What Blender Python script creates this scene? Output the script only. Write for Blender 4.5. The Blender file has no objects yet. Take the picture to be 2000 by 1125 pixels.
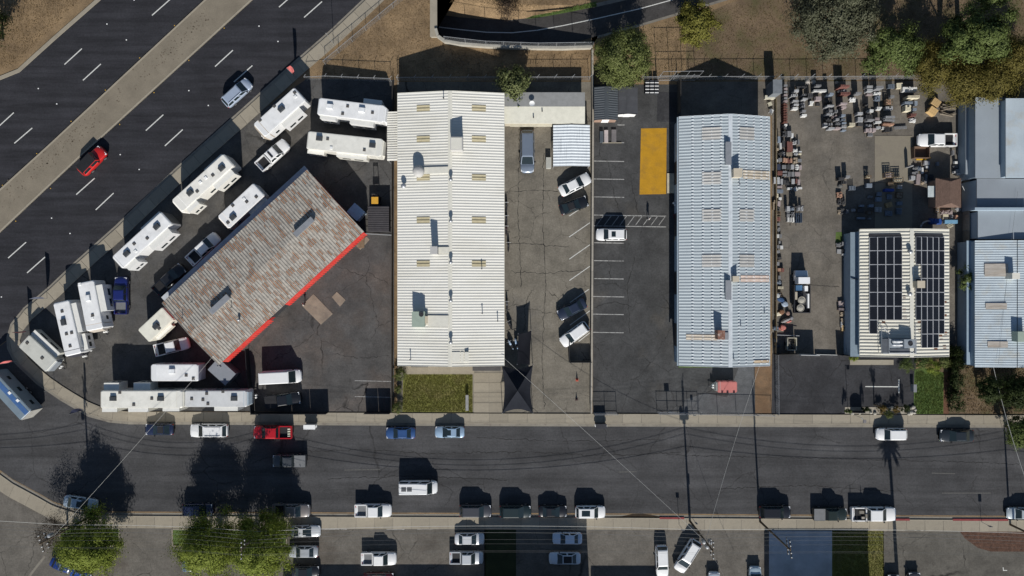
import bpy, bmesh, math, random
import numpy as np
from math import sin, cos, pi, radians, hypot, atan2
from mathutils import Vector, Matrix
from mathutils.geometry import tessellate_polygon
random.seed(7); RNG = np.random.default_rng(11)
SC = bpy.context.scene; COL = SC.collection

# ---------------------------------------------------------------- camera, sky, sun, exposure
CAMH = 115.0                       # the drone hovers 115 m up; 160 m of ground fills the width
cam = bpy.data.cameras.new('camera'); cam.sensor_width = 36.0
cam.lens = 36.0 * CAMH / 160.0
cam.clip_start = 1.0; cam.clip_end = 3000.0
camo = bpy.data.objects.new('camera', cam); COL.objects.link(camo)
camo.location = (0, 0, CAMH); camo.rotation_euler = (0, 0, 0); SC.camera = camo

SUN_EL, SUN_AZ = radians(31.0), radians(180 - 3.2)
world = bpy.data.worlds.new('World'); SC.world = world; world.use_nodes = True
wn = world.node_tree.nodes; wl = world.node_tree.links
sky = wn.new('ShaderNodeTexSky'); sky.sky_type = 'NISHITA'; sky.sun_disc = False
sky.sun_elevation = SUN_EL; sky.sun_rotation = SUN_AZ; sky.air_density = 1.0; sky.dust_density = 0.4; sky.ozone_density = 2.0
wl.new(sky.outputs[0], wn['Background'].inputs[0]); wn['Background'].inputs[1].default_value = 0.068
sl = bpy.data.lights.new('sun', 'SUN'); sl.energy = 5.0; sl.angle = radians(0.5); sl.color = (1.0, 0.965, 0.91)
sun = bpy.data.objects.new('sun', sl); COL.objects.link(sun)
sun.rotation_euler = Vector((-0.056 * cos(SUN_EL), cos(SUN_EL), -sin(SUN_EL))).to_track_quat('-Z', 'Y').to_euler()
sun.location = (3, -90, 60)
SC.view_settings.view_transform = 'Standard'; SC.view_settings.look = 'None'
SC.view_settings.exposure = 0.1; SC.view_settings.gamma = 1.0; SC.view_settings.use_curve_mapping = False
SC.cycles.max_bounces = 6

# ---------------------------------------------------------------- helpers
PXM = 12.5
def W(px, py, z=0.0):
    """photo pixel (2000 wide) seen at height z -> world x, y"""
    s = (CAMH - z) / CAMH
    return ((px - 1000.0) / PXM * s, (562.5 - py) / PXM * s)

def tag(o, label=None, cat=None, group=None, kind=None):
    if label: o['label'] = label
    if cat: o['category'] = cat
    if group: o['group'] = group
    if kind: o['kind'] = kind
    return o

def thing(name, label, cat, loc=(0, 0, 0), rot=0.0, group=None):
    o = bpy.data.objects.new(name, None); COL.objects.link(o)
    o.location = loc if len(loc) == 3 else (loc[0], loc[1], 0); o.rotation_euler = (0, 0, rot)
    o.empty_display_size = 0.3
    return tag(o, label, cat, group)

class MB:
    def __init__(s): s.v = []; s.f = []; s.m = []
    def add(s, vs, fs, m=0):
        b = len(s.v); s.v.extend(vs)
        for f in fs: s.f.append(tuple(i + b for i in f)); s.m.append(m)
    def box(s, x0, y0, z0, x1, y1, z1, m=0):
        s.add([(x0, y0, z0), (x1, y0, z0), (x1, y1, z0), (x0, y1, z0), (x0, y0, z1), (x1, y0, z1), (x1, y1, z1), (x0, y1, z1)],
              [(0, 3, 2, 1), (4, 5, 6, 7), (0, 1, 5, 4), (1, 2, 6, 5), (2, 3, 7, 6), (3, 0, 4, 7)], m)
    def cbox(s, cx, cy, z0, l, w, h, ang=0.0, m=0):
        c, n = cos(ang), sin(ang)
        p = [(cx + x * c - y * n, cy + x * n + y * c) for x, y in ((-l/2, -w/2), (l/2, -w/2), (l/2, w/2), (-l/2, w/2))]
        s.prism(p, z0, z0 + h, m)
    def prism(s, poly, z0, z1, m=0, inset=0.0):
        n = len(poly)
        a = sum(poly[i][0] * poly[(i+1) % n][1] - poly[(i+1) % n][0] * poly[i][1] for i in range(n))
        if a < 0: poly = poly[::-1]
        top = poly
        if inset:
            cx = sum(p[0] for p in poly) / n; cy = sum(p[1] for p in poly) / n
            top = [(cx + (p[0]-cx) * (1-inset), cy + (p[1]-cy) * (1-inset)) for p in poly]
        vs = [(x, y, z0) for x, y in poly] + [(x, y, z1) for x, y in top]
        fs = [tuple(range(n-1, -1, -1)), tuple(range(n, 2*n))] + [(i, (i+1) % n, n + (i+1) % n, n + i) for i in range(n)]
        s.add(vs, fs, m)
    def tube(s, p, q, r, n=6, m=0, r2=None):
        p, q = Vector(p), Vector(q); d = q - p
        if d.length < 1e-6: return
        a = d.orthogonal().normalized(); b = d.normalized().cross(a); r2 = r if r2 is None else r2
        vs = []
        for c, rr in ((p, r), (q, r2)):
            for i in range(n):
                t = 2 * pi * i / n; vs.append(tuple(c + a * (rr * cos(t)) + b * (rr * sin(t))))
        fs = [(i, (i+1) % n, n + (i+1) % n, n + i) for i in range(n)] + [tuple(range(n-1, -1, -1)), tuple(range(n, 2*n))]
        s.add(vs, fs, m)
    def path(s, pts, r, n=5, m=0):
        for a, b in zip(pts, pts[1:]): s.tube(a, b, r, n, m)
    def lathe(s, prof, c=(0, 0, 0), n=12, m=0):
        vs = []; k = len(prof)
        for i in range(n):
            t = 2 * pi * i / n
            for r, z in prof: vs.append((c[0] + r * cos(t), c[1] + r * sin(t), c[2] + z))
        fs = [(i*k + j, ((i+1) % n)*k + j, ((i+1) % n)*k + j + 1, i*k + j + 1) for i in range(n) for j in range(k-1)]
        s.add(vs, fs, m)
    def loft(s, secs, m=0, cap=True):
        k = len(secs[0]); vs = [p for sec in secs for p in sec]
        fs = [(i*k + j, i*k + (j+1) % k, (i+1)*k + (j+1) % k, (i+1)*k + j) for i in range(len(secs)-1) for j in range(k)]
        if cap: fs += [tuple(range(k-1, -1, -1)), tuple((len(secs)-1)*k + j for j in range(k))]
        s.add(vs, fs, m)
    def quad(s, a, b, c, d, m=0): s.add([a, b, c, d], [(0, 1, 2, 3)], m)
    def mesh(s, name, mats, org=(0, 0, 0), smooth=False):
        me = bpy.data.meshes.new(name)
        ox, oy, oz = org
        me.from_pydata([(x-ox, y-oy, z-oz) for x, y, z in s.v], [], s.f)
        for mt in (mats if isinstance(mats, (list, tuple)) else [mats]): me.materials.append(mt)
        if any(s.m): me.polygons.foreach_set('material_index', s.m)
        if smooth: me.polygons.foreach_set('use_smooth', [True] * len(me.polygons))
        me.update(); return me
    def build(s, name, mats, parent=None, org=(0, 0, 0), smooth=False, loc=None, rot=0.0):
        return place(name, s.mesh(name, mats, org, smooth), parent, loc, rot)

def place(name, me, parent=None, loc=None, rot=0.0, mat=None):
    o = bpy.data.objects.new(name, me); COL.objects.link(o)
    if parent: o.parent = parent
    if loc is not None: o.location = loc if len(loc) == 3 else (loc[0], loc[1], 0)
    if rot: o.rotation_euler = (0, 0, rot)
    if mat is not None:
        o.material_slots[0].link = 'OBJECT'; o.material_slots[0].material = mat
    return o

def copy_tree(o, parent=None):
    c = o.copy(); COL.objects.link(c)
    if parent: c.parent = parent
    for ch in list(o.children): copy_tree(ch, c)
    return c

# ---------------------------------------------------------------- materials
MATS = {}
def nt(name):
    m = bpy.data.materials.new(name); m.use_nodes = True
    n = m.node_tree.nodes; return m, n, m.node_tree.links, n['Principled BSDF']
def mathn(n, l, op, a, b=None, clamp=False):
    x = n.new('ShaderNodeMath'); x.operation = op; x.use_clamp = clamp
    for i, v in enumerate((a, b)):
        if v is None: continue
        if isinstance(v, (int, float)): x.inputs[i].default_value = v
        else: l.new(v, x.inputs[i])
    return x.outputs[0]
def noise(n, l, vec, scale, detail=5.0, rough=0.6):
    t = n.new('ShaderNodeTexNoise'); t.inputs['Scale'].default_value = scale
    t.inputs['Detail'].default_value = detail; t.inputs['Roughness'].default_value = rough
    l.new(vec, t.inputs['Vector']); return t.outputs['Fac']
def mapr(n, l, v, a, b, c, d):
    x = n.new('ShaderNodeMapRange'); x.clamp = True
    l.new(v, x.inputs[0])
    for i, q in enumerate((a, b, c, d)): x.inputs[i+1].default_value = q
    return x.outputs[0]
def mixc(n, l, fac, a, b, mode='MIX'):
    x = n.new('ShaderNodeMix'); x.data_type = 'RGBA'; x.blend_type = mode
    if isinstance(fac, (int, float)): x.inputs[0].default_value = fac
    else: l.new(fac, x.inputs[0])
    for i, v in ((6, a), (7, b)):
        if isinstance(v, tuple): x.inputs[i].default_value = (*v[:3], 1)
        else: l.new(v, x.inputs[i])
    return x.outputs[2]
def scalec(n, l, col, f):
    x = n.new('ShaderNodeVectorMath'); x.operation = 'SCALE'
    if isinstance(col, tuple): x.inputs[0].default_value = col[:3]
    else: l.new(col, x.inputs[0])
    l.new(f, x.inputs['Scale']); return x.outputs[0]
def coords(n, l, kind='Object', rot=0.0, scale=(1, 1, 1)):
    tc = n.new('ShaderNodeTexCoord'); mp = n.new('ShaderNodeMapping')
    l.new(tc.outputs[kind], mp.inputs[0]); mp.inputs['Rotation'].default_value = (0, 0, rot); mp.inputs['Scale'].default_value = scale
    return mp.outputs[0]
def bumpn(n, l, h, strength, dist=0.02):
    b = n.new('ShaderNodeBump'); b.inputs['Strength'].default_value = strength; b.inputs['Distance'].default_value = dist
    l.new(h, b.inputs['Height']); return b.outputs[0]

def mat(name, col, rough=0.75, var=0.15, scale=1.5, grain=0.08, gscale=14.0, metal=0.0, spec=0.3, rnd=0.0, coat=0.0, bump=0.0,
        dirt=None, dscale=0.6, dlo=0.5, dhi=0.75, rot=0.0, stretch=(1, 1, 1), emit=0.0):
    if name in MATS: return MATS[name]
    m, n, l, p = nt(name)
    v = coords(n, l, 'Object', rot, stretch)
    f = mapr(n, l, noise(n, l, v, scale), 0.3, 0.7, 1 - var, 1 + var)
    if grain:
        g = mapr(n, l, noise(n, l, v, gscale, 3), 0.25, 0.75, 1 - grain, 1 + grain); f = mathn(n, l, 'MULTIPLY', f, g)
    if rnd:
        oi = n.new('ShaderNodeObjectInfo'); r = mapr(n, l, oi.outputs['Random'], 0, 1, 1 - rnd, 1 + rnd); f = mathn(n, l, 'MULTIPLY', f, r)
    c = col
    if dirt:
        d = mapr(n, l, noise(n, l, v, dscale, 8, 0.65), dlo, dhi, 0, 1); c = mixc(n, l, d, col, dirt)
    l.new(scalec(n, l, c, f), p.inputs['Base Color'])
    p.inputs['Roughness'].default_value = rough; p.inputs['Metallic'].default_value = metal
    p.inputs['Specular IOR Level'].default_value = spec
    if coat: p.inputs['Coat Weight'].default_value = coat; p.inputs['Coat Roughness'].default_value = 0.08
    if bump: l.new(bumpn(n, l, noise(n, l, v, gscale, 4), bump), p.inputs['Normal'])
    MATS[name] = m; return m

def asphalt(name, col, var=0.16, crack=0.5, cscale=0.16, stain=(0.02, 0.018, 0.016), slo=0.58, shi=0.8, srot=0.0, sscale=(1, 1, 1), streak=0.14,
            patch=None, plo=0.55, phi=0.62, pscale=0.09, grain=0.17):
    if name in MATS: return MATS[name]
    m, n, l, p = nt(name)
    v = coords(n, l); vs = coords(n, l, 'Object', srot, sscale)
    f = mapr(n, l, noise(n, l, v, 0.22, 7, 0.62), 0.36, 0.64, 1 - var, 1 + var)
    f = mathn(n, l, 'MULTIPLY', f, mapr(n, l, noise(n, l, v, 3.2, 4, 0.7), 0.32, 0.68, 1 - grain, 1 + grain))
    f = mathn(n, l, 'MULTIPLY', f, mapr(n, l, noise(n, l, v, 13.0, 2), 0.3, 0.7, 1 - grain, 1 + grain))
    f = mathn(n, l, 'MULTIPLY', f, mapr(n, l, noise(n, l, vs, 0.6, 6, 0.65), 0.35, 0.65, 1 - streak, 1 + streak))
    c = col
    if patch:
        c = mixc(n, l, mapr(n, l, noise(n, l, v, pscale, 6, 0.6), plo, phi, 0, 1), col, patch)
    st = mapr(n, l, noise(n, l, v, 0.9, 6, 0.7), slo, shi, 0, 0.7)
    c = mixc(n, l, st, c, stain)
    if crack:
        dn = n.new('ShaderNodeTexNoise'); dn.inputs['Scale'].default_value = 0.7; dn.inputs['Detail'].default_value = 6
        l.new(v, dn.inputs['Vector'])
        ad = n.new('ShaderNodeVectorMath'); ad.operation = 'MULTIPLY_ADD'; l.new(dn.outputs['Color'], ad.inputs[0])
        ad.inputs[1].default_value = (1.6, 1.6, 0); l.new(v, ad.inputs[2])
        vo = n.new('ShaderNodeTexVoronoi'); vo.feature = 'DISTANCE_TO_EDGE'; vo.inputs['Scale'].default_value = cscale
        l.new(ad.outputs[0], vo.inputs['Vector'])
        line = mapr(n, l, vo.outputs['Distance'], 0.001, 0.009, 1, 0)
        msk = mapr(n, l, noise(n, l, v, 0.11, 3), 0.42, 0.58, 0, crack)
        k = mathn(n, l, 'MULTIPLY', line, msk)
        c = mixc(n, l, k, c, (0.012, 0.011, 0.010))
    l.new(scalec(n, l, c, f), p.inputs['Base Color'])
    p.inputs['Roughness'].default_value = 0.9; p.inputs['Specular IOR Level'].default_value = 0.18
    MATS[name] = m; return m

def leafmat(name, cols, rough=0.65):
    m, n, l, p = nt(name)
    g = n.new('ShaderNodeNewGeometry'); r = n.new('ShaderNodeValToRGB')
    e = r.color_ramp.elements; e[0].color = (*cols[0], 1); e[1].color = (*cols[-1], 1)
    for i, c in enumerate(cols[1:-1]): e.new((i+1) / (len(cols)-1)).color = (*c, 1)
    v = coords(n, l); q = noise(n, l, v, 0.8, 4)
    a = mathn(n, l, 'ADD', mathn(n, l, 'MULTIPLY', g.outputs['Random Per Island'], 0.55), mapr(n, l, q, 0.3, 0.7, 0, 0.45))
    l.new(a, r.inputs[0]); l.new(r.outputs[0], p.inputs['Base Color'])
    p.inputs['Roughness'].default_value = rough; p.inputs['Specular IOR Level'].default_value = 0.12
    tr = n.new('ShaderNodeBsdfTranslucent'); l.new(scalec(n, l, r.outputs[0], mathn(n, l, 'ADD', 1.15, 0.0)), tr.inputs[0]); mx = n.new('ShaderNodeMixShader'); mx.inputs[0].default_value = 0.22
    l.new(p.outputs[0], mx.inputs[1]); l.new(tr.outputs[0], mx.inputs[2]); l.new(mx.outputs[0], n['Material Output'].inputs[0])
    MATS[name] = m; return m

def paint(name, col, rough=0.32, metal=0.0):
    return mat('paint_' + name, col, rough, 0.03, 1.2, 0.02, 30, metal, 0.5, 0.0, 0.5)

M_GLASS = mat('car_glass', (0.016, 0.026, 0.030), 0.08, 0, 1, 0, spec=0.6)
M_TYRE = mat('tyre_rubber', (0.015, 0.015, 0.016), 0.85)
M_RIM = mat('alloy_rim', (0.45, 0.45, 0.47), 0.35, metal=0.8)
M_BLACK = mat('black_plastic', (0.018, 0.018, 0.02), 0.6)
M_LAMP = mat('lamp_lens', (0.75, 0.77, 0.8), 0.12, 0.02, spec=0.6)
M_TAIL = mat('tail_lens', (0.4, 0.012, 0.012), 0.2, 0.02)
M_WHITE = mat('white_paint', (0.78, 0.78, 0.76), 0.55, 0.05)
M_STEEL = mat('galvanised_steel', (0.42, 0.43, 0.44), 0.45, 0.1, metal=0.6)
M_DARKMETAL = mat('dark_metal', (0.05, 0.05, 0.055), 0.5, metal=0.3)
M_WOOD = mat('weathered_wood', (0.22, 0.16, 0.10), 0.85, 0.25, 3.0, rnd=0.2)
M_POLE = mat('utility_pole_wood', (0.10, 0.075, 0.05), 0.9, 0.25, 2.0)
M_CONC = mat('concrete', (0.30, 0.265, 0.205), 0.88, 0.12, 0.5, 0.08, 9.0, rnd=0.09, dirt=(0.17, 0.15, 0.12), dscale=0.5, dlo=0.5, dhi=0.8)
M_CONC2 = mat('old_concrete', (0.22, 0.20, 0.165), 0.9, 0.15, 0.5, 0.1, 9.0, rnd=0.08, dirt=(0.11, 0.09, 0.075), dscale=0.7, dlo=0.52, dhi=0.75)
M_LINE = mat('road_paint', (0.62, 0.62, 0.58), 0.7, 0.12, 3.0, 0.15, 9.0, dirt=(0.16, 0.15, 0.14), dscale=3.0, dlo=0.52, dhi=0.8)
M_LINE2 = mat('worn_road_paint', (0.36, 0.355, 0.34), 0.75, 0.15, 3.0, 0.2, 9.0, dirt=(0.10, 0.095, 0.09), dscale=2.0, dlo=0.48, dhi=0.7)
M_RED = mat('red_sheet_metal', (0.54, 0.035, 0.028), 0.6, 0.15, 1.0, 0.1, dirt=(0.40, 0.09, 0.065), dscale=0.9, dlo=0.45, dhi=0.7)
# ---------------------------------------------------------------- the setting: ground, roads, lots
def offset(pts, d0, d1=None):
    """shift a pixel polyline to its right-hand side (in picture terms) by d pixels"""
    d1 = d0 if d1 is None else d1; out = []
    for i, p in enumerate(pts):
        a = pts[max(i-1, 0)]; b = pts[min(i+1, len(pts)-1)]
        dx, dy = b[0]-a[0], b[1]-a[1]; L = hypot(dx, dy); d = d0 + (d1-d0) * i / (len(pts)-1)
        out.append((p[0] + dy / L * d, p[1] - dx / L * d))
    return out
def resample(pts, step, skew=None):
    L = [0.0]
    for a, b in zip(pts, pts[1:]): L.append(L[-1] + hypot(b[0]-a[0], b[1]-a[1]))
    n = max(1, round(L[-1] / step)); out = []; k = 0
    for i in range(n+1):
        t = L[-1] * i / n
        while k < len(pts)-2 and L[k+1] < t: k += 1
        u = (t - L[k]) / max(L[k+1] - L[k], 1e-6)
        out.append((pts[k][0] + (pts[k+1][0]-pts[k][0]) * u, pts[k][1] + (pts[k+1][1]-pts[k][1]) * u))
    return out
def sheet(name, poly, z, m, kind='structure', holes=(), parent=None, world=False):
    loops = [[Vector((*(p if world else W(*p)), z)) for p in lp] for lp in [poly, *holes]]
    tris = tessellate_polygon(loops); vs = [tuple(p) for lp in loops for p in lp]
    fs = []
    for t in tris:
        a, b, c = (Vector(vs[i]) for i in t)
        fs.append(tuple(t) if (b-a).cross(c-a).z > 0 else tuple(reversed(t)))
    b = MB(); b.add(vs, fs); o = b.build(name, m, parent)
    return tag(o, kind=kind) if kind else o
def strip(name, A, B, z, m, parent=None, kind=None, h=0.0):
    mb = MB(); a = [W(*p) for p in A]; b = [W(*p) for p in B]
    for i in range(len(a)-1):
        q = [a[i], a[i+1], b[i+1], b[i]]
        if h: mb.prism(q, z, z+h)
        else:
            ar = sum(q[k][0]*q[(k+1) % 4][1] - q[(k+1) % 4][0]*q[k][1] for k in range(4))
            if ar < 0: q = q[::-1]
            mb.add([(x, y, z) for x, y in q], [(0, 1, 2, 3)])
    o = mb.build(name, m, parent)
    return tag(o, kind=kind) if kind else o
def line(parent, p, q, w=0.12, z=0.014, m=None, name='parking_line'):
    a, b = Vector((*W(*p), 0)), Vector((*W(*q), 0)); d = (b-a).normalized(); n = Vector((-d.y, d.x, 0)) * (w/2)
    mb = MB(); mb.quad((*(a-n)[:2], z), (*(b-n)[:2], z), (*(b+n)[:2], z), (*(a+n)[:2], z))
    return mb.build(name, m or M_LINE, parent)

A_HWY = asphalt('highway_asphalt', (0.030, 0.030, 0.0345), 0.14, 0.0, streak=0.26, srot=radians(-42.5), sscale=(0.12, 1.6, 1), stain=(0.022, 0.022, 0.025), slo=0.6)
A_STREET = asphalt('street_asphalt', (0.060, 0.0595, 0.061), 0.16, 0.55, 0.10, streak=0.26, sscale=(0.05, 0.8, 1), patch=(0.071, 0.070, 0.071), pscale=0.05, stain=(0.03, 0.028, 0.026))
A_YARD = asphalt('yard_asphalt', (0.075, 0.0735, 0.0715), 0.2, 0.7, 0.14, patch=(0.095, 0.088, 0.078), pscale=0.07, plo=0.48, phi=0.62)
A_YARD2 = asphalt('stained_yard_asphalt', (0.080, 0.077, 0.074), 0.18, 0.8, 0.14, patch=(0.115, 0.094, 0.080), pscale=0.12, plo=0.46, phi=0.72, stain=(0.028, 0.024, 0.022))
A_TAN = asphalt('old_tan_asphalt', (0.170, 0.153, 0.124), 0.15, 0.85, 0.2, patch=(0.142, 0.130, 0.110), pscale=0.08, stain=(0.06, 0.05, 0.042), slo=0.66)
A_LOTC = asphalt('dark_lot_asphalt', (0.060, 0.060, 0.0595), 0.2, 0.7, 0.15, patch=(0.085, 0.078, 0.068), pscale=0.12, plo=0.58, phi=0.75)
A_SEAL = asphalt('sealed_asphalt', (0.040, 0.040, 0.043), 0.18, 0.8, 0.12, patch=(0.055, 0.055, 0.058), pscale=0.15, plo=0.6, phi=0.75)
A_STONE = asphalt('stone_yard_dirt', (0.152, 0.135, 0.112), 0.16, 0.4, 0.14, patch=(0.118, 0.108, 0.094), pscale=0.10, plo=0.45, phi=0.65, stain=(0.06, 0.05, 0.04), slo=0.64)
A_SOUTH = asphalt('south_lot_asphalt', (0.125, 0.114, 0.098), 0.14, 0.7, 0.13, patch=(0.10, 0.088, 0.074), pscale=0.08, stain=(0.05, 0.043, 0.036), slo=0.64)
A_RAMP = asphalt('ramp_asphalt', (0.055, 0.052, 0.050), 0.12, 0.2)
M_DIRT = mat('dry_grass_dirt', (0.215, 0.148, 0.082), 0.95, 0.3, 0.35, 0.3, 5.0, dirt=(0.140, 0.097, 0.056), dscale=0.25, dlo=0.45, dhi=0.68, bump=0.6)
M_SOIL = mat('bare_brown_soil', (0.150, 0.106, 0.065), 0.95, 0.3, 0.6, 0.3, 6.0, dirt=(0.075, 0.065, 0.03), dscale=0.3, dlo=0.45, dhi=0.65, bump=0.6)
M_GRAVEL = mat('blue_grey_gravel', (0.098, 0.100, 0.102), 0.95, 0.2, 1.0, 0.35, 9.0, bump=0.6)
M_MEDIAN = mat('median_concrete', (0.200, 0.172, 0.130), 0.9, 0.13, 0.4, 0.12, 6.0)
M_LAWN = mat('dry_lawn', (0.128, 0.130, 0.030), 0.9, 0.25, 0.5, 0.25, 7.0, dirt=(0.15, 0.130, 0.048), dscale=0.4, dlo=0.45, dhi=0.7, bump=0.5)
M_LAWN2 = mat('green_lawn', (0.075, 0.120, 0.030), 0.9, 0.25, 0.7, 0.25, 7.0, dirt=(0.085, 0.10, 0.02), dscale=0.6, dlo=0.5, dhi=0.75, bump=0.5)
M_YELLOW = mat('yellow_ground_paint', (0.45, 0.235, 0.014), 0.75, 0.10, 0.8, 0.1, 6.0, dirt=(0.30, 0.165, 0.03), dscale=0.7, dlo=0.48, dhi=0.8)
M_KERBRED = mat('red_kerb_paint', (0.21, 0.04, 0.04), 0.7, 0.2, 2.0)

# sunken ramp road: the cut in the ground
def ramp_z(x): return -3.4 * min(1.0, max(0.0, (1167 - x) / 317.0))
RN = [(850, 27), (900, 34), (950, 38), (1000, 39), (1050, 33), (1100, 25), (1167, 13), (1250, -6), (1330, -30), (1500, -80)]
RC = [(850, 52), (900, 58), (950, 63), (1000, 64), (1050, 59), (1100, 50), (1167, 36), (1250, 17), (1330, -5), (1500, -55)]
RS = [(850, 84), (900, 91), (950, 94), (1000, 96), (1050, 96), (1100, 90), (1167, 70), (1250, 47), (1330, 23), (1500, -28)]
WALLP = [(852, 60), (856, 74), (870, 84), (900, 89), (950, 93), (1000, 95), (1050, 96.5), (1100, 97), (1156, 95)]
def w3(p, dz=0.0): z = ramp_z(p[0]); return (*W(p[0], p[1], z), z + dz)
rn, rs = [w3(p, 0.01) for p in RN], [w3(p, 0.01) for p in RS]
hole = [(*W(853, 58), 0)] + [(*W(*p), 0) for p in WALLP[1:]] + [(*W(1167, 72), 0), (*W(1167, 12), 0)]
north_edge = [(x, y + 0.9 * -z + 0.3, 0) for x, y, z in rn[:6]][::-1]
hole_xy = [(h[0], h[1]) for h in hole] + [(h[0], h[1]) for h in north_edge] + [(W(853, 0)[0], north_edge[-1][1])]
ground = sheet('ground', [(-420, -420), (420, -420), (420, 420), (-420, 420)], 0.0, M_DIRT, holes=[hole_xy], world=True)
mb = MB()
for i in range(len(rn)-1):
    mb.quad(rs[i], rs[i+1], rn[i+1], rn[i])
ramp = tag(mb.build('ramp_road', A_RAMP), kind='structure')
mb = MB()                                                       # ramp floor out to the wall, and the end under the headwall
for i in range(1, len(WALLP)-1):
    a, b = WALLP[i], WALLP[i+1]; za, zb = ramp_z(a[0]) - 0.02, ramp_z(b[0]) - 0.02
    mb.quad((*W(*a), za), (*W(*b), zb), (W(*b)[0], W(*b)[1] + 4, zb), (W(*a)[0], W(*a)[1] + 4, za))
x0 = W(853, 0)[0]
mb.quad((x0 - 6, W(0, 90)[1], -3.45), (x0 + 2, W(0, 90)[1], -3.45), (x0 + 2, W(0, 0)[1], -3.45), (x0 - 6, W(0, 0)[1], -3.45))
tag(mb.build('ramp_verge', M_SOIL), kind='structure')
mb = MB()                                                       # grassy slope north of the ramp
ne = north_edge[::-1]
for i in range(5): mb.quad(rn[i], rn[i+1], ne[i+1], ne[i])
mb.quad(rn[5], rn[6], (*W(1167, 11), 0.0), ne[5])
mb.quad((x0 - 0.3, rn[0][1], -3.4), rn[0], ne[0], (x0 - 0.3, ne[0][1], 0))
tag(mb.build('ramp_slope', M_DIRT), kind='structure')
mb = MB()
rc = [w3(p, 0.02) for p in RC]
for a, b in zip(rc, rc[1:]):
    mb.quad((a[0], a[1]-0.07, a[2]), (b[0], b[1]-0.07, b[2]), (b[0], b[1]+0.07, b[2]), (a[0], a[1]+0.07, a[2]))
mb.build('centre_line', M_LINE, ramp)
e1 = [w3(p, 0.015) for p in RN[3:8]]; e2 = [(x, y + 0.55, z + 0.08) for x, y, z in e1]
mb = MB()
for i in range(4): mb.quad(e1[i], e1[i+1], e2[i+1], e2[i])
mb.build('edge_strip', M_CONC2, ramp)
e1 = [w3(p, 0.015) for p in RS[6:10]]; e2 = [(x, y - 0.4, z + 0.05) for x, y, z in e1]
mb = MB()
for i in range(3): mb.quad(e2[i], e2[i+1], e1[i+1], e1[i])
mb.build('edge_strip', M_CONC2, ramp)

# highway, median, street
OUT = [(1040, -310), (735, -18), (653, 60), (575, 128), (500, 196), (348, 332), (230, 445), (148, 518), (100, 564), (50, 606), (26, 636), (19, 660), (20, 679),
       (33, 705), (75, 745), (120, 776), (175, 808), (215, 819), (250, 822)]
NORTH = [(250, 822.3), (1000, 826), (2000, 829), (2700, 832)]
SOUTH = [(-700, 480), (-60, 885), (0, 918), (25, 936), (75, 963), (105, 980), (150, 994), (180, 998), (240, 999), (1000, 1002), (1250, 1003), (1900, 1007), (2700, 1010)]
NWC = [(540, -310), (184, 2), (102, 74), (60, 112), (35, 135), (0, 149), (-80, 166), (-700, 300)]
highway = sheet('highway', NWC + [(-700, 480), (-60, 720)] + OUT[11:0:-1] + [OUT[0]], 0.006, A_HWY)
street = sheet('street', [(-700, 480)] + [(-60, 720), (19, 662), (20, 679), (33, 705), (75, 745), (120, 776), (175, 808), (215, 819)] + NORTH + SOUTH[::-1][:-1], 0.004, A_STREET)
med1 = [(735, -310), (400, 0), (97, 282), (0, 370), (-300, 640)]; med2 = [(825, -310), (494, 0), (195, 273), (157, 307), (0, 455), (-300, 735)]
m1 = resample(med1, 60); m2 = resample(med2, 60)
medp = [W(*p) for p in med1] + [W(*p) for p in med2[::-1]]
mb = MB(); mb.prism(medp, 0.0, 0.14); median = tag(mb.build('median', M_MEDIAN), kind='structure')
for P, d in ((med1, 3.0), (med2, -3.0)): strip('kerb', P, offset(P, d), 0.0, M_CONC, median, h=0.16)
M_STREAK = mat('median_stain', (0.135, 0.110, 0.080), 0.95, 0.3, 1.5, 0.2)
mb = MB(); rr = random.Random(5)
for i in range(520):                                            # dead weeds and stains along the middle of the median
    t = rr.random(); u = 0.5 + rr.gauss(0, 0.10)
    px = (415 + (-470) * t); py = (25 + 425 * t)
    if rr.random() > 0.35 + 0.65 * (sin(t * 13) * 0.5 + 0.5): continue
    x, y = W(px + (u-0.5) * 60 + rr.gauss(0, 2), py + (u-0.5) * 60 + rr.gauss(0, 2)); s = rr.uniform(0.05, 0.17)
    mb.add([(x + s * cos(k) * rr.uniform(0.5, 1.1), y + s * sin(k) * rr.uniform(0.4, 1), 0.145) for k in (0, 1, 2, 3, 4.2, 5.2)], [(0, 1, 2, 3, 4, 5)])
tag(mb.build('weeds', M_STREAK), kind='stuff')
DASH = [((126, 126), (160, 95)), ((162, 157), (197, 125)), ((-8, 252), (27, 220)), ((28, 280), (63, 250)), ((297, 30), (332, -1)), ((594, 34), (629, 3)),
        ((545, 14), (563, -2)), ((420, 130), (455, 98)), ((457, 160), (493, 128)), ((285, 255), (319, 224)), ((322, 285), (357, 253)),
        ((149, 380), (185, 348)), ((187, 410), (222, 377)), ((16, 504), (51, 473)), ((53, 533), (88, 502))]
for p, q in DASH: line(highway, p, q, 0.16, 0.012, M_LINE, 'lane_dash')
mk = MB(); mk.box(-0.09, -0.08, 0, 0.09, 0.08, 0.03); mk = mk.mesh('lane_marker', M_WHITE)
mk2 = MB(); mk2.box(-0.07, -0.07, 0, 0.07, 0.07, 0.03); mk2 = mk2.mesh('lane_marker', mat('yellow_marker', (0.55, 0.33, 0.05)))
for p in [(209, 47), (247, 78), (75, 173), (111, 203), (262, 0), (506, 51), (543, 81), (369, 177), (407, 206), (235, 302), (272, 331), (101, 426), (137, 456), (3, 580)]:
    place('lane_marker', mk, highway, (*W(*p), 0.006))
for p in [(341, 50), (273, 113), (206, 176), (139, 237), (72, 300), (5, 362), (438, 55), (369, 118), (301, 181), (234, 243), (99, 368), (31, 432)]:
    place('lane_marker', mk2, highway, (*W(*p), 0.006))
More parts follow.
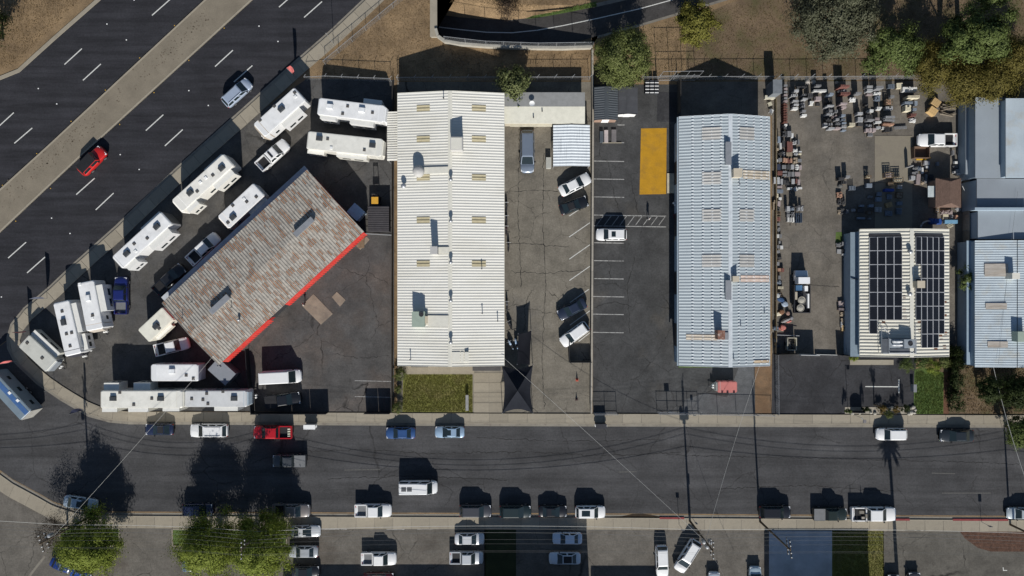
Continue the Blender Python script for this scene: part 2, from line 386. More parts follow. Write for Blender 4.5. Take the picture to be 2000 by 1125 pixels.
for p, q in [((673, 918), (742, 917)), ((1208, 922), (1243, 921)), ((1820, 924), (1865, 925)), ((1840, 963), (1935, 963))]:
    line(street, p, q, 0.14, 0.010, mat('faded_dash', (0.10, 0.097, 0.09), 0.8, 0.3, 3.0), 'lane_dash')

# pavements: separate slabs, kerb and gutter
def pavement(name, kerb, w0, w1, step, m=M_CONC, gut=6.5, kerbw=2.2, side=1):
    base = strip(name, kerb, offset(kerb, side * w0, side * w1), 0.0, M_CONC2, kind='structure', h=0.10)
    a = resample(kerb, step); b = resample(offset(kerb, side * w0, side * w1), step); n = min(len(a), len(b))
    b = [min(((q, hypot(q[0]-p[0], q[1]-p[1])) for q in resample(offset(kerb, side * w0, side * w1), 2.0)), key=lambda t: t[1])[0] for p in a]
    for i in range(len(a)-1):
        q = []
        for t, p1, p2 in ((0.06, a[i], a[i+1]), (0.94, a[i], a[i+1]), (0.94, b[i], b[i+1]), (0.06, b[i], b[i+1])):
            tt = 0.5 + (t-0.5) * (1 - 0.4/max(step, 1)) * 1.12
            q.append(W(p1[0] + (p2[0]-p1[0]) * tt, p1[1] + (p2[1]-p1[1]) * tt))
        if not (-30 < a[i][0] < 2030 and -30 < a[i][1] < 1150): continue
        cx = sum(p[0] for p in q)/4; cy = sum(p[1] for p in q)/4
        s = MB(); s.prism([(x-cx, y-cy) for x, y in q], 0.04, 0.128 + random.uniform(0, 0.006))
        s.build('slab', m, base, loc=(cx, cy, 0))
    strip('kerb', offset(kerb, -side * kerbw * 0.4), offset(kerb, side * kerbw * 0.5), 0.0, M_CONC, base, h=0.14)
    strip('gutter', offset(kerb, -side * kerbw * 0.4), offset(kerb, -side * gut), 0.012, M_CONC2, base)
    return base
pavement('highway_pavement', OUT[1:], 24, 18.5, 30, side=1)
pavement('north_pavement', NORTH, 18.5, 18, 37, side=1)
SK = [(p[0], p[1] + 9) for p in SOUTH[2:]]
south_pav = pavement('south_pavement', SK, 26, 21, 36, side=-1)
kerbnw = strip('highway_kerb', NWC, offset(NWC, 7), 0.0, M_CONC, kind='structure', h=0.1)
for p, q in (((1748, 1014.5), (1776, 1014.6)), ((1860, 1014.8), (1968, 1015.2)), ((1288, 1011.5), (1336, 1011.8))):
    line(south_pav, p, q, 0.30, 0.146, M_KERBRED, 'red_kerb')
tar = mat('damp_gutter_dirt', (0.035, 0.024, 0.014), 0.9, 0.3, 1.0)
gd = [(1190, 1009), (1215, 1008), (1235, 1004), (1255, 1003.5), (1272, 1006), (1300, 1010), (1295, 1012), (1260, 1013), (1225, 1012.5)]
sheet('gutter_dirt', gd, 0.02, tar, 'structure')

# lots between the street and the field
INN = offset(OUT[1:], 24, 18.5)
yard = sheet('trailer_yard', [(600, 153), (770, 156), (770, 804)] + [p for p in INN[::-1] if p[1] > 150], 0.008, A_YARD)
yard2 = sheet('service_yard', [(716, 458), (768, 458), (768, 804), (497, 804), (487, 690), (560, 600)], 0.012, A_YARD2)
shop_lot = sheet('shop_lot', [(776, 160), (1156, 160), (1156, 807), (776, 805)], 0.008, A_TAN)
dark_lot = sheet('dark_lot', [(1158, 165), (1330, 165), (1330, 808), (1158, 807)], 0.008, A_LOTC)
front_lot = sheet('front_lot', [(1330, 710), (1480, 712), (1508, 712), (1508, 809), (1330, 808)], 0.008, A_LOTC)
stone_yard = sheet('stone_yard', [(1330, 160), (1880, 158), (1880, 700), (1508, 700), (1508, 226), (1330, 226)], 0.008, A_STONE)
sealed_lot = sheet('sealed_lot', [(1508, 690), (1790, 694), (1784, 810), (1508, 809)], 0.012, A_SEAL)
east_lot = sheet('east_yard', [(1845, 690), (2200, 690), (2200, 811), (1784, 810)], 0.006, M_SOIL)
east_alley = sheet('east_alley', [(1880, 180), (2200, 180), (2200, 700), (1880, 700)], 0.006, M_SOIL)
field = sheet('field_soil', [(1340, 45), (1420, 8), (1640, -60), (2300, -100), (2300, 180), (1340, 160)], 0.003, M_SOIL)
gravel = sheet('gravel_bed', [(1338, 780), (1378, 768), (1420, 776), (1445, 712), (1472, 712), (1474, 809), (1333, 808)], 0.012, M_GRAVEL)
orange_soil = sheet('orange_soil', [(1474, 712), (1508, 712), (1507, 809), (1475, 809)], 0.014, mat('orange_soil', (0.175, 0.108, 0.060), 0.95, 0.25, 0.6, 0.25, 6.0, dirt=(0.15, 0.10, 0.06), dscale=0.8, dlo=0.45, dhi=0.7))
west_lot = sheet('west_parking_lot', [(-300, 900), (0, 940), (15, 966), (80, 1003), (112, 1016), (140, 1026), (236, 1030), (948, 1031), (948, 1300), (-300, 1300)], 0.006, A_SOUTH)
mid_lot = sheet('middle_parking_lot', [(1058, 1031), (1502, 1034), (1502, 1300), (1058, 1300)], 0.006, A_SOUTH)
south_drive = sheet('concrete_driveway', [(1502, 1036), (1625, 1036), (1625, 1300), (1502, 1300)], 0.006, mat('blue_grey_concrete', (0.42, 0.435, 0.45), 0.9, 0.2, 0.4, 0.1))
se_lot = sheet('southeast_parking_lot', [(1725, 1036), (2300, 1038), (2300, 1300), (1725, 1300)], 0.006, asphalt('grey_lot_asphalt', (0.105, 0.097, 0.083), 0.14, 0.8, 0.11))
strip_drive = sheet('dark_driveway', [(1008, 1033), (1058, 1033), (1058, 1300), (1008, 1300)], 0.008, A_SOUTH)
lawn_s = sheet('south_lawn', [(946, 1031), (1008, 1031), (1008, 1300), (946, 1300)], 0.006, mat('shade_darkened_lawn', (0.030, 0.036, 0.014), 0.9, 0.25, 0.7, 0.25, 7.0))  # lawn colour darkened to carry the shade of the building to the south
lawn_s2 = sheet('southeast_lawn', [(1625, 1036), (1726, 1036), (1728, 1300), (1625, 1300)], 0.006, M_LAWN)
lawn = sheet('front_lawn', [(790, 731), (923, 731), (923, 805), (786, 805), (787, 745)], 0.03, M_LAWN)
lawn2 = sheet('green_lawn', [(1786, 722), (1800, 718), (1843, 728), (1842, 809), (1784, 809)], 0.03, M_LAWN2)
bark = sheet('bark_strip', [(1843, 726), (1855, 726), (1853, 809), (1842, 809)], 0.02, mat('bark_mulch', (0.12, 0.06, 0.035), 0.95, 0.3, 2.0, 0.3))
mulch = sheet('mulch_island', [(1873, 1036), (2200, 1040), (2200, 1078), (1935, 1077), (1910, 1070), (1885, 1052)], 0.03, mat('red_mulch', (0.085, 0.045, 0.030), 0.95, 0.4, 2.0, 0.4, 8.0, bump=0.8))
sheet('grass_strip', [(1325, 712), (1447, 712), (1447, 717), (1325, 718)], 0.02, M_LAWN2)
verge_green = sheet('ramp_grass', [(1026, 37), (1040, 31), (1090, 22), (1165, 3), (1165, 13), (1100, 26), (1050, 35)], 0.05, M_LAWN2)
loading = sheet('loading_zone', [(1252, 251), (1302, 250), (1301, 379), (1249, 380)], 0.016, M_YELLOW)
mat1 = sheet('dark_patch', [(1284, 180), (1322, 180), (1322, 238), (1283, 238)], 0.014, A_SEAL)
walk = sheet('shop_walk', [(790, 712), (926, 712), (926, 731), (790, 731)], 0.02, M_CONC)
def slab_grid(parent, x0, y0, x1, y1, nx, ny, m, z0=0.0, z1=0.05, gap=0.3):
    for i in range(nx):
        for j in range(ny):
            q = [W(x0 + (x1-x0) * (i+a)/nx + ga, y0 + (y1-y0) * (j+b)/ny + gb) for a, b, ga, gb in ((0, 0, gap, gap), (1, 0, -gap, gap), (1, 1, -gap, -gap), (0, 1, gap, -gap))]
            cx = sum(p[0] for p in q)/4; cy = sum(p[1] for p in q)/4
            s = MB(); s.prism([(x-cx, y-cy) for x, y in q], z0, z1); s.build('slab', m, parent, loc=(cx, cy, 0))
slab_grid(walk, 792, 715, 922, 730, 6, 1, M_CONC, 0.0, 0.045)
drive = sheet('shop_driveway', [(924, 722), (986, 722), (986, 807), (924, 806)], 0.014, M_CONC2)
slab_grid(drive, 925, 728, 985, 806, 2, 4, M_CONC, 0.0, 0.045)
slab_grid(stone_yard, 1708, 265, 1782, 448, 1, 2, mat('yard_concrete', (0.22, 0.195, 0.15), 0.9, 0.12, 0.4, 0.1, dirt=(0.14, 0.12, 0.1), dscale=0.4), 0.0, 0.05)
PADM = mat('worn_pad_concrete', (0.26, 0.21, 0.16), 0.9, 0.15, 0.7, 0.12, dirt=(0.16, 0.13, 0.11), dscale=0.6)
for q in ([(612, 574), (650, 613), (627, 634), (590, 597)], [(658, 570), (675, 586), (664, 599), (648, 580)], [(716, 462), (722, 468), (704, 488), (695, 480)]):
    b = MB(); b.prism([W(*p) for p in q], 0.0, 0.05); b.build('slab', PADM, yard2)
for p, q in [((1111.5, 422), (1133, 408)), ((1111.5, 463), (1152, 435)), ((1112, 506), (1152, 478)), ((1112, 548), (1152, 520)), ((1113, 591), (1150, 565)), ((1113, 635), (1152, 607)), ((1130, 667), (1152, 650))]:
    line(shop_lot, p, q, 0.11)
for y, xa, xb in [(278, 1171, 1219), (314.5, 1160, 1219), (349.5, 1160, 1219), (384.5, 1160, 1219), (420, 1160, 1301), (441, 1160, 1301), (474, 1160, 1218), (509, 1160, 1218), (544, 1160, 1218), (579, 1158, 1219), (613.5, 1158, 1218), (649, 1158, 1218), (244, 1206, 1220)]:
    line(dark_lot, (xa, y), (xb, y + (xb-xa) * 0.016), 0.13, m=M_LINE2)
for k in range(9): line(dark_lot, (1179 + 15.2*k, 421), (1165 + 15.2*k, 440), 0.10, m=M_LINE2)
for y in (743.5, 774.5): line(yard2, (693, y), (765, y + 1.5), 0.09, 0.018, M_LINE2)
line(sealed_lot, (1690, 755), (1757, 755.5), 0.14, 0.018); line(sealed_lot, (1755.5, 741), (1755.5, 768), 0.2, 0.022)
line(west_lot, (55, 1128), (88, 1086), 0.35, 0.012, M_CONC2, 'concrete_strip')
for y in (1033.5,):
    for xa, xb in ((605, 678), (755, 790), (815, 845)): line(west_lot, (xa, y), (xb, y+0.3), 0.10, 0.012, M_LINE2)
line(se_lot, (1959, 1108), (1960, 1115), 0.12, 0.012); line(se_lot, (1959, 1114), (1967, 1114), 0.12, 0.013)
# planting islands with raised kerbs in front of the west lot
for nm, q in (('planting_island', [(118, 1030), (234, 1032), (234, 1062), (222, 1066), (118, 1066)]), ('planting_island', [(337, 1033), (560, 1035), (560, 1066), (338, 1066)])):
    pi_ = sheet(nm, q, 0.05, M_LAWN2)
    for a, b in zip(q, q[1:] + q[:1]):
        x, y = Vector(W(*a)), Vector(W(*b)); c = (x+y)/2; d = y-x
        k = MB(); k.cbox(c.x, c.y, 0, d.length, 0.18, 0.16, atan2(d.y, d.x)); k.build('kerb', M_CONC, pi_)

# long wandering cracks in the street and the shop lot
def crack(parent, pts, w=0.05, z=0.009, seed=0):
    g = random.Random(seed); P = resample(pts, 5); P = [(x + g.gauss(0, 0.8), y + g.gauss(0, 1.0)) for x, y in P]; k = MB()
    for a, b in zip(P, P[1:]):
        a, b = Vector((*W(*a), z)), Vector((*W(*b), z)); d = (b-a).normalized(); n = Vector((-d.y, d.x, 0))*w*g.uniform(0.25, 0.9); k.quad(tuple(a-n), tuple(b-n), tuple(b+n), tuple(a+n))
    return k.build('crack', mat('crack_black', (0.020, 0.019, 0.018), 0.95), parent)
for i, q in enumerate(([(560, 884), (700, 878), (840, 886), (1010, 882), (1180, 890), (1330, 884)], [(1300, 888), (1480, 893), (1640, 896), (1800, 900), (1990, 906)], [(930, 855), (1100, 862), (1290, 858)], [(640, 935), (830, 930), (990, 938)], [(1400, 955), (1570, 948), (1760, 960)])): crack(street, q, 0.055, 0.009, i)
for i, q in enumerate(([(1062, 300), (1060, 420), (1066, 560), (1058, 700), (1064, 800)], [(1014, 250), (1012, 420), (1018, 560)], [(990, 475), (1060, 478), (1110, 482)], [(990, 374), (1060, 372), (1090, 374)], [(1000, 530), (1070, 534), (1140, 528)])): crack(shop_lot, q, 0.06, 0.012, 20+i)
for i, q in enumerate(([(1240, 500), (1225, 560), (1230, 650)], [(1160, 600), (1200, 590), (1240, 600)], [(1540, 720), (1555, 750), (1536, 775)], [(650, 690), (700, 700), (760, 695)], [(1640, 560), (1560, 555)])): crack((dark_lot, dark_lot, sealed_lot, yard2, stone_yard)[i], q, 0.05, 0.018, 40+i)
# short grass and dry weeds that nobody could count
def tufts(name, poly, n, m, h=0.12, seed=1, z=0.0, w=0.05):
    P = np.array([W(*p) for p in poly]); r = np.random.default_rng(seed); lo, hi = P.min(0), P.max(0); b = MB(); k = 0
    while k < n:
        x, y = r.uniform(lo[0], hi[0]), r.uniform(lo[1], hi[1]); c = False; j = len(P)-1
        for i in range(len(P)):
            if (P[i][1] > y) != (P[j][1] > y) and x < (P[j][0]-P[i][0]) * (y-P[i][1]) / (P[j][1]-P[i][1]) + P[i][0]: c = not c
            j = i
        if c:
            for q in range(3):
                a = r.uniform(0, 6.3); l = h * r.uniform(0.5, 1.3)
                b.add([(x + w*cos(a+1.57), y + w*sin(a+1.57), z), (x - w*cos(a+1.57), y - w*sin(a+1.57), z), (x + l*cos(a)*0.8, y + l*sin(a)*0.8, z + l)], [(0, 1, 2)])
        k += 1
    return tag(b.build(name, m), kind='stuff')
L_DRY = leafmat('dry_grass_blades', [(0.15, 0.102, 0.054), (0.22, 0.155, 0.082), (0.28, 0.205, 0.115)], 0.9)
L_GRN = leafmat('grass_blades', [(0.075, 0.115, 0.025), (0.10, 0.145, 0.035), (0.13, 0.15, 0.05)], 0.9)
L_OLV = leafmat('olive_grass_blades', [(0.12, 0.12, 0.026), (0.148, 0.145, 0.036), (0.17, 0.15, 0.052)], 0.9)
tufts('dry_grass', [(770, -10), (845, -10), (850, 84), (900, 95), (1150, 100), (1150, 155), (610, 155), (690, 62)], 9000, L_DRY, 0.08, 2)
tufts('dry_grass', [(-10, -10), (165, -10), (100, 58), (30, 125), (-10, 140)], 3500, L_DRY, 0.08, 3)
tufts('dry_grass', [(870, -10), (1160, -10), (1150, 2), (1000, 22), (880, 8)], 2000, L_DRY, 0.08, 4)
tufts('dry_grass', [(1160, 100), (1250, 55), (1430, 10), (1600, -10), (2010, -10), (2010, 150), (1160, 155)], 14000, leafmat('field_blades', [(0.11, 0.08, 0.042), (0.15, 0.112, 0.055), (0.16, 0.14, 0.055)], 0.9), 0.08, 5)
tufts('lawn_grass', [(790, 732), (922, 732), (922, 804), (788, 804)], 5000, L_OLV, 0.09, 6, 0.03)
tufts('lawn_grass', [(1788, 724), (1842, 730), (1841, 808), (1786, 808)], 3000, L_GRN, 0.10, 7, 0.03)
tufts('lawn_grass', [(1627, 1037), (1725, 1037), (1726, 1130), (1627, 1130)], 3500, L_OLV, 0.09, 8, 0.006)
tufts('lawn_grass', [(1026, 36), (1090, 21), (1165, 3), (1165, 12), (1100, 25), (1050, 34)], 1500, L_GRN, 0.12, 9, 0.05)
tufts('weeds', [(1880, 715), (2000, 715), (2000, 808), (1880, 808)], 1500, L_DRY, 0.14, 10)
# ---------------------------------------------------------------- buildings
class Bld:
    """an Empty at the building's base; local x runs along the ridge"""
    def __init__(s, name, label, cat, px, py, z, rot, group=None):
        s.loc = (*W(px, py, z), 0.0); s.rot = rot; s.o = thing(name, label, cat, s.loc, rot, group)
    def L(s, px, py, z):
        x, y = W(px, py, z); x -= s.loc[0]; y -= s.loc[1]; c, n = cos(-s.rot), sin(-s.rot)
        return (x*c - y*n, x*n + y*c)
def ribbed(mb, x0, x1, ya, za, yb, zb, pitch, h, m=0, duty=0.35):
    """ribbed sheet between eave line (ya, za) and ridge line (yb, zb); ribs run from eave to ridge"""
    n = max(1, round((x1-x0)/pitch)); p = (x1-x0)/n; pr = []
    for i in range(n):
        x = x0 + i*p; pr += [(x, 0), (x + p*(1-duty)*0.8, 0), (x + p*(1-duty), h), (x + p*0.97, h)]
    pr.append((x1, 0)); k = len(pr)
    vs = [(x, ya, za+d) for x, d in pr] + [(x, yb, zb+d) for x, d in pr]
    fs = [(i, i+1, k+i+1, k+i) if ya < yb else (i+1, i, k+i, k+i+1) for i in range(k-1)]
    mb.add(vs, fs, m)
def gable(B, L, Wd, ze, zr, roof_m, wall_m, pitch=0.33, h=0.05, over=0.25, x_off=0.0, y_off=0.0, y_ridge=0.0, cap_m=None):
    hl, hw = L/2, Wd/2; X0, X1 = x_off-hl, x_off+hl; Y0, Y1 = y_off-hw, y_off+hw; YR = y_off + y_ridge
    w = MB(); o = over; sl0 = (zr-ze)/(YR-Y0); sl1 = (zr-ze)/(Y1-YR)
    pts = [(Y0+o, 0), (Y1-o, 0), (Y1-o, ze+o*sl1-0.06), (YR, zr-0.06), (Y0+o, ze+o*sl0-0.06)]
    w.add([(X0+o, y, z) for y, z in pts] + [(X1-o, y, z) for y, z in pts],
          [(0, 4, 3, 2, 1), (5, 6, 7, 8, 9), (0, 1, 6, 5), (1, 2, 7, 6), (2, 3, 8, 7), (3, 4, 9, 8), (4, 0, 5, 9)])
    w.build('wall', wall_m, B.o)
    r = MB(); ribbed(r, X0, X1, Y0, ze, YR, zr, pitch, h); ribbed(r, X0, X1, Y1, ze, YR, zr, pitch, h)
    ro = r.build('roof', roof_m, B.o)
    e = MB()
    for ya in (Y0, Y1): e.box(X0, ya-0.04, ze-0.16, X1, ya+0.04, ze-0.004)
    for xa in (X0, X1):
        for ya in (Y0, Y1):
            e.add([(xa-0.03, ya, ze-0.16), (xa+0.03, ya, ze-0.16), (xa+0.03, YR, zr-0.16), (xa-0.03, YR, zr-0.16), (xa-0.03, ya, ze+h+0.01), (xa+0.03, ya, ze+h+0.01), (xa+0.03, YR, zr+h+0.01), (xa-0.03, YR, zr+h+0.01)],
                  [(0, 1, 2, 3), (4, 5, 6, 7), (0, 1, 5, 4), (1, 2, 6, 5), (2, 3, 7, 6), (3, 0, 4, 7)])
    e.build('fascia', cap_m or roof_m, ro)
    if cap_m:
        c = MB(); c.add([(X0, YR-0.3, zr+h-0.3*sl0+0.02), (X1, YR-0.3, zr+h-0.3*sl0+0.02), (X1, YR, zr+h+0.04), (X0, YR, zr+h+0.04), (X0, YR+0.3, zr+h-0.3*sl1+0.02), (X1, YR+0.3, zr+h-0.3*sl1+0.02)], [(0, 1, 2, 3), (3, 2, 5, 4)])
        c.build('ridge_cap', cap_m, ro)
    B.zf = lambda y: (ze + (y-Y0)*sl0) if y < YR else (ze + (Y1-y)*sl1)
    return ro
def roof_panel(B, name, p0, p1, m, zg, lift=0.06, thick=0.02, parent=None, pitch=0.0):
    """rectangular piece lying in the roof slope, corners given as photo pixels"""
    a = B.L(*p0, zg); b = B.L(*p1, zg); x0, x1 = sorted((a[0], b[0])); y0, y1 = sorted((a[1], b[1]))
    za, zb = B.zf(y0)+lift, B.zf(y1)+lift; mb = MB()
    if pitch: ribbed(mb, x0, x1, y0, za, y1, zb, pitch, 0.05)
    else:
        mb.add([(x0, y0, za), (x1, y0, za), (x1, y1, zb), (x0, y1, zb), (x0, y0, za+thick), (x1, y0, za+thick), (x1, y1, zb+thick), (x0, y1, zb+thick)],
               [(0, 3, 2, 1), (4, 5, 6, 7), (0, 1, 5, 4), (1, 2, 6, 5), (2, 3, 7, 6), (3, 0, 4, 7)])
    return mb.build(name, m, parent or B.o)
def roof_box(B, name, p0, p1, h, m, zg, sub=None, bev=0.0):
    a = B.L(*p0, zg + h); b = B.L(*p1, zg + h); x0, x1 = sorted((a[0], b[0])); y0, y1 = sorted((a[1], b[1]))
    z0 = min(B.zf(y0), B.zf(y1)); zt = max(B.zf(y0), B.zf(y1)) + h; mb = MB()
    mb.box(x0, y0, z0, x1, y1, zt-0.06); mb.box(x0-0.04, y0-0.04, zt-0.06, x1+0.04, y1+0.04, zt)
    o = mb.build(name, m, B.o)
    if sub:
        for nm, mm, fx0, fy0, fx1, fy1 in sub:
            s = MB(); s.box(x0+(x1-x0)*fx0, y0+(y1-y0)*fy0, zt, x0+(x1-x0)*fx1, y0+(y1-y0)*fy1, zt+0.03); s.build(nm, mm, o)
    return o
def turbine(B, px, py, zg, m, r=0.22, h=0.75, name='roof_vent'):
    x, y = B.L(px, py, zg + h); z = B.zf(y); mb = MB()
    mb.lathe([(r*0.55, -0.1), (r*0.55, h*0.5), (r, h*0.55), (r*1.1, h*0.75), (r*0.8, h*0.95), (0.0, h)], (x, y, z), 12)
    return mb.build(name, m, B.o, smooth=True)
def openings(B, side, items, Y, m, name='door'):
    for x0, x1, z0, z1 in items:
        mb = MB(); mb.box(x0, Y-0.03, z0, x1, Y+0.03, z1); mb.build(name, m, B.o)

RF_WHITE = mat('white_metal_roof', (0.70, 0.685, 0.625), 0.5, 0.05, 0.3, 0.02, 6.0, dirt=(0.54, 0.52, 0.45), dscale=0.3, dlo=0.45, dhi=0.75, rot=0, stretch=(1.0, 0.3, 1))
RF_CAP = mat('roof_cap_metal', (0.66, 0.64, 0.56), 0.5, 0.06)
RF_BLUE = mat('blue_grey_metal_roof', (0.385, 0.435, 0.46), 0.5, 0.06, 0.3, 0.03, 5.0, metal=0.05, dirt=(0.34, 0.375, 0.39), dscale=0.3, dlo=0.5, dhi=0.75, stretch=(1, 0.4, 1))
RF_SOLAR = mat('cream_metal_roof', (0.62, 0.60, 0.52), 0.5, 0.06, 0.4, 0.03, 6.0, dirt=(0.44, 0.42, 0.36), dscale=0.5, dlo=0.5, dhi=0.75, stretch=(1.5, 0.3, 1))
RF_EAST = mat('pale_blue_metal_roof', (0.44, 0.50, 0.535), 0.5, 0.10, 0.4, 0.06, 5.0, metal=0.1, dirt=(0.42, 0.40, 0.34), dscale=0.5, dlo=0.52, dhi=0.8)
RF_GREY = mat('grey_metal_roof', (0.235, 0.26, 0.285), 0.6, 0.06, 0.3, 0.05)
SKYL = mat('yellowed_skylight', (0.42, 0.37, 0.24), 0.5, 0.1, 2.0, rnd=0.08)
SKYL2 = mat('tan_skylight', (0.40, 0.395, 0.375), 0.5, 0.12, 1.0, rnd=0.08)
WALL_TAN = mat('tan_wall', (0.42, 0.38, 0.30), 0.8, 0.06); WALL_BLUE = mat('blue_grey_wall', (0.30, 0.37, 0.43), 0.7, 0.06)
GREEN_AC = mat('grey_green_unit', (0.30, 0.36, 0.30), 0.6, 0.06); GREY_AC = mat('grey_unit', (0.45, 0.44, 0.42), 0.6, 0.05); TAN_AC = mat('tan_unit', (0.5, 0.44, 0.34), 0.6, 0.06)
STREAKRUST = mat('rust_streaked_sheet', (0.42, 0.34, 0.24), 0.7, 0.2, 1.0, dirt=(0.22, 0.10, 0.04), dscale=1.2, stretch=(3, 0.3, 1))

# white workshop with the long ribbed roof
ZW = 4.4
wb = Bld('workshop_building', 'long workshop with ribbed white metal roof, tan skylight sheets and round ridge vents', 'building', 880, 447.5, 4.5, pi/2)
gable(wb, 535/PXM*0.961, 209/PXM*0.963, 3.9, 5.3, RF_WHITE, WALL_TAN, 0.42, 0.036, cap_m=RF_CAP)
for y in (212, 272, 347, 430, 515):
    for xa, xb in ((814, 840), (922, 949)): roof_panel(wb, 'skylight', (xa, y-6), (xb, y+6), SKYL, ZW, 0.05, pitch=0.42)
for y in (350, 431, 512, 587, 669): turbine(wb, 880, y, 5.3, M_STEEL, 0.27, 1.0)
roof_box(wb, 'hvac_unit', (880, 268), (903, 292), 1.9, GREY_AC, 5.2, [('lid', RF_CAP, 0.04, 0.05, 0.96, 0.95)])
roof_box(wb, 'duct_box', (841, 482), (854, 496), 2.4, GREY_AC, 4.7)
roof_panel(wb, 'duct', (856, 483), (878, 495), RF_CAP, 4.7, 0.09, 0.12); roof_panel(wb, 'duct', (826, 327), (876, 340), RF_CAP, 4.7, 0.09, 0.14)
x, y = wb.L(816, 333, 6.0); mb = MB()
mb.lathe([(0.85, -0.3), (0.85, 1.1), (0.78, 1.35), (0.5, 1.55), (0, 1.62)], (x, y, wb.zf(y)), 20); mb.build('evaporative_cooler', GREY_AC, wb.o, smooth=True)
turbine(wb, 787, 362, 4.4, M_STEEL, 0.38, 0.9, 'exhaust_vent')
ac = roof_box(wb, 'air_conditioner', (805, 609), (829, 638), 1.5, GREEN_AC, 4.6)
for px in (813, 823):
    x, y = wb.L(px, 614, 6.1); f = MB(); z = max(wb.zf(y-1), wb.zf(y+1)) + 1.36
    f.lathe([(0.33, 0), (0.36, 0.06), (0.30, 0.06), (0.28, 0.03), (0.08, 0.03), (0.08, 0.07), (0, 0.08)], (x, y, z + 0.1), 16); f.build('fan', M_DARKMETAL, ac)
roof_box(wb, 'air_filter', (829, 618), (835, 631), 0.7, TAN_AC, 4.6)
roof_panel(wb, 'duct', (836, 616), (877, 638), RF_CAP, 4.6, 0.09, 0.10)
for q in (((883, 687), (899, 707)), ((900, 687), (906, 707))): roof_panel(wb, 'roof_hatch', q[0], q[1], RF_CAP, 4.8, 0.07, 0.06)
roof_box(wb, 'roof_hatch', (908, 688), (915, 706), 0.35, RF_CAP, 4.7)
for q in ((941, 525), (942, 612), (801, 702), (867, 194), (972, 627)):
    x, y = wb.L(q[0], q[1], 5.0); f = MB(); f.tube((x, y, wb.zf(y)-0.1), (x, y, wb.zf(y)+0.8), 0.06, 8); f.tube((x, y, wb.zf(y)+0.75), (x, y, wb.zf(y)+0.9), 0.10, 8); f.build('vent_pipe', M_DARKMETAL, wb.o)
for q in (((803, 714), (836, 717)), ((923, 714), (978, 724))):
    b = MB(); a = W(*q[0]); c = W(*q[1]); b.box(a[0], c[1], 0.0, c[0], a[1], 0.06); b.build('door_mat', mat('dark_mat', (0.07, 0.068, 0.07)), wb.o, org=wb.loc).rotation_euler = (0, 0, -pi/2)
for x0, x1 in ((-20.4, -20.3),):
    pass
for i, yy in enumerate((-8, 2, 12)):
    d = MB(); d.box(yy-1.8, -7.86, 0, yy+1.8, -7.80, 3.2); d.build('roller_door', WALL_BLUE, wb.o)
# striped lean-to west of it
c = Bld('carport', 'narrow carport of striped white sheets against the west wall of the workshop', 'carport', 767, 266, 2.8, pi/2)
mb = MB(); ribbed(mb, -3.75, 3.75, -0.85, 2.9, 0.85, 2.7, 0.36, 0.09, duty=0.5); mb.build('roof', RF_WHITE, c.o)
for x in (-3.6, 0, 3.6): mb = MB(); mb.box(x-0.05, 0.7, 0, x+0.05, 0.8, 2.66); mb.build('post', M_STEEL, c.o)

# office behind the workshop: grey half and white half
c = Bld('site_office', 'low office with half grey, half cream roof behind the workshop', 'building', 1063, 210, 3.0, 0)
c.zf = lambda y: 3.0
mb = MB(); mb.box(-6.0, -2.2, 0, 6.0, 2.2, 2.84); mb.build('wall', WALL_TAN, c.o)
mb = MB(); mb.add([(-6.2, 0.15, 3.05), (6.2, 0.15, 3.05), (6.2, 2.35, 2.85), (-6.2, 2.35, 2.85), (-6.2, 0.15, 2.86), (6.2, 0.15, 2.86), (6.2, 2.35, 2.7), (-6.2, 2.35, 2.7)], [(0, 1, 2, 3), (4, 7, 6, 5), (0, 4, 5, 1), (1, 5, 6, 2), (2, 6, 7, 3), (3, 7, 4, 0)]); mb.build('grey_roof', mat('grey_roll_roof', (0.30, 0.30, 0.29), 0.8, 0.1), c.o)
mb = MB(); mb.add([(-6.2, -2.4, 2.85), (6.2, -2.4, 2.85), (6.2, 0.14, 3.02), (-6.2, 0.14, 3.02), (-6.2, -2.4, 2.7), (6.2, -2.4, 2.7), (6.2, 0.14, 2.86), (-6.2, 0.14, 2.86)], [(0, 1, 2, 3), (4, 7, 6, 5), (0, 4, 5, 1), (1, 5, 6, 2), (2, 6, 7, 3), (3, 7, 4, 0)]); mb.build('white_roof', mat('cream_roll_roof', (0.66, 0.64, 0.54), 0.7, 0.08), c.o)
for q in ((1042, 229), (1059, 217)):
    x, y = c.L(*q, 3.2); f = MB(); f.tube((x, y, 2.85), (x, y, 3.35), 0.09, 8); f.build('vent_pipe', M_DARKMETAL, c.o)
x, y = c.L(1039, 203, 3.4); f = MB(); f.tube((x, y, 2.9), (x, y, 3.5), 0.03); f.lathe([(0.42, 0.05), (0.32, 0.0), (0.05, -0.06), (0, -0.06)], (x, y, 3.55), 14); f.build('satellite_dish', M_WHITE, c.o)
mb = MB(); mb.box(-5.2, -2.75, 2.2, 1.2, -2.42, 2.3); mb.build('awning', mat('cream_awning', (0.6, 0.56, 0.44)), c.o)
# white canopy
c = Bld('car_canopy', 'white metal car canopy with ribbed sheets beside the property fence', 'carport', 1116.5, 284, 2.8, pi/2)
mb = MB(); ribbed(mb, -3.15, 3.15, -2.8, 2.6, 0, 2.95, 0.45, 0.05); ribbed(mb, -3.15, 3.15, 2.8, 2.6, 0, 2.95, 0.45, 0.05); r = mb.build('roof', mat('canopy_white', (0.62, 0.66, 0.68), 0.45, 0.08, 0.6, dirt=(0.40, 0.43, 0.45), dscale=0.5, stretch=(0.4, 4, 1), dlo=0.55, dhi=0.75), c.o)
for x in (-3.0, 0, 3.0):
    for y in (-2.7, 2.7): mb = MB(); mb.box(x-0.05, y-0.05, 0, x+0.05, y+0.05, 2.58); mb.build('post', M_STEEL, c.o)
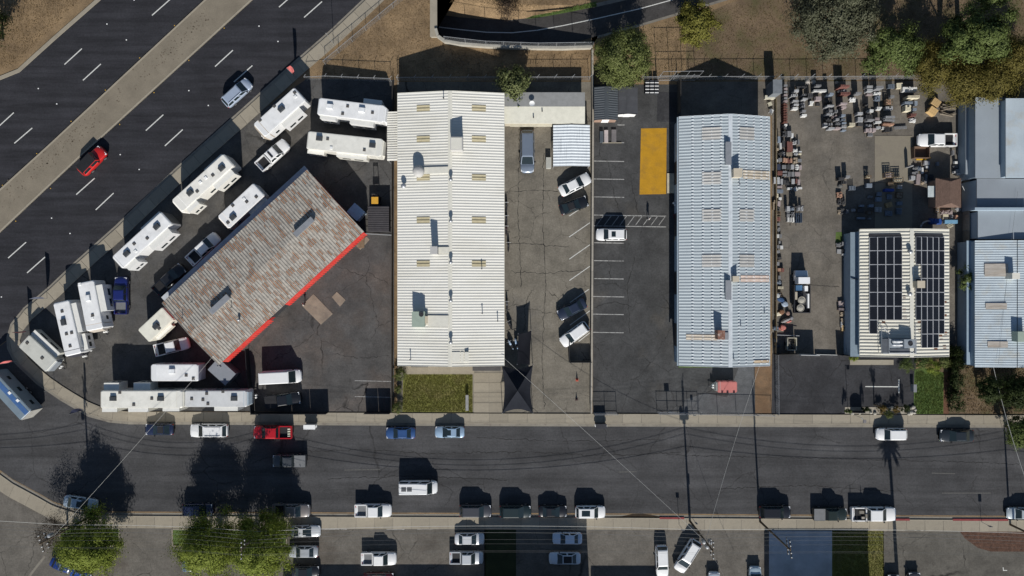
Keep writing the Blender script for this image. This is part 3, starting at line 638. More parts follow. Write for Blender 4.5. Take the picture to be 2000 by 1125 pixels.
# two small dark sheds
def shed(label, px0, py0, px1, py1, ze, zr, rm, trim, pitch):
    c = Bld('garden_shed', label, 'shed', (px0+px1)/2, (py0+py1)/2, ze, pi/2)
    L, Wd = (py1-py0)/PXM*0.98, (px1-px0)/PXM*0.98
    gable(c, L, Wd, ze, zr, rm, trim, pitch, 0.04, 0.12, cap_m=rm)
    d = MB(); d.box(-L/2+0.06, -0.55, 0.05, -L/2+0.10, 0.55, 1.95); dd = d.build('door', M_WHITE, c.o)
    return c
SLATE = mat('slate_shed_roof', (0.070, 0.079, 0.088), 0.6, 0.08)
s1 = shed('dark slate shed with seamed gable roof and white and brown front by the block wall', 1161, 171, 1206.5, 234, 2.3, 2.9, SLATE, mat('brown_shed_wall', (0.30, 0.2, 0.15)), 0.36)
s2 = shed('smaller charcoal shed with plain felt roof beside the slate shed', 1208, 171, 1245, 223, 2.2, 2.65, mat('charcoal_felt', (0.066, 0.068, 0.075), 0.9, 0.1), M_WHITE, 3.0)

# rust-streaked building with the red walls
def rust_mat():
    m, n, l, p = nt('rusty_metal_roof')
    v = coords(n, l)
    brick = n.new('ShaderNodeTexBrick'); brick.inputs['Scale'].default_value = 1.0
    brick.offset = 0.37; brick.inputs['Brick Width'].default_value = 0.44; brick.inputs['Row Height'].default_value = 0.95
    brick.inputs['Mortar Size'].default_value = 0.0
    brick.inputs['Color1'].default_value = (0, 0, 0, 1); brick.inputs['Color2'].default_value = (1, 1, 1, 1)
    l.new(v, brick.inputs['Vector'])
    big = noise(n, l, v, 0.32, 5, 0.65); mid = noise(n, l, coords(n, l, 'Object', 0, (3.2, 0.9, 1)), 0.9, 5, 0.7)
    s = mathn(n, l, 'ADD', mathn(n, l, 'MULTIPLY', brick.outputs['Color'], 0.80), mathn(n, l, 'ADD', mathn(n, l, 'MULTIPLY', big, 1.0), mathn(n, l, 'MULTIPLY', mid, 0.30)))
    sx = n.new('ShaderNodeSeparateXYZ'); l.new(v, sx.inputs[0]); fr = mathn(n, l, 'FRACT', mathn(n, l, 'DIVIDE', mathn(n, l, 'ADD', sx.outputs[0], 100.0), 0.4418))
    band = mapr(n, l, mathn(n, l, 'ABSOLUTE', mathn(n, l, 'SUBTRACT', fr, 0.42)), 0.17, 0.26, 1, 0.12)
    f = mathn(n, l, 'MULTIPLY', mathn(n, l, 'MAXIMUM', mapr(n, l, s, 1.12, 1.18, 0, 1), mathn(n, l, 'MULTIPLY', mapr(n, l, mathn(n, l, 'ABSOLUTE', sx.outputs[1]), 0.35, 0.6, 1, 0), mapr(n, l, noise(n, l, v, 0.35, 4), 0.50, 0.54, 0, 1))), band)
    fine = mapr(n, l, noise(n, l, v, 2.0, 5), 0.3, 0.7, 0.75, 1.25)
    base = mixc(n, l, mapr(n, l, noise(n, l, v, 0.35, 4), 0.35, 0.65, 0, 1), (0.31, 0.288, 0.252), (0.37, 0.335, 0.285))
    rust = mixc(n, l, mapr(n, l, noise(n, l, v, 1.1, 4), 0.35, 0.65, 0, 1), (0.17, 0.062, 0.022), (0.22, 0.110, 0.050))
    l.new(scalec(n, l, mixc(n, l, mathn(n, l, 'MULTIPLY', f, 0.95), base, rust), fine), p.inputs['Base Color'])
    p.inputs['Roughness'].default_value = 0.75; return m
RB = radians(42.6)
rb = Bld('rusty_workshop', 'workshop with rust-streaked metal roof, red corrugated walls and two long ridge vents', 'building', 512, 522, 4.6, RB)
RL, RWd = 29.6, 12.6
gable(rb, RL, RWd, 4.3, 4.9, rust_mat(), mat('dark_red_wall', (0.30, 0.018, 0.016), 0.6, 0.1), 0.44, 0.05, 0.3)
for q in ((592, 442), (426, 592)):
    x, y = rb.L(*q, 5.6); b = MB(); b.box(x-1.7, -0.32, 4.85, x+1.7, 0.32, 5.25); b.box(x-1.8, -0.42, 5.25, x+1.8, 0.42, 5.6); b.build('ridge_vent', M_STEEL, rb.o)
turbine(rb, 464, 625, 4.7, M_STEEL, 0.2, 0.7, 'exhaust_vent')
for q in ((355, 621), (373, 590), (452, 600)):
    x, y = rb.L(*q, 5.0); f = MB(); f.tube((x, y, rb.zf(y)-0.1), (x, y, rb.zf(y)+0.7), 0.05, 8); f.build('vent_pipe', M_DARKMETAL, rb.o)
def mansard(x0, x1):
    mb = MB(); n = round((x1-x0)/0.42); p = (x1-x0)/n; Y = -RWd/2
    for i in range(n):
        xa = x0 + i*p
        mb.add([(xa, Y-0.06, 4.24), (xa+p*0.7, Y-0.06, 4.24), (xa+p*0.7, Y-0.36, 2.5), (xa, Y-0.36, 2.5)], [(0, 3, 2, 1)])
        mb.add([(xa+p*0.7, Y-0.02, 4.26), (xa+p, Y-0.02, 4.26), (xa+p, Y-0.44, 2.46), (xa+p*0.7, Y-0.44, 2.46)], [(0, 3, 2, 1)])
    mb.box(x0, Y-0.05, 4.14, x1, Y-0.004, 4.29); mb.build('awning', M_RED, rb.o)
a0 = rb.L(436, 706, 4)[0]; a1 = rb.L(528, 628, 4)[0]; a2 = rb.L(560, 597, 4)[0]; a3 = rb.L(713, 457, 4)[0]
mansard(a0, a1); mansard(a2, a3)
mb = MB(); mb.box(a1+0.1, -RWd/2+0.24, 0, a2-0.1, -RWd/2+0.28, 3.6); mb.build('bay_door', M_DARKMETAL, rb.o)
mb = MB(); mb.box(-RL/2, RWd/2+0.08, 2.85, RL/2, RWd/2+1.15, 2.95); mb.build('eave_awning', mat('pale_eave', (0.44, 0.46, 0.48)), rb.o)
for k in range(5):
    x = -12 + k*6; mb = MB(); mb.box(x-0.05, RWd/2+1.0, 0, x+0.05, RWd/2+1.1, 2.85); mb.build('post', M_STEEL, rb.o)
# grey kiosk at its south corner, pale cabinet on its east side
k = thing('kiosk', 'flat grey kiosk at the south corner of the rusty workshop', 'kiosk', (*W(433, 726, 2.6), 0), radians(-42))
mb = MB(); mb.box(-1.7, -1.1, 0, 1.7, 1.1, 2.5); mb.build('wall', M_STEEL, k); mb = MB(); mb.box(-1.8, -1.2, 2.5, 1.8, 1.2, 2.62); mb.build('roof', mat('kiosk_roof', (0.22, 0.235, 0.26), 0.7, 0.06), k); mb = MB(); mb.box(-1.0, 0.1, 2.62, -0.5, 0.5, 2.75); mb.build('vent', M_STEEL, k)
k = thing('storage_cabinet', 'pale blue cabinet standing by the dark red end wall', 'cabinet', (*W(695, 414, 2.0), 0), radians(-42))
mb = MB(); mb.box(-1.0, -0.85, 0, 1.0, 0.85, 1.95); mb.build('body', mat('pale_blue_steel', (0.42, 0.52, 0.62)), k); mb = MB(); mb.box(-1.08, -0.93, 1.95, 1.08, 0.93, 2.03); mb.build('lid', mat('pale_blue_steel', (0.42, 0.52, 0.62)), k)

# blue-grey building
ZB = 4.6
bb = Bld('warehouse', 'long warehouse with blue-grey ribbed roof and tan skylight patches', 'building', 1416, 471, 4.6, pi/2)
BL, BW = 488/PXM*0.960, 178/PXM*0.960
gable(bb, BL, BW, 4.3, 6.1, RF_BLUE, WALL_BLUE, 0.46, 0.036, y_ridge=-(1421-1416)/PXM*0.963, cap_m=mat('pale_ridge', (0.56, 0.60, 0.63)))
for y in (263, 350, 422, 510): roof_panel(bb, 'skylight', (1369, y-12), (1404, y+12), SKYL2, ZB, 0.08, pitch=0.46)
for y in (263, 422, 510): roof_panel(bb, 'skylight', (1440, y-12), (1471, y+12), SKYL2, ZB, 0.08, pitch=0.46)
mb = MB()
for px in (1352, 1371, 1388, 1404, 1438, 1454, 1470, 1486, 1498):
    y = bb.L(px, 470, ZB)[1]; n = round(BL/0.46); p = BL/n
    for i in range(n):
        x = -BL/2 + i*p + p*0.84; z = bb.zf(y) + 0.08; mb.box(x-0.05, y-0.16, z, x+0.05, y+0.16, z+0.03)
tag(mb.build('fastener', mat('washer_white', (0.72, 0.74, 0.75)), bb.o), kind='stuff')
roof_panel(bb, 'duct', (1447, 334), (1504, 351), mat('rusty_cream_sheet', (0.46, 0.41, 0.33), 0.7, 0.2, dirt=(0.22, 0.16, 0.11), dscale=1.0), ZB, 0.07, pitch=0.42)
roof_box(bb, 'air_conditioner', (1430, 331), (1446, 347), 1.2, TAN_AC, 5.2)
roof_box(bb, 'air_conditioner', (1429, 540), (1441, 550), 0.9, TAN_AC, 5.4)
roof_panel(bb, 'roof_patch', (1442, 538), (1503, 551), mat('pinkish_patch', (0.52, 0.42, 0.36), 0.7, 0.15), ZB, 0.07, pitch=0.42)
roof_panel(bb, 'roof_patch', (1470, 703), (1503, 709), STREAKRUST, ZB, 0.07, pitch=0.42)
roof_panel(bb, 'roof_patch', (1340, 653), (1397, 664), mat('tan_patch', (0.5, 0.44, 0.36), 0.7, 0.15), ZB, 0.07, pitch=0.42)
for ya, yb in ((278, 322), (548, 585)): 
    roof_box(bb, 'ridge_vent', (1417, ya), (1427, yb), 0.5, M_STEEL, 5.8)
# broken cooler near the south end
c = roof_box(bb, 'cooler_box', (1398, 645), (1411, 662), 1.5, mat('rusty_cooler', (0.20, 0.10, 0.07), 0.8, 0.3, 3.0, dirt=(0.5, 0.45, 0.4), dscale=2.0), ZB)
roof_panel(bb, 'cooler_tray', (1404, 648), (1417, 662), M_STEEL, ZB, 0.09, 0.1)
for q in ((1494, 612), (1440, 362), (1443, 636), (1428, 700)):
    x, y = bb.L(*q, 4.8); f = MB(); f.tube((x, y, bb.zf(y)-0.1), (x, y, bb.zf(y)+0.6), 0.08, 8); f.build('vent_pipe', M_STEEL, bb.o)
for x0, x1 in ((-16, -12.5), (-8, -4.5), (1, 4.5), (9, 12.5)):
    d = MB(); d.box(x0, BW/2-0.27, 0, x1, BW/2-0.19, 3.0); d.build('roller_door', M_DARKMETAL, bb.o)
gt = MB(); gt.box(-BL/2, BW/2+0.05, 3.84, BL/2, BW/2+0.22, 3.98); gt.build('gutter', WALL_BLUE, bb.o)

# building with the solar panels
sb = Bld('solar_building', 'cream ribbed-roof building carrying two arrays of black solar panels', 'building', 1767, 572, 3.9, pi/2)
SBL, SBW = 249/PXM*0.965, 175/PXM*0.965
gable(sb, SBL, SBW, 3.8, 5.0, RF_SOLAR, WALL_BLUE, 0.50, 0.09, y_ridge=-(1773-1767)/PXM*0.965, cap_m=RF_CAP)
PANEL = mat('solar_cells', (0.012, 0.013, 0.017), 0.25, 0.15, 2.0, 0, spec=0.5, rnd=0.15); PFR = mat('panel_frame', (0.55, 0.56, 0.58), 0.5)
pm = {}
def solar(px0, py0, px1, py1):
    zg = 4.2; a = sb.L(px0, py0, zg); b = sb.L(px1, py1, zg); x0, x1 = sorted((a[0], b[0])); y0, y1 = sorted((a[1], b[1]))
    key = (round(x1-x0, 2), round(y1-y0, 2), y0 > 0)
    yc = (y0+y1)/2; dz = (sb.zf(y1)-sb.zf(y0))/2
    if key not in pm:
        hx, hy = (x1-x0)/2 - 0.012, (y1-y0)/2 - 0.012; mb = MB()
        def slab(hx, hy, z0, z1, m):
            s = dz/hy if hy else 0
            mb.add([(-hx, -hy, z0-dz), (hx, -hy, z0-dz), (hx, hy, z0+dz), (-hx, hy, z0+dz), (-hx, -hy, z1-dz), (hx, -hy, z1-dz), (hx, hy, z1+dz), (-hx, hy, z1+dz)], [(0, 3, 2, 1), (4, 5, 6, 7), (0, 1, 5, 4), (1, 2, 6, 5), (2, 3, 7, 6), (3, 0, 4, 7)], m)
        slab(hx, hy, 0.0, 0.04, 1); slab(hx-0.04, hy-0.04, 0.04, 0.05, 0)
        pm[key] = mb.mesh('solar_panel', [PANEL, PFR])
    place('solar_panel', pm[key], sb.o, ((x0+x1)/2, yc, sb.zf(yc) + 0.24))
for i in range(4):
    for j in range(6): solar(1697.5 + 14.75*i, 463 + 27*j, 1697.5 + 14.75*(i+1), 463 + 27*(j+1))
solar(1697.5, 625, 1712.2, 652)
for i in range(5):
    for j in range(8):
        if j == 7 and i not in (1, 2, 3): continue
        if j == 6 and i == 0: continue
        if i == 0 and j == 2: continue
        solar(1781.5 + 12.6*i, 463 + 27*j, 1781.5 + 12.6*(i+1), 463 + 27*(j+1))
for q in ((1697, 457, 1754, 463), (1780, 457, 1841, 463)):
    roof_panel(sb, 'array_edge', (q[0], q[1]), (q[2], q[3]), M_DARKMETAL, 4.1, 0.05, 0.12)
for q in ((1775, 492), (1774, 574)): turbine(sb, *q, 4.2, M_STEEL, 0.3, 0.8)
roof_box(sb, 'hvac_unit', (1786, 549), (1800, 562), 1.4, TAN_AC, 4.1)
zb_ = sb.zf(sb.L(1762, 690, 4.6)[1]) ; sc_ = roof_box(sb, 'equipment_platform', (1723, 662), (1787, 690), 0.12, mat('grey_blue_unit', (0.24, 0.27, 0.30)), 4.5)
ztop = max(sb.zf(sb.L(x_, 676, 4.6)[1]) for x_ in (1723, 1765, 1787)) + 0.12
def on_platform(nm_, p0, p1, h, m):
    a_, b_ = sb.L(*p0, ztop+h), sb.L(*p1, ztop+h); k = MB(); k.box(min(a_[0], b_[0]), min(a_[1], b_[1]), ztop+0.003, max(a_[0], b_[0]), max(a_[1], b_[1]), ztop+h); return k.build(nm_, m, sc_)
on_platform('screen_wall', (1723, 662), (1736, 689), 0.10, mat('dark_deck', (0.09, 0.10, 0.115)))
fb_ = on_platform('air_conditioner', (1766, 663), (1787, 680), 1.1, mat('grey_blue_unit', (0.24, 0.27, 0.30)))
on_platform('dark_deck', (1738, 681), (1786, 689), 0.06, mat('dark_deck', (0.09, 0.10, 0.115)))
x, y = sb.L(1778, 671, ztop+1.1); f = MB(); f.lathe([(0.34, 0), (0.36, 0.08), (0.28, 0.08), (0.26, 0.02), (0, 0.03)], (x, y, ztop+1.10), 14); f.build('fan', M_DARKMETAL, sc_)
for yy in (667, 674):
    a_, b_ = sb.L(1745, yy, ztop+0.5), sb.L(1767, yy, ztop+0.5); f = MB(); f.path([(*a_, ztop+0.2), (a_[0], a_[1]-0.3, ztop+0.55), (*b_, ztop+0.6)], 0.17, 8); f.build('duct', mat('pale_duct', (0.62, 0.63, 0.64), 0.5), sc_, smooth=True)
for a, b in (((1736, 660), (1736, 690)), ((1736, 690), (1788, 690)), ((1788, 690), (1788, 630)), ((1722, 635), (1722, 690)), ((1725, 640), (1738, 652))):
    p, q = sb.L(*a, 5.2), sb.L(*b, 5.2); f = MB(); f.path([(*p, 5.2), (*q, 5.2)], 0.05); f.tube((*p, 4.0), (*p, 5.2), 0.04); f.tube((*q, 4.0), (*q, 5.2), 0.04); f.build('screen_rail', M_STEEL, sb.o)
rr = random.Random(3); mb = MB()
RUSTM = mat('rust_patch', (0.16, 0.075, 0.045), 0.9, 0.3, 3.0)
for q in ((1760, 580), (1761, 605), (1761, 619), (1846, 590), (1846, 616), (1836, 655), (1838, 664), (1845, 678), (1723, 630), (1790, 628), (1826, 681), (1790, 645), (1847, 651)):
    roof_panel(sb, 'rust_patch', (q[0]-rr.uniform(2, 4), q[1]-rr.uniform(1, 3)), (q[0]+rr.uniform(2, 4), q[1]+rr.uniform(1, 3)), RUSTM, 4.0, 0.075, 0.01)
c = Bld('lean_to', 'pale blue lean-to roof along the west side of the solar building', 'lean-to', 1671, 575, 2.6, pi/2)
mb = MB(); mb.add([(-9.5, -0.75, 2.75), (9.5, -0.75, 2.75), (9.5, 0.75, 2.5), (-9.5, 0.75, 2.5), (-9.5, -0.75, 2.65), (9.5, -0.75, 2.65), (9.5, 0.75, 2.4), (-9.5, 0.75, 2.4)], [(0, 1, 2, 3), (7, 6, 5, 4), (0, 4, 5, 1), (1, 5, 6, 2), (2, 6, 7, 3), (3, 7, 4, 0)]); r = mb.build('roof', mat('lean_to_roof', (0.20, 0.255, 0.30), 0.6, 0.08), c.o)
mb = MB(); mb.box(-9.4, 0.55, 0, 9.4, 0.65, 2.45); mb.build('wall', WALL_BLUE, c.o)
mb = MB(); mb.box(2.3, -0.7, 2.62, 2.36, 0.7, 2.8); mb.build('seam', M_DARKMETAL, c.o)
p0 = thing('entrance_walk', 'concrete entrance walk along the south front of the solar building', 'walkway', (*W(1702, 707), 0))
mb = MB(); mb.box(-3.4, -0.45, 0, 3.4, 0.35, 0.12); mb.build('slab', M_CONC, p0)
for i in range(1):
    d = MB(); d.box(-SBL/2+0.18, -1.2, 0, -SBL/2+0.24, 1.2, 2.2); d.build('glass_door', M_GLASS, sb.o)

# east building: several roofs of different heights
eb = Bld('east_workshop', 'rambling workshop of pale blue metal roofs with a higher grey north block', 'building', 1960, 450, 4.0, 0)
def eroof(name, px0, py0, px1, py1, z, m, pitch=0.0, slope=0.0, parent=None):
    x0, y0 = eb.L(px0, py1, z); x1, y1 = eb.L(px1, py0, z); mb = MB()
    w = MB(); w.box(x0+0.15, y0+0.15, 0, x1-0.15, y1-0.15, z-slope-0.16); w.build('wall', WALL_BLUE, eb.o)
    if pitch:
        b2 = MB()
        n = max(1, round((y1-y0)/pitch)); p = (y1-y0)/n; pr = []
        for i in range(n): pr += [(y0+i*p, 0), (y0+i*p+p*0.6, 0), (y0+i*p+p*0.7, 0.035), (y0+i*p+p*0.96, 0.035)]
        k = len(pr); b2.add([(x0, y, z-slope+d) for y, d in pr] + [(x1, y, z+d) for y, d in pr], [(i+1, i, k+i, k+i+1) for i in range(k-1)])
        o = b2.build(name, m, eb.o)
    else:
        mb.box(x0, y0, z-0.15, x1, y1, z); o = mb.build(name, m, eb.o)
    return x0, y0, x1, y1
eroof('roof', 1905, 190, 1963, 348, 4.2, mat('grey_blue_roof', (0.28, 0.315, 0.345), 0.6, 0.06, 0.3))
eroof('roof', 1964.5, 192, 2080, 346, 5.6, RF_EAST)
eroof('roof', 1908, 349, 2080, 410, 4.0, RF_GREY)
eroof('roof', 1910, 411.5, 2080, 467, 3.7, mat('grey_blue_roof', (0.28, 0.315, 0.345)))
eroof('ribbed_roof', 1908, 469, 1986, 718, 4.4, RF_EAST, 0.36, 0.5)
eroof('ribbed_roof', 1987.5, 469, 2080, 718, 4.42, RF_EAST, 0.36, 0.0)
eroof('side_roof', 1886, 190, 1906, 340, 2.2, mat('grey_blue_roof', (0.28, 0.315, 0.345)))
eroof('side_roof', 1888, 470, 1907, 712, 2.6, mat('side_roof_blue', (0.28, 0.36, 0.43), 0.6, 0.06))
for px0, py0, px1, py1, h, m in ((1978, 533, 1993, 545, 1.4, RF_CAP), (1989, 648, 2010, 668, 1.3, GREEN_AC), (1905, 405, 2010, 410, 0.5, WALL_BLUE)):
    x0, y0 = eb.L(px0, py1, 4.5+h); x1, y1 = eb.L(px1, py0, 4.5+h); b = MB(); b.box(x0, y0, 3.6, x1, y1, 4.4+h); b.build('roof_unit', m, eb.o)
for px0, py0, px1, py1 in ((1927, 592, 1966, 604), (1931, 667, 1968, 679), (1925, 515, 1968, 540)):
    x0, y0 = eb.L(px0, py1, 4.4); x1, y1 = eb.L(px1, py0, 4.4); b = MB(); b.add([(x0, y0, 4.1), (x1, y0, 4.4), (x1, y1, 4.4), (x0, y1, 4.1)], [(0, 1, 2, 3)])
    for v in range(4): b.v[v] = (b.v[v][0], b.v[v][1], b.v[v][2] + 0.07)
    b.build('roof_patch', mat('east_patch', (0.40, 0.365, 0.32), 0.7, 0.2, dirt=(0.30, 0.24, 0.18), dscale=1.0, stretch=(0.4, 3, 1)), eb.o)
# brown hip-roofed hut in the stone yard
hb = Bld('hut', 'small hut with brown shingled hip roof in the stone yard', 'hut', 1855, 376, 2.8, pi/2)
SH = mat('brown_shingles', (0.135, 0.088, 0.068), 0.9, 0.2, 3.0, 0.2, 8.0)
w = MB(); w.box(-2.0, -1.7, 0, 2.0, 1.7, 2.4); w.build('wall', mat('brown_shed_wall', (0.30, 0.2, 0.15)), hb.o)
r = MB(); L2, W2 = 2.25, 1.95
nrow = 9
for sgn in (-1, 1):
    for i in range(nrow):                                           # shingle courses, each a step proud of the one below
        t0, t1 = i/nrow, (i+1)/nrow; ya, yb = sgn*W2*(1-t0), sgn*W2*(1-t1); za, zb = 2.4+0.75*t0+0.03, 2.4+0.75*t1
        xa, xb = L2 - 1.1*t0*0.55, L2 - 1.1*t1*0.55
        q = [(-xa, ya, za), (xa, ya, za), (xb, yb, zb), (-xb, yb, zb)]
        r.add(q, [(0, 1, 2, 3)] if sgn < 0 else [(3, 2, 1, 0)])
for sgn in (-1, 1):
    r.add([(sgn*L2, -W2, 2.42), (sgn*L2, W2, 2.42), (sgn*(L2-0.6), 0, 3.16)], [(0, 1, 2)] if sgn > 0 else [(2, 1, 0)])
r.build('roof', SH, hb.o)
d = MB(); d.box(-0.5, 1.72, 1.0, 0.7, 1.76, 2.0); d.build('window', M_GLASS, hb.o)
for sx, lab in ((-1, 0),): 
    d = MB(); d.box(-0.6, 1.75, 1.95, 1.1, 2.9, 2.05); d.build('window_awning', mat('white_slat', (0.45, 0.5, 0.5)), hb.o)

# neighbours just south of the picture, whose shadows reach into it
for lab, px0, px1, py0, h, gab in (('two-storey beige building south of the driveways', 944, 1152, 1150, 6.6, 0.0), ('long low beige shop beyond the south car park', 560, 945, 1205, 4.6, 0.0), ('low beige shop beyond the middle car park', 1160, 1290, 1195, 4.0, 0.0), ('hip-roofed beige building south of the concrete driveway', 1502, 1700, 1160, 6.2, 1.3)):
    x0, y1 = W(px0, py0); x1, y0 = W(px1, py0 + 130); o = thing('neighbour_building', lab, 'building', ((x0+x1)/2, (y0+y1)/2, 0)); hx, hy = (x1-x0)/2, (y1-y0)/2
    w = MB(); w.box(-hx, -hy, 0, hx, hy, h); w.build('wall', WALL_TAN, o)
    r = MB()
    if gab: r.prism([(-hx-0.2, -hy-0.2), (hx+0.2, -hy-0.2), (hx+0.2, hy+0.2), (-hx-0.2, hy+0.2)], h, h+gab, inset=0.45)
    else: r.box(-hx-0.1, -hy-0.1, h, hx+0.1, hy+0.1, h+0.3)
    r.build('roof', RF_GREY, o)
    for i in range(3):
        d = MB(); d.box(-hx*0.7+i*hx*0.55, hy+0.01, 0.9, -hx*0.7+i*hx*0.55+1.6, hy+0.05, 2.2); d.build('window', M_GLASS, o)
# ---------------------------------------------------------------- vehicles
def section(x, w, zb, zt):
    h = [(0.90*w, zb), (w, zb+0.22), (w, zt-0.22), (0.955*w, zt-0.06), (0.84*w, zt), (0, zt+0.025)]
    return [(x, -a, b) for a, b in h[:-1]] + [(x, 0, h[-1][1])] + [(x, a, b) for a, b in h[:-1][::-1]]
KINDS = dict(  # L, W, hood z, belt z, roof z, windscreen base x (from front), roof start, roof end, rear glass base (from front), roof half-width ratio
    sedan=(4.75, 1.84, 0.93, 0.98, 1.45, 1.25, 2.05, 3.45, 4.15, 0.72), coupe=(4.5, 1.82, 0.88, 0.93, 1.36, 1.35, 2.15, 3.2, 4.1, 0.68),
    suv=(4.75, 1.90, 1.08, 1.12, 1.74, 1.15, 1.85, 4.25, 4.62, 0.78), wagon=(4.8, 1.9, 1.05, 1.08, 1.68, 0.95, 1.75, 4.35, 4.7, 0.78),
    van=(5.8, 2.02, 1.15, 1.25, 2.15, 0.75, 1.45, 5.6, 5.76, 0.84), cargo_van=(5.9, 2.02, 1.2, 1.3, 2.4, 0.75, 1.5, 5.75, 5.86, 0.86),
    pickup=(5.75, 2.0, 1.18, 1.22, 1.88, 1.35, 2.05, 3.55, 3.8, 0.78), pickup_ext=(5.6, 1.92, 1.12, 1.16, 1.8, 1.3, 2.0, 3.0, 3.25, 0.77),
    jeep=(4.3, 1.85, 1.15, 1.18, 1.85, 1.3, 1.55, 3.9, 4.15, 0.82))
PROTO = {}
def quadpanel(a, b, c, d, inset, off):
    a, b, c, d = (Vector(p) for p in (a, b, c, d)); ce = (a+b+c+d)/4; n = (b-a).cross(d-a).normalized()
    q = [p + (ce-p)*inset + n*off for p in (a, b, c, d)]
    return [tuple(p) for p in q]
def car_meshes(kind):
    if kind in PROTO: return PROTO[kind]
    L, Wd, zh, zbelt, zr, xw, xrs, xre, xrb, rw = KINDS[kind]; hl, w = L/2, Wd/2; F = lambda d: hl - d
    pick = kind.startswith('pickup'); zt2 = 0.78 if pick else None
    zrear = zbelt + (0.03 if kind in ('sedan', 'coupe') else 0.0)
    st = []
    st.append(section(-hl, w*0.66 if not pick else w*0.88, 0.42, (zrear-0.10) if not pick else 0.95)); st.append(section(-hl+0.07, w*0.80 if not pick else w*0.95, 0.34, zrear-0.04 if not pick else 0.98)); st.append(section(-hl+0.22, w*0.93 if not pick else w*0.97, 0.3, zrear if not pick else 1.0)); st.append(section(-hl+0.5, w*0.99, 0.26, zrear if not pick else 0.8))
    if pick: st += [section(F(xrb)-0.02, w, 0.26, 0.8), section(F(xrb)+0.02, w, 0.26, zbelt)]
    st += [section(0.0, w, 0.25, zbelt), section(F(xw)-0.1, w, 0.25, zbelt), section(F(xw)+0.15, w, 0.25, zh+0.03), section(hl-0.85, w*0.995, 0.27, zh), section(hl-0.50, w*0.96, 0.28, zh-0.03), section(hl-0.24, w*0.87, 0.32, zh-0.10), section(hl-0.07, w*0.73, 0.38, zh-0.19), section(hl, w*0.55, 0.45, zh-0.30)]
    st.sort(key=lambda s: s[0][0])
    B = MB(); B.loft(st)
    rb = w*rw; bw = w*0.90
    lo = [(F(xrb), -bw, zbelt-0.02), (F(xw), -bw, zbelt-0.02), (F(xw), bw, zbelt-0.02), (F(xrb), bw, zbelt-0.02)]
    hi = [(F(xre), -rb, zr-0.06), (F(xrs), -rb, zr-0.06), (F(xrs), rb, zr-0.06), (F(xre), rb, zr-0.06)]
    top = [(x + (0.14 if x < 0.5*(F(xre)+F(xrs)) else -0.14), y*0.86, zr) for x, y, z in hi]
    B.add(lo + hi + top, [(0, 1, 5, 4), (1, 2, 6, 5), (2, 3, 7, 6), (3, 0, 4, 7), (4, 5, 9, 8), (5, 6, 10, 9), (6, 7, 11, 10), (7, 4, 8, 11), (8, 9, 10, 11)])
    if pick:
        xb = F(xrb) - 0.06
        for s in (-1, 1): B.box(-hl+0.06, s*w*0.98 if s < 0 else w*0.98-0.15, 0.75, xb, -w*0.98+0.15 if s < 0 else w*0.98, 1.22)
        B.box(-hl+0.02, -w*0.94, 0.75, -hl+0.14, w*0.94, 1.2); B.box(xb-0.08, -w*0.94, 0.75, xb+0.04, w*0.94, 1.22)
    R = {'body': B.mesh('body', paint('white', (0.8, 0.8, 0.8)), smooth=False)}
    for p in list(R['body'].polygons)[:(len(st)-1)*len(st[0])]: p.use_smooth = True
    # smooth only the hull
    def one(name, q, m=M_GLASS):
        g = MB(); g.add(q, [(0, 1, 2, 3)]); R[name] = g.mesh(name, m)
    one('windscreen', quadpanel(lo[1], lo[2], hi[2], hi[1], 0.06, 0.012))
    one('rear_window', quadpanel(lo[3], lo[0], hi[0], hi[3], 0.10, 0.012))
    for nm, q in (('sw0', (lo[0], lo[1], hi[1], hi[0])), ('sw1', (lo[2], lo[3], hi[3], hi[2]))):
        g = MB(); a, b, c, d = (Vector(p) for p in q); n = 3 if kind in ('suv', 'wagon', 'van', 'cargo_van') else 2
        if kind == 'cargo_van': n = 5
        for i in range(n):
            if kind == 'cargo_van' and (i != (n-1 if nm == 'sw0' else 0)): continue
            u0, u1 = (i+0.08)/n, (i+0.92)/n
            p = [tuple(v) for v in (a+(b-a)*u0, a+(b-a)*u1, d+(c-d)*u1, d+(c-d)*u0)]
            g.add(quadpanel(*p, 0.08, 0.012), [(0, 1, 2, 3)])
        R[nm] = g.mesh('side_window', M_GLASS)
    t = MB(); r = 0.36 if pick or kind in ('suv', 'jeep') else 0.33
    for s in (-1, 1):
        pass
    t.tube((0, -0.11, 0), (0, 0.11, 0), r, 14, 0); t.tube((0, -0.118, 0), (0, 0.118, 0), r*0.62, 10, 1); R['wheel'] = t.mesh('wheel', [M_TYRE, M_RIM])
    R['wpos'] = [(sx, sy*(w-0.10), r) for sx in (hl-0.9, -hl+ (1.05 if not pick else 1.2)) for sy in (-1, 1)]
    h = MB(); h.box(-0.16, -0.2, -0.09, 0.10, 0.2, 0.09); R['headlight'] = h.mesh('headlight', M_LAMP)
    h = MB(); h.box(-0.06, -0.18, -0.11, 0.10, 0.18, 0.11); R['tail_light'] = h.mesh('tail_light', M_TAIL)
    h = MB(); h.box(-0.09, -0.10, -0.06, 0.07, 0.10, 0.09); R['mirror'] = h.mesh('mirror', M_BLACK)
    h = MB(); h.box(-0.12, -w*0.6, -0.12, 0.12, w*0.6, 0.12); R['bumper'] = h.mesh('bumper', M_BLACK)
    if pick:
        b = MB(); b.box(-hl+0.15, -w*0.98+0.16, 0.80, F(xrb)-0.12, w*0.98-0.16, 0.84); R['bed'] = b.mesh('bed', M_BLACK)
    PROTO[kind] = R; return R
for k in KINDS: car_meshes(k)
GREYBED = mat('grey_bed_cover', (0.16, 0.165, 0.17), 0.7, 0.1)
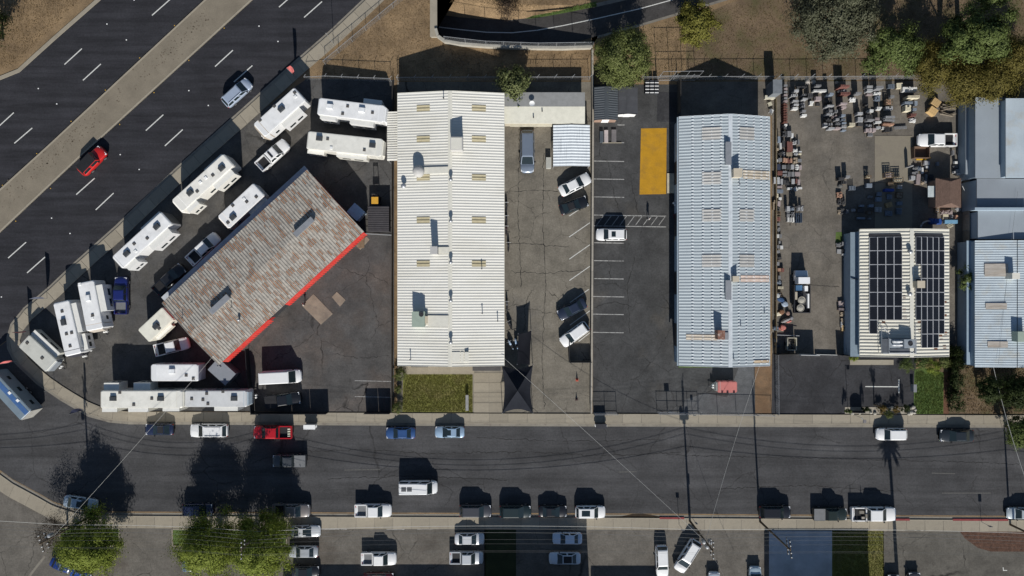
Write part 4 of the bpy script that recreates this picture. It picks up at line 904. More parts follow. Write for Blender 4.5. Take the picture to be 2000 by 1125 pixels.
def car(name, label, kind, px, py, head, col, cat='car', group='cars parked along the street', Lpx=None, extras=(), z=0.9, bed=None, trim=None, metal=0.0, rough=0.3):
    R = car_meshes(kind); L, Wd, zh, zbelt, zr, xw, xrs, xre, xrb, rw = KINDS[kind]; hl, w = L/2, Wd/2; F = lambda d: hl-d
    o = thing(name, label, cat, (*W(px, py, z), 0.012), radians(head), group)
    s = Lpx / PXM * (CAMH-z)/CAMH / L if Lpx else 1.0
    o.scale = (s, 1.0 + (s-1)*0.4, 1.0)
    pm_ = paint('%03d%03d%03d_%d' % (*[int(c*255) for c in col], metal > 0), col, rough, metal)
    place('body', R['body'], o, mat=pm_)
    place('windscreen', R['windscreen'], o)
    if kind != 'cargo_van': place('rear_window', R['rear_window'], o)
    place('side_window', R['sw0'], o); place('side_window', R['sw1'], o)
    for p in R['wpos']: place('wheel', R['wheel'], o, p)
    for sy in (-1, 1):
        place('headlight', R['headlight'], o, (hl-0.27, sy*w*0.68, zh-0.20)); place('tail_light', R['tail_light'], o, (-hl+0.10, sy*w*0.68, zbelt-0.24))
        place('mirror', R['mirror'], o, (F(xw)-0.28, sy*(w+0.06), zbelt+0.02))
    place('bumper', R['bumper'], o, (hl-0.12, 0, 0.45)); place('bumper', R['bumper'], o, (-hl+0.12, 0, 0.45))
    if 'bed' in R: 
        b = place('bed', R['bed'], o)
        if bed: b.material_slots[0].link = 'OBJECT'; b.material_slots[0].material = bed
    xc = (F(xrs)+F(xre))/2
    for e in extras:
        m = MB()
        if e == 'sunroof': m.box(xc+0.1, -0.42, zr, xc+0.75, 0.42, zr+0.012); m.build('sunroof', M_GLASS, o)
        elif e == 'panorama': m.box(xc-0.75, -0.45, zr, xc+0.55, 0.45, zr+0.012); m.build('sunroof', M_GLASS, o)
        elif e == 'two_hatches':
            for q in (0.15, 1.0): m = MB(); m.box(xc-q-0.72, -0.34, zr, xc-q, 0.34, zr+0.015); m.build('roof_hatch', mat('tinted_hatch', (0.10, 0.105, 0.11), 0.4), o)
        elif e == 'rails':
            for sy in (-1, 1): m = MB(); m.tube((F(xrs)-0.25, sy*rw*w*0.84, zr+0.06), (F(xre)+0.2, sy*rw*w*0.84, zr+0.06), 0.03, 6); m.build('roof_rail', M_DARKMETAL, o)
        elif e == 'ribs':
            for q in range(6): m = MB(); x = F(xrs)-0.25-q*(xre-xrs-0.4)/5; m.box(x-0.04, -rw*w*0.8, zr, x+0.04, rw*w*0.8, zr+0.05); m.build('roof_rib', M_WHITE if col[0] > 0.3 else M_BLACK, o)
        elif e == 'soft_top':
            m.add([(F(xre), -w*0.8, zr+0.01), (F(xrs)-0.02, -w*0.8, zr+0.01), (F(xrs)-0.02, w*0.8, zr+0.01), (F(xre), w*0.8, zr+0.01), (F(xrb)-0.05, -w*0.88, zbelt), (F(xrb)-0.05, w*0.88, zbelt)], [(0, 1, 2, 3), (4, 0, 3, 5)]); m.build('soft_top', M_BLACK, o)
        elif e == 'cover': m.box(-hl+0.05, -w*0.93, 1.20, F(xrb)-0.02, w*0.93, 1.26); m.build('bed_cover', GREYBED, o)
        elif e == 'cover_black': m.box(-hl+0.05, -w*0.93, 1.20, F(xrb)-0.02, w*0.93, 1.26); m.build('bed_cover', M_BLACK, o)
        elif e == 'rack':
            for q in (F(xrb)-0.25, -hl+0.35):
                m = MB(); m.tube((q, -w*0.9, 1.2), (q, -w*0.9, 1.95), 0.03); m.tube((q, w*0.9, 1.2), (q, w*0.9, 1.95), 0.03); m.tube((q, -w*0.9, 1.95), (q, w*0.9, 1.95), 0.03); m.build('ladder_rack', M_DARKMETAL, o)
        elif e == 'toolbox': m.box(F(xrb)-0.75, -w*0.85, 1.0, F(xrb)-0.12, w*0.85, 1.3); m.build('toolbox', M_DARKMETAL, o)
        elif e == 'lightbar': m.box(xc-0.35, -0.55, zr, xc-0.1, 0.55, zr+0.1); m.build('light_bar', M_BLACK, o)
        elif e == 'open_top': m.box(F(xre)+0.05, -rw*w*0.8, zr-0.02, F(xrs)-0.1, rw*w*0.8, zr+0.012); m.build('roof_panel', M_BLACK, o)
        elif e == 'stripe': m.box(-hl+0.2, -w*0.86, zr*0, 0, 0, 0)
        elif e == 'logs':
            for q in range(4): m = MB(); m.tube((-hl+0.25, -0.55+q*0.36, 0.98), (-hl+0.65, -0.5+q*0.36, 0.98), 0.15, 8); m.build('bucket', mat('pale_bucket', (0.5, 0.5, 0.4)), o)
        elif e == 'gear':
            for q, (gx, gy, gw, gh, gz) in enumerate(((-1.9, 0.3, 0.6, 0.4, 0.35), (-1.2, -0.2, 0.5, 0.6, 0.5), (-1.6, -0.5, 0.4, 0.3, 0.3), (-0.9, 0.5, 0.45, 0.3, 0.4))):
                m = MB(); m.box(gx, gy-gh/2, 0.84, gx+gw, gy+gh/2, 0.84+gz); m.build('tool_crate', mat('tool_crate', (0.28, 0.26, 0.22), rnd=0.4), o)
    return o
WH = (0.74, 0.74, 0.73); SIL = (0.46, 0.48, 0.50); LBLU = (0.30, 0.42, 0.55); BLK = (0.012, 0.013, 0.016); DGR = (0.05, 0.052, 0.06); NAVY = (0.015, 0.022, 0.055); BLUE = (0.03, 0.075, 0.20); RED = (0.50, 0.018, 0.016)
SG, LG = 'vehicles parked along the street', 'vehicles parked in the lots'
HG = 'vehicles driving on the highway'
car('estate_car', 'silver blue estate car driving on the highway beside the pavement', 'wagon', 463, 181, 42, (0.42, 0.49, 0.60), 'car', HG, 66, ['rails'], metal=0.3)
car('off_road_vehicle', 'bright red off-road vehicle with black soft top on the highway by the median', 'jeep', 180, 314, 46, RED, 'car', HG, 64, ['soft_top'])
car('pickup_truck', 'white pickup with open black bed parked behind the trailers, north of the rusty workshop', 'pickup', 533, 303, 42, WH, 'pickup', LG, 74, ['lightbar'])
car('pickup_truck', 'white pickup standing in the shade along the pale eave of the rusty workshop', 'pickup', 398, 486, 43, WH, 'pickup', LG, 76)
car('pickup_truck', 'black pickup with chrome grille in deep shade at the west corner of the rusty workshop', 'pickup', 331, 546, 43, BLK, 'pickup', LG, 74)
car('pickup_truck', 'deep blue pickup with tonneau half open near the highway trailers', 'pickup', 237, 577, 90, (0.012, 0.020, 0.12), 'pickup', LG, 74, bed=GREYBED)
car('pickup_truck', 'white pickup with black bed beside the short white box trailer', 'pickup', 336, 677, 14, WH, 'pickup', LG, 68)
car('cargo_van', 'long white cargo van parked inside the black corner fence', 'cargo_van', 549, 736, 3, WH, 'van', LG, 80)
car('pickup_truck', 'black pickup with chrome bed rails in the fence shadow below the white cargo van', 'pickup', 553, 781, 8, BLK, 'pickup', LG, 70, ['cover_black'])
car('parked_car', 'dark navy convertible at the kerb beside the long cream trailer', 'coupe', 310, 839, 180, NAVY, 'car', SG, 56, ['open_top'])
car('parked_suv', 'white SUV with roof rails at the kerb, left of the red pickup', 'suv', 408, 841, 180, WH, 'SUV', SG, 74, ['rails'])
car('pickup_truck', 'bright red pickup with buckets in its black bed at the kerb', 'pickup', 533, 844, 180, (0.40, 0.010, 0.016), 'pickup', SG, 76, ['logs'])
car('pickup_truck', 'dark grey pickup with pale bed cover driving on the street', 'pickup', 565, 900, 180, (0.05, 0.055, 0.06), 'pickup', SG, 66, ['cover'])
car('parked_car', 'mid blue saloon at the kerb beside the round bushes', 'sedan', 782, 846, 180, BLUE, 'car', SG, 58)
car('parked_car', 'light blue saloon with sunroof at the kerb in front of the lawn', 'sedan', 878, 844, 180, LBLU, 'car', SG, 58, ['sunroof'], metal=0.2)
car('passenger_van', 'white passenger van with two roof hatches driving down the street', 'van', 816, 953, 0, WH, 'van', SG, 76, ['two_hatches'], z=1.3)
car('parked_suv', 'white SUV at the kerb by the flower bed, with palm shadow below it', 'suv', 1741, 848, 180, WH, 'SUV', SG, 60)
car('parked_car', 'black saloon at the kerb beside the hedge', 'sedan', 1869, 851, 180, (0.02, 0.025, 0.03), 'car', SG, 66)
car('parked_car', 'pale silver blue saloon at the curved kerb by the western tree', 'sedan', 157, 983, -9, (0.42, 0.50, 0.56), 'car', SG, 66, ['sunroof'], metal=0.3)
car('parked_car', 'navy minivan at the south kerb under the tree shadows', 'wagon', 386, 996, 0, NAVY, 'car', SG, 60)
car('pickup_truck', 'bronze grey pickup with empty black bed at the south kerb', 'pickup', 569, 997, 0, (0.22, 0.20, 0.19), 'pickup', SG, 74, metal=0.3)
car('pickup_truck', 'white pickup with grey open bed at the south kerb', 'pickup', 729, 997, 0, WH, 'pickup', SG, 72, bed=GREYBED)
car('parked_suv', 'charcoal SUV at the south kerb, first of the row of four', 'suv', 929, 998, 0, DGR, 'SUV', SG, 63)
car('parked_suv', 'dark green SUV at the south kerb behind the charcoal one', 'suv', 1007, 999, 0, (0.015, 0.026, 0.028), 'SUV', SG, 62)
car('parked_car', 'black saloon with glinting glass at the south kerb behind the white SUV', 'sedan', 1080, 999, 0, BLK, 'car', SG, 56, ['sunroof'])
car('parked_suv', 'white SUV with black panorama roof at the south kerb', 'suv', 1153, 1000, 0, WH, 'SUV', SG, 59, ['panorama'])
car('parked_suv', 'black SUV at the south kerb in front of the concrete driveway', 'suv', 1514, 1000, 0, BLK, 'SUV', SG, 62)
car('pickup_truck', 'dark green pickup with covered bed at the south kerb', 'pickup', 1621, 1004, 0, (0.016, 0.024, 0.020), 'pickup', SG, 66, ['cover'])
car('pickup_truck', 'white utility pickup with tools in its bed at the south kerb', 'pickup', 1706, 1004, 0, WH, 'pickup', SG, 88, ['gear', 'rack'])
car('parked_car', 'pale silver car at the far east end of the south kerb', 'sedan', 1996, 1003, 180, (0.45, 0.50, 0.52), 'car', SG, 58, metal=0.2)
car('parked_car', 'silver coupe with sunroof in the south lot, nearest the pavement', 'coupe', 597, 1038, 0, (0.55, 0.57, 0.58), 'car', LG, 58, ['sunroof'], metal=0.2)
car('parked_car', 'silver grey saloon in the south lot below the silver coupe', 'sedan', 592, 1078, 180, (0.40, 0.42, 0.44), 'car', LG, 58, metal=0.2)
car('parked_car', 'black car in the south lot below the two silver ones', 'sedan', 597, 1117, 0, BLK, 'car', LG, 54)
car('pickup_truck', 'white pickup with ribbed roof rack alone in the south lot', 'pickup', 740, 1091, 0, WH, 'pickup', LG, 69, ['ribs'], bed=GREYBED)
car('parked_car', 'dark red car cut by the bottom edge below the ribbed white pickup', 'sedan', 740, 1131, 0, (0.05, 0.008, 0.01), 'car', LG, 60)
car('parked_car', 'silver saloon in the south lot beside the shaded lawn', 'sedan', 917, 1053, 0, (0.58, 0.59, 0.60), 'car', LG, 58, metal=0.15)
car('pickup_truck', 'silver pickup with black bed below the silver saloon', 'pickup', 911, 1089, 0, (0.52, 0.54, 0.56), 'pickup', LG, 66, metal=0.15)
car('parked_car', 'pale blue saloon in the building shade, upper of the two there', 'sedan', 1108, 1052, 180, (0.5, 0.58, 0.68), 'car', LG, 58)
car('parked_car', 'white car with black roof in the building shade, lower of the two there', 'sedan', 1103, 1091, 180, (0.55, 0.6, 0.66), 'car', LG, 62, ['open_top'])
car('parked_suv', 'white SUV parked straight in the middle lot', 'suv', 1293, 1096, -88, WH, 'SUV', LG, 62)
car('parked_suv', 'white SUV parked at a slant beneath the leaning utility pole', 'wagon', 1343, 1086, -122, WH, 'SUV', LG, 70, ['rails'])
car('parked_car', 'pale blue car at the bottom edge east of the slanted white SUV', 'suv', 1475, 1135, 90, (0.40, 0.50, 0.56), 'car', LG, 58)
car('parked_car', 'pale grey car entering at the bottom beside the slanted SUV', 'suv', 1395, 1146, 90, (0.5, 0.55, 0.6), 'car', LG, 58)
car('parked_car', 'black hatchback at the bottom edge below the palm shadow', 'suv', 1745, 1150, 90, BLK, 'car', LG, 58)
car('parked_suv', 'dark SUV at the bottom edge of the grey southeast lot', 'suv', 1786, 1146, 90, DGR, 'SUV', LG, 58)
car('parked_car', 'deep blue car under the western tree in the south lot', 'sedan', 118, 1104, -25, (0.01, 0.03, 0.16), 'car', LG, 42)
car('parked_car', 'bright blue car at the bottom edge beside the deep blue one', 'sedan', 157, 1124, -25, (0.01, 0.05, 0.26), 'car', LG, 40)
car('parked_car', 'grey blue car half hidden behind the middle trees', 'sedan', 366, 1095, 90, (0.09, 0.13, 0.2), 'car', LG, 44)
car('parked_suv', 'white SUV with sunroof by the crosshatched bay', 'suv', 1194, 458, 180, WH, 'SUV', LG, 60, ['sunroof'])
car('parked_suv', 'grey blue SUV with glaring windscreen south of the office', 'wagon', 1030, 296, -90, (0.20, 0.24, 0.30), 'SUV', LG, 84, metal=0.3)
car('parked_car', 'white saloon parked at a slant just below the white canopy', 'sedan', 1123, 360, 27, WH, 'car', LG, 66)
car('parked_car', 'black convertible slanted below the white saloon', 'coupe', 1121, 401, 20, BLK, 'car', LG, 58, ['open_top'])
car('parked_car', 'dark blue saloon slanted in the shop lot above the white SUV', 'sedan', 1117, 604, 208, (0.02, 0.028, 0.05), 'car', LG, 60)
car('parked_suv', 'white SUV slanted in the shop lot by the bin enclosure', 'suv', 1122, 653, 216, WH, 'SUV', LG, 62)
car('pickup_truck', 'white pickup with black bed beside the brown skip in the stone yard', 'pickup', 1832, 273, 180, WH, 'pickup', LG, 76, z=1.2)

# stake truck in the stone yard
k = thing('stake_truck', 'flatbed truck with white cab and sand buckets on its railed bed in the stone yard', 'truck', (*W(1565, 570, 1.2), 0.012), radians(90), LG)
mb = MB(); mb.loft([section(1.7, 1.0, 0.4, 1.35), section(2.5, 1.05, 0.4, 1.4), section(3.3, 0.95, 0.45, 1.3)]); mb.build('body', paint('white', WH), k)
mb = MB(); mb.prism([(1.2, -1.0), (2.3, -1.0), (2.3, 1.0), (1.2, 1.0)], 1.2, 2.35, inset=0.12); mb.build('cab', paint('white', WH), k)
mb = MB(); mb.add(quadpanel((2.31, -1.0, 1.4), (2.31, 1.0, 1.4), (2.2, 0.9, 2.2), (2.2, -0.9, 2.2), 0.06, 0.03), [(0, 1, 2, 3)]); mb.build('windscreen', M_GLASS, k)
mb = MB(); mb.box(-3.2, -1.2, 0.85, 1.05, 1.2, 1.0); mb.build('flatbed', M_DARKMETAL, k)
for sy in (-1, 1):
    mb = MB(); mb.box(-3.2, sy*1.2-0.05, 1.0, 1.05, sy*1.2+0.05, 1.65); mb.build('side_rail', M_DARKMETAL, k)
    for sx in (-2.2, 2.5): place('wheel', PROTO['pickup']['wheel'], k, (sx, sy*0.95, 0.36))
mb = MB(); mb.box(-3.25, -1.2, 1.0, -3.15, 1.2, 1.65); mb.build('tailboard', M_DARKMETAL, k)
for q, (x, y, l, w_, h, m) in enumerate(((0.6, 0.55, 0.8, 1.0, 0.7, mat('blue_drum', (0.05, 0.12, 0.22))), (0.5, -0.5, 0.8, 0.5, 0.9, M_WHITE), (-1.4, -0.95, 2.2, 0.25, 0.6, M_WHITE), (-0.6, 0.9, 1.2, 0.35, 0.5, mat('beige_box', (0.4, 0.36, 0.28))))):
    mb = MB(); mb.box(x-l/2, y-w_/2, 1.0, x+l/2, y+w_/2, 1.0+h); b = mb.build('cargo_crate', m, None, loc=(0, 0, 0))
    b.location = k.location; b.rotation_euler = k.rotation_euler
    tag(b, ('blue drum crate behind the white cab of the stake truck', 'tall white crate behind the cab of the stake truck', 'long white board box along the rail of the stake truck bed', 'beige box near the sand buckets on the stake truck bed')[q], 'crate')
for q, (x, y) in enumerate(((-1.3, 0.1), (-2.5, 0.3))):
    mb = MB(); mb.lathe([(0.5, 0), (0.58, 0.7), (0.52, 0.7), (0.5, 0.62), (0.3, 0.72), (0, 0.78)], (0, 0, 0), 16)
    wx, wy = k.location.x - y, k.location.y + x
    tag(mb.build('sand_tub', mat('sand_tub', (0.36, 0.34, 0.29)), loc=(wx, wy, 1.01)), ('round tub heaped with sand in the middle of the stake truck bed', 'round tub heaped with sand at the tail of the stake truck bed')[q], 'tub')

# travel trailers
RVG = 'travel trailers in the sales yard'
CREAM = (0.70, 0.685, 0.62)
def trailer(label, px, py, head, Lpx, Wpx, H=3.2, z=None, col=(0.72, 0.72, 0.71), front=None, rear=None, slides=(), acs=(), vents=(), awn=0, capl=0.9, stripe=None, name='travel_trailer', cat='trailer', nose=0.35, dark_rear=False):
    z = H if z is None else z; s = (CAMH-z)/CAMH/PXM; L, Wd = Lpx*s, Wpx*s; hl, w = L/2, Wd/2
    o = thing(name, label, cat, (*W(px, py, z), 0.012), radians(head), RVG)
    pb = paint('rv%03d%03d%03d' % tuple(int(c*255) for c in col), col, 0.45)
    mb = MB(); c = 0.18
    plan = [(-hl, -w+c), (-hl+c, -w), (hl-c, -w), (hl, -w+c), (hl, w-c), (hl-c, w), (-hl+c, w), (-hl, w-c)]
    mb.prism(plan, 0.55, H-0.10); mb.prism(plan, H-0.10, H, inset=0.03); body = mb.build('body', pb, o)
    mb = MB(); mb.box(-hl+0.22, -w+0.12, H, hl-(capl if front else 0.22), w-0.12, H+0.02); mb.build('roof', mat('rv_roof_%d' % int(col[2]*100), tuple(min(0.8, q*1.02) for q in col), 0.6, 0.08, 0.8, 0.05, dirt=tuple(q*0.72 for q in col), dscale=0.5, dlo=0.5, dhi=0.8), o)
    if front:                                                   # sloping moulded nose cap
        mb = MB(); mb.add([(hl-capl, -w+0.04, H+0.025), (hl-capl, w-0.04, H+0.025), (hl+nose*0.4, w-0.25, H-0.30), (hl+nose*0.4, -w+0.25, H-0.30), (hl+nose, w-0.35, H-1.3), (hl+nose, -w+0.35, H-1.3), (hl+0.02, w-0.1, 1.0), (hl+0.02, -w+0.1, 1.0), (hl-capl, -w-0.02, H-0.5), (hl-capl, w+0.02, H-0.5), (hl-capl, -w-0.02, 1.0), (hl-capl, w+0.02, 1.0)],
               [(0, 3, 2, 1), (3, 5, 4, 2), (5, 7, 6, 4), (0, 8, 3), (8, 5, 3), (8, 10, 7, 5), (1, 2, 9), (9, 2, 4), (9, 4, 6, 11)])
        mb.build('front_cap', mat('cap_%d%d%d' % tuple(int(q*100) for q in front), front, 0.4, 0.05), o, smooth=False)
    if rear:
        mb = MB(); mb.box(-hl-0.04, -w+0.1, 0.6, -hl-0.005, w-0.1, H-0.05); mb.build('rear_wall', mat('rv_rear_%d' % int(rear[0]*100), rear, 0.5), o)
    for x0, x1, side, d, h in slides:                           # fractions of the length, side +1 = left of travel
        xa, xb = -hl + L*x0, -hl + L*x1; ya, yb = (w, w+d) if side > 0 else (-w-d, -w); zs = H-h
        mb = MB(); mb.box(xa, ya, 0.8, xb, yb, zs); sl_ = mb.build('slide_out', pb, o)
        yo = yb if side > 0 else ya
        for t in ((0.15, 0.42), (0.55, 0.85)):
            g = MB(); g.box(xa+(xb-xa)*t[0], yo-0.015, 1.55, xa+(xb-xa)*t[1], yo+0.015, min(2.2, zs-0.25)); g.build('window', M_GLASS, sl_)
        g = MB(); g.box(xa-0.03, ya, zs, xb+0.03, yb, zs+0.03); g.build('slide_topper', mat('slide_topper', (0.70, 0.69, 0.64), 0.6, 0.05), sl_)
    for side in (-1, 1):
        for t0, t1 in ((0.12, 0.22), (0.45, 0.55), (0.74, 0.82)):
            if any(q[2] == side and q[0]-0.02 < t1 and q[1]+0.02 > t0 for q in slides): continue
            g = MB(); y = side*w; g.box(-hl+L*t0, min(y, y+side*0.012), 1.5, -hl+L*t1, max(y, y+side*0.012), 2.15); g.build('window', M_GLASS, o)
    for i, a in enumerate(acs):
        t, off, c3 = a if len(a) == 3 else (*a, 0)
        m = mat('dark_ac_shroud', (0.05, 0.055, 0.06), 0.5) if c3 else mat('white_ac_shroud', (0.72, 0.73, 0.73), 0.45)
        g = MB(); x, y = -hl+L*t, off*w; g.prism([(x-0.5, y-0.36), (x+0.5, y-0.36), (x+0.5, y+0.36), (x-0.5, y+0.36)], H+0.015, H+0.36, inset=0.16); g.build('air_conditioner', m, o)
    for a in vents:
        t, off, c3 = a if len(a) == 3 else (*a, 1)
        g = MB(); x, y = -hl+L*t, off*w; g.prism([(x-0.22, y-0.22), (x+0.22, y-0.22), (x+0.22, y+0.22), (x-0.22, y+0.22)], H+0.015, H+0.12, inset=0.1); g.build('roof_vent', mat('smoked_vent', (0.09, 0.085, 0.08), 0.4) if c3 else M_WHITE, o)
    if awn:
        g = MB(); y = awn*(w+0.10); g.tube((-hl+0.6, y, H-0.28), (hl-1.2, y, H-0.28), 0.09, 8); g.build('awning_roll', mat('awning_roll', (0.30, 0.31, 0.34)), o)
    if stripe:
        g = MB(); g.box(-hl+0.1, -w*0.62, H+0.022, hl-0.1, w*0.05, H+0.04); g.build('roof_stripe', mat('blue_stripe', (0.05, 0.12, 0.28)), o)
    for sx in (-0.55, 0.35):
        for side in (-1, 1): place('wheel', PROTO['sedan']['wheel'], o, (-L*0.06+sx, side*(w-0.05), 0.33))
    g = MB(); g.tube((hl-0.3, -0.5, 0.55), (hl+1.05, 0, 0.5), 0.05); g.tube((hl-0.3, 0.5, 0.55), (hl+1.05, 0, 0.5), 0.05); g.tube((hl+0.9, 0, 0.0), (hl+0.9, 0, 0.6), 0.04); g.build('hitch', M_DARKMETAL, o)
    for sy in (-0.18, 0.18):
        g = MB(); g.lathe([(0.13, 0), (0.15, 0.05), (0.15, 0.4), (0.08, 0.5), (0, 0.5)], (hl+nose+0.12 if front else hl+0.3, sy, 0.55), 10); g.build('gas_bottle', M_WHITE, o)
    return o
trailer('white travel trailer with tan nose nearest the fence corner', 546, 219, 222, 108, 34, 3.7, front=(0.42, 0.36, 0.29), slides=[(0.18, 0.62, 1, 0.85, 0.25)], acs=[(0.44, -0.1, 1)], vents=[(0.06, -0.5), (0.10, -0.1, 0), (0.86, -0.8), (0.5, -0.9)])
trailer('white travel trailer with two white roof units, northern of the pair facing the workshop', 686, 215, -7, 131, 33, 3.8, front=(0.74, 0.75, 0.76), slides=[(0.05, 0.28, -1, 0.55, 0.15), (0.50, 0.85, -1, 0.75, 0.15), (0.65, 0.92, 1, 0.9, 0.8)], acs=[(0.18, 0.1), (0.66, 0.15)], vents=[(0.38, -0.55), (0.44, 0.4), (0.82, 0.0)])
trailer('cream travel trailer with dark roof units, southern of the pair facing the workshop', 673, 281, -6, 147, 35, 3.6, col=CREAM, front=(0.70, 0.68, 0.60), rear=(0.05, 0.05, 0.055), slides=[(0.0, 0.22, -1, 0.5, 0.9), (0.40, 0.80, -1, 0.6, 0.5)], acs=[(0.16, 0.3, 1), (0.87, 0.15, 1)], vents=[(0.27, 0.35), (0.33, -0.6, 0), (0.77, -0.45)])
trailer('long white trailer with rounded white nose, third along the highway pavement', 396, 357, 222, 137, 31, 3.9, col=(0.74, 0.72, 0.66), front=(0.78, 0.76, 0.72), capl=1.2, slides=[(0.08, 0.42, 1, 0.9, 0.25), (0.74, 0.93, 1, 0.75, 0.2), (0.05, 0.38, -1, 0.6, 1.1)], acs=[(0.16, 0.25, 1), (0.73, -0.1, 1)], vents=[(0.32, 0.15), (0.52, -0.25, 0), (0.42, -0.2, 0), (0.64, 0.35)])
trailer('white trailer half shaded by the rusty workshop, squeezed along its north wall', 471, 402, 223, 96, 33, 3.1, front=(0.74, 0.68, 0.62), slides=[(0.05, 0.5, 1, 0.7, 0.9)], acs=[(0.78, 0.35, 1)], vents=[(0.36, 0.1), (0.36, -0.35, 0), (0.15, 0.45), (0.93, 0.4), (0.62, -0.7)])
trailer('long white trailer beside the highway pavement, parked behind the rounded-nose one', 277, 469, 222.5, 131, 31, 3.9, rear=(0.07, 0.075, 0.08), front=(0.25, 0.25, 0.26), capl=0.35, slides=[(0.10, 0.48, 1, 1.0, 0.2), (0.76, 0.95, 1, 0.8, 0.2), (0.05, 0.42, -1, 0.6, 0.9)], acs=[(0.20, 0.05, 1), (0.80, 0.0, 1)], vents=[(0.42, 0.3), (0.62, -0.3), (0.68, 0.5, 0)])
trailer('white trailer with cream slide-out and tan nose, right of the white and blue one', 176, 597, -79, 96, 33, 3.6, front=(0.46, 0.41, 0.35), slides=[(0.12, 0.66, 1, 1.0, 0.25)], acs=[(0.34, 0.0)], vents=[(0.70, 0.1), (0.03, -0.7, 0), (0.76, -0.0, 0)])
trailer('white trailer with black curved nose and blue shaded side at the yard corner', 131, 641, -77, 107, 32, 3.6, front=(0.04, 0.04, 0.05), capl=0.8, slides=[(0.08, 0.62, 1, 0.8, 0.3), (0.66, 0.95, 1, 0.7, 0.9), (0.1, 0.5, -1, 0.5, 1.2)], acs=[(0.38, -0.2, 1)], vents=[(0.18, -0.1), (0.60, -0.2), (0.60, 0.45), (0.83, -0.1)])
trailer('small grey white trailer with blue-grey folding panel on the corner of the pavement', 73, 690, -43, 74, 32, 2.7, col=(0.50, 0.50, 0.45), front=(0.20, 0.22, 0.24), capl=0.3, vents=[(0.12, 0.1), (0.68, 0.0)], slides=[(0.0, 0.9, 1, 0.9, 0.5)])
trailer('blue striped freight trailer rounding the street corner at the left edge', 14, 772, 133, 108, 29, 3.4, col=(0.17, 0.22, 0.26), stripe=True, name='freight_trailer', acs=[], vents=[(0.3, -0.6, 0), (0.5, -0.5, 0)], rear=(0.35, 0.34, 0.31))
trailer('short white box trailer above the long cream trailer', 341, 728, 180, 92, 33, 3.3, front=(0.72, 0.73, 0.75), capl=0.8, acs=[(0.55, -0.2)], vents=[(0.10, 0.7), (0.25, 0.3)], rear=(0.42, 0.44, 0.5))
trailer('long cream trailer with three slide-outs along the north pavement', 276, 780, 0, 160, 34, 4.0, col=CREAM, front=(0.66, 0.64, 0.56), rear=(0.09, 0.06, 0.05), slides=[(0.02, 0.20, 1, 1.1, 0.6), (0.38, 0.58, 1, 1.1, 0.7), (0.02, 0.2, -1, 0.6, 0.1), (0.34, 0.58, -1, 0.6, 0.1), (0.76, 0.96, -1, 0.5, 0.1)], acs=[(0.16, 0.1, 1), (0.74, 0.1, 1)], vents=[(0.24, 0.8), (0.41, -0.6), (0.63, 0.1)])
trailer('greyish white trailer hitched end to end with the long cream one', 421, 779, 0, 122, 32, 3.5, col=(0.56, 0.565, 0.56), front=(0.40, 0.47, 0.52), capl=0.5, slides=[(0.48, 0.85, -1, 0.6, 0.1)], acs=[(0.80, 0.05, 1)], vents=[(0.12, 0.0), (0.36, 0.65), (0.30, -0.1), (0.38, -0.6), (0.62, 0.9)])
trailer('small cream camper with brown rear half by the west corner of the rusty workshop', 304, 634, 223, 66, 33, 3.0, col=(0.70, 0.68, 0.58), slides=[(0.25, 0.85, 1, 0.35, 1.2)], acs=[(0.52, 0.2, 1)], vents=[(0.5, 0.62)], nose=0.2)
mb = MB()
t = trailer('red and grey cargo trailer with rounded nose in front of the blue-grey warehouse', 1421, 756, 180, 38, 22, 1.9, col=(0.50, 0.17, 0.15), front=(0.40, 0.39, 0.36), capl=0.4, name='cargo_trailer')
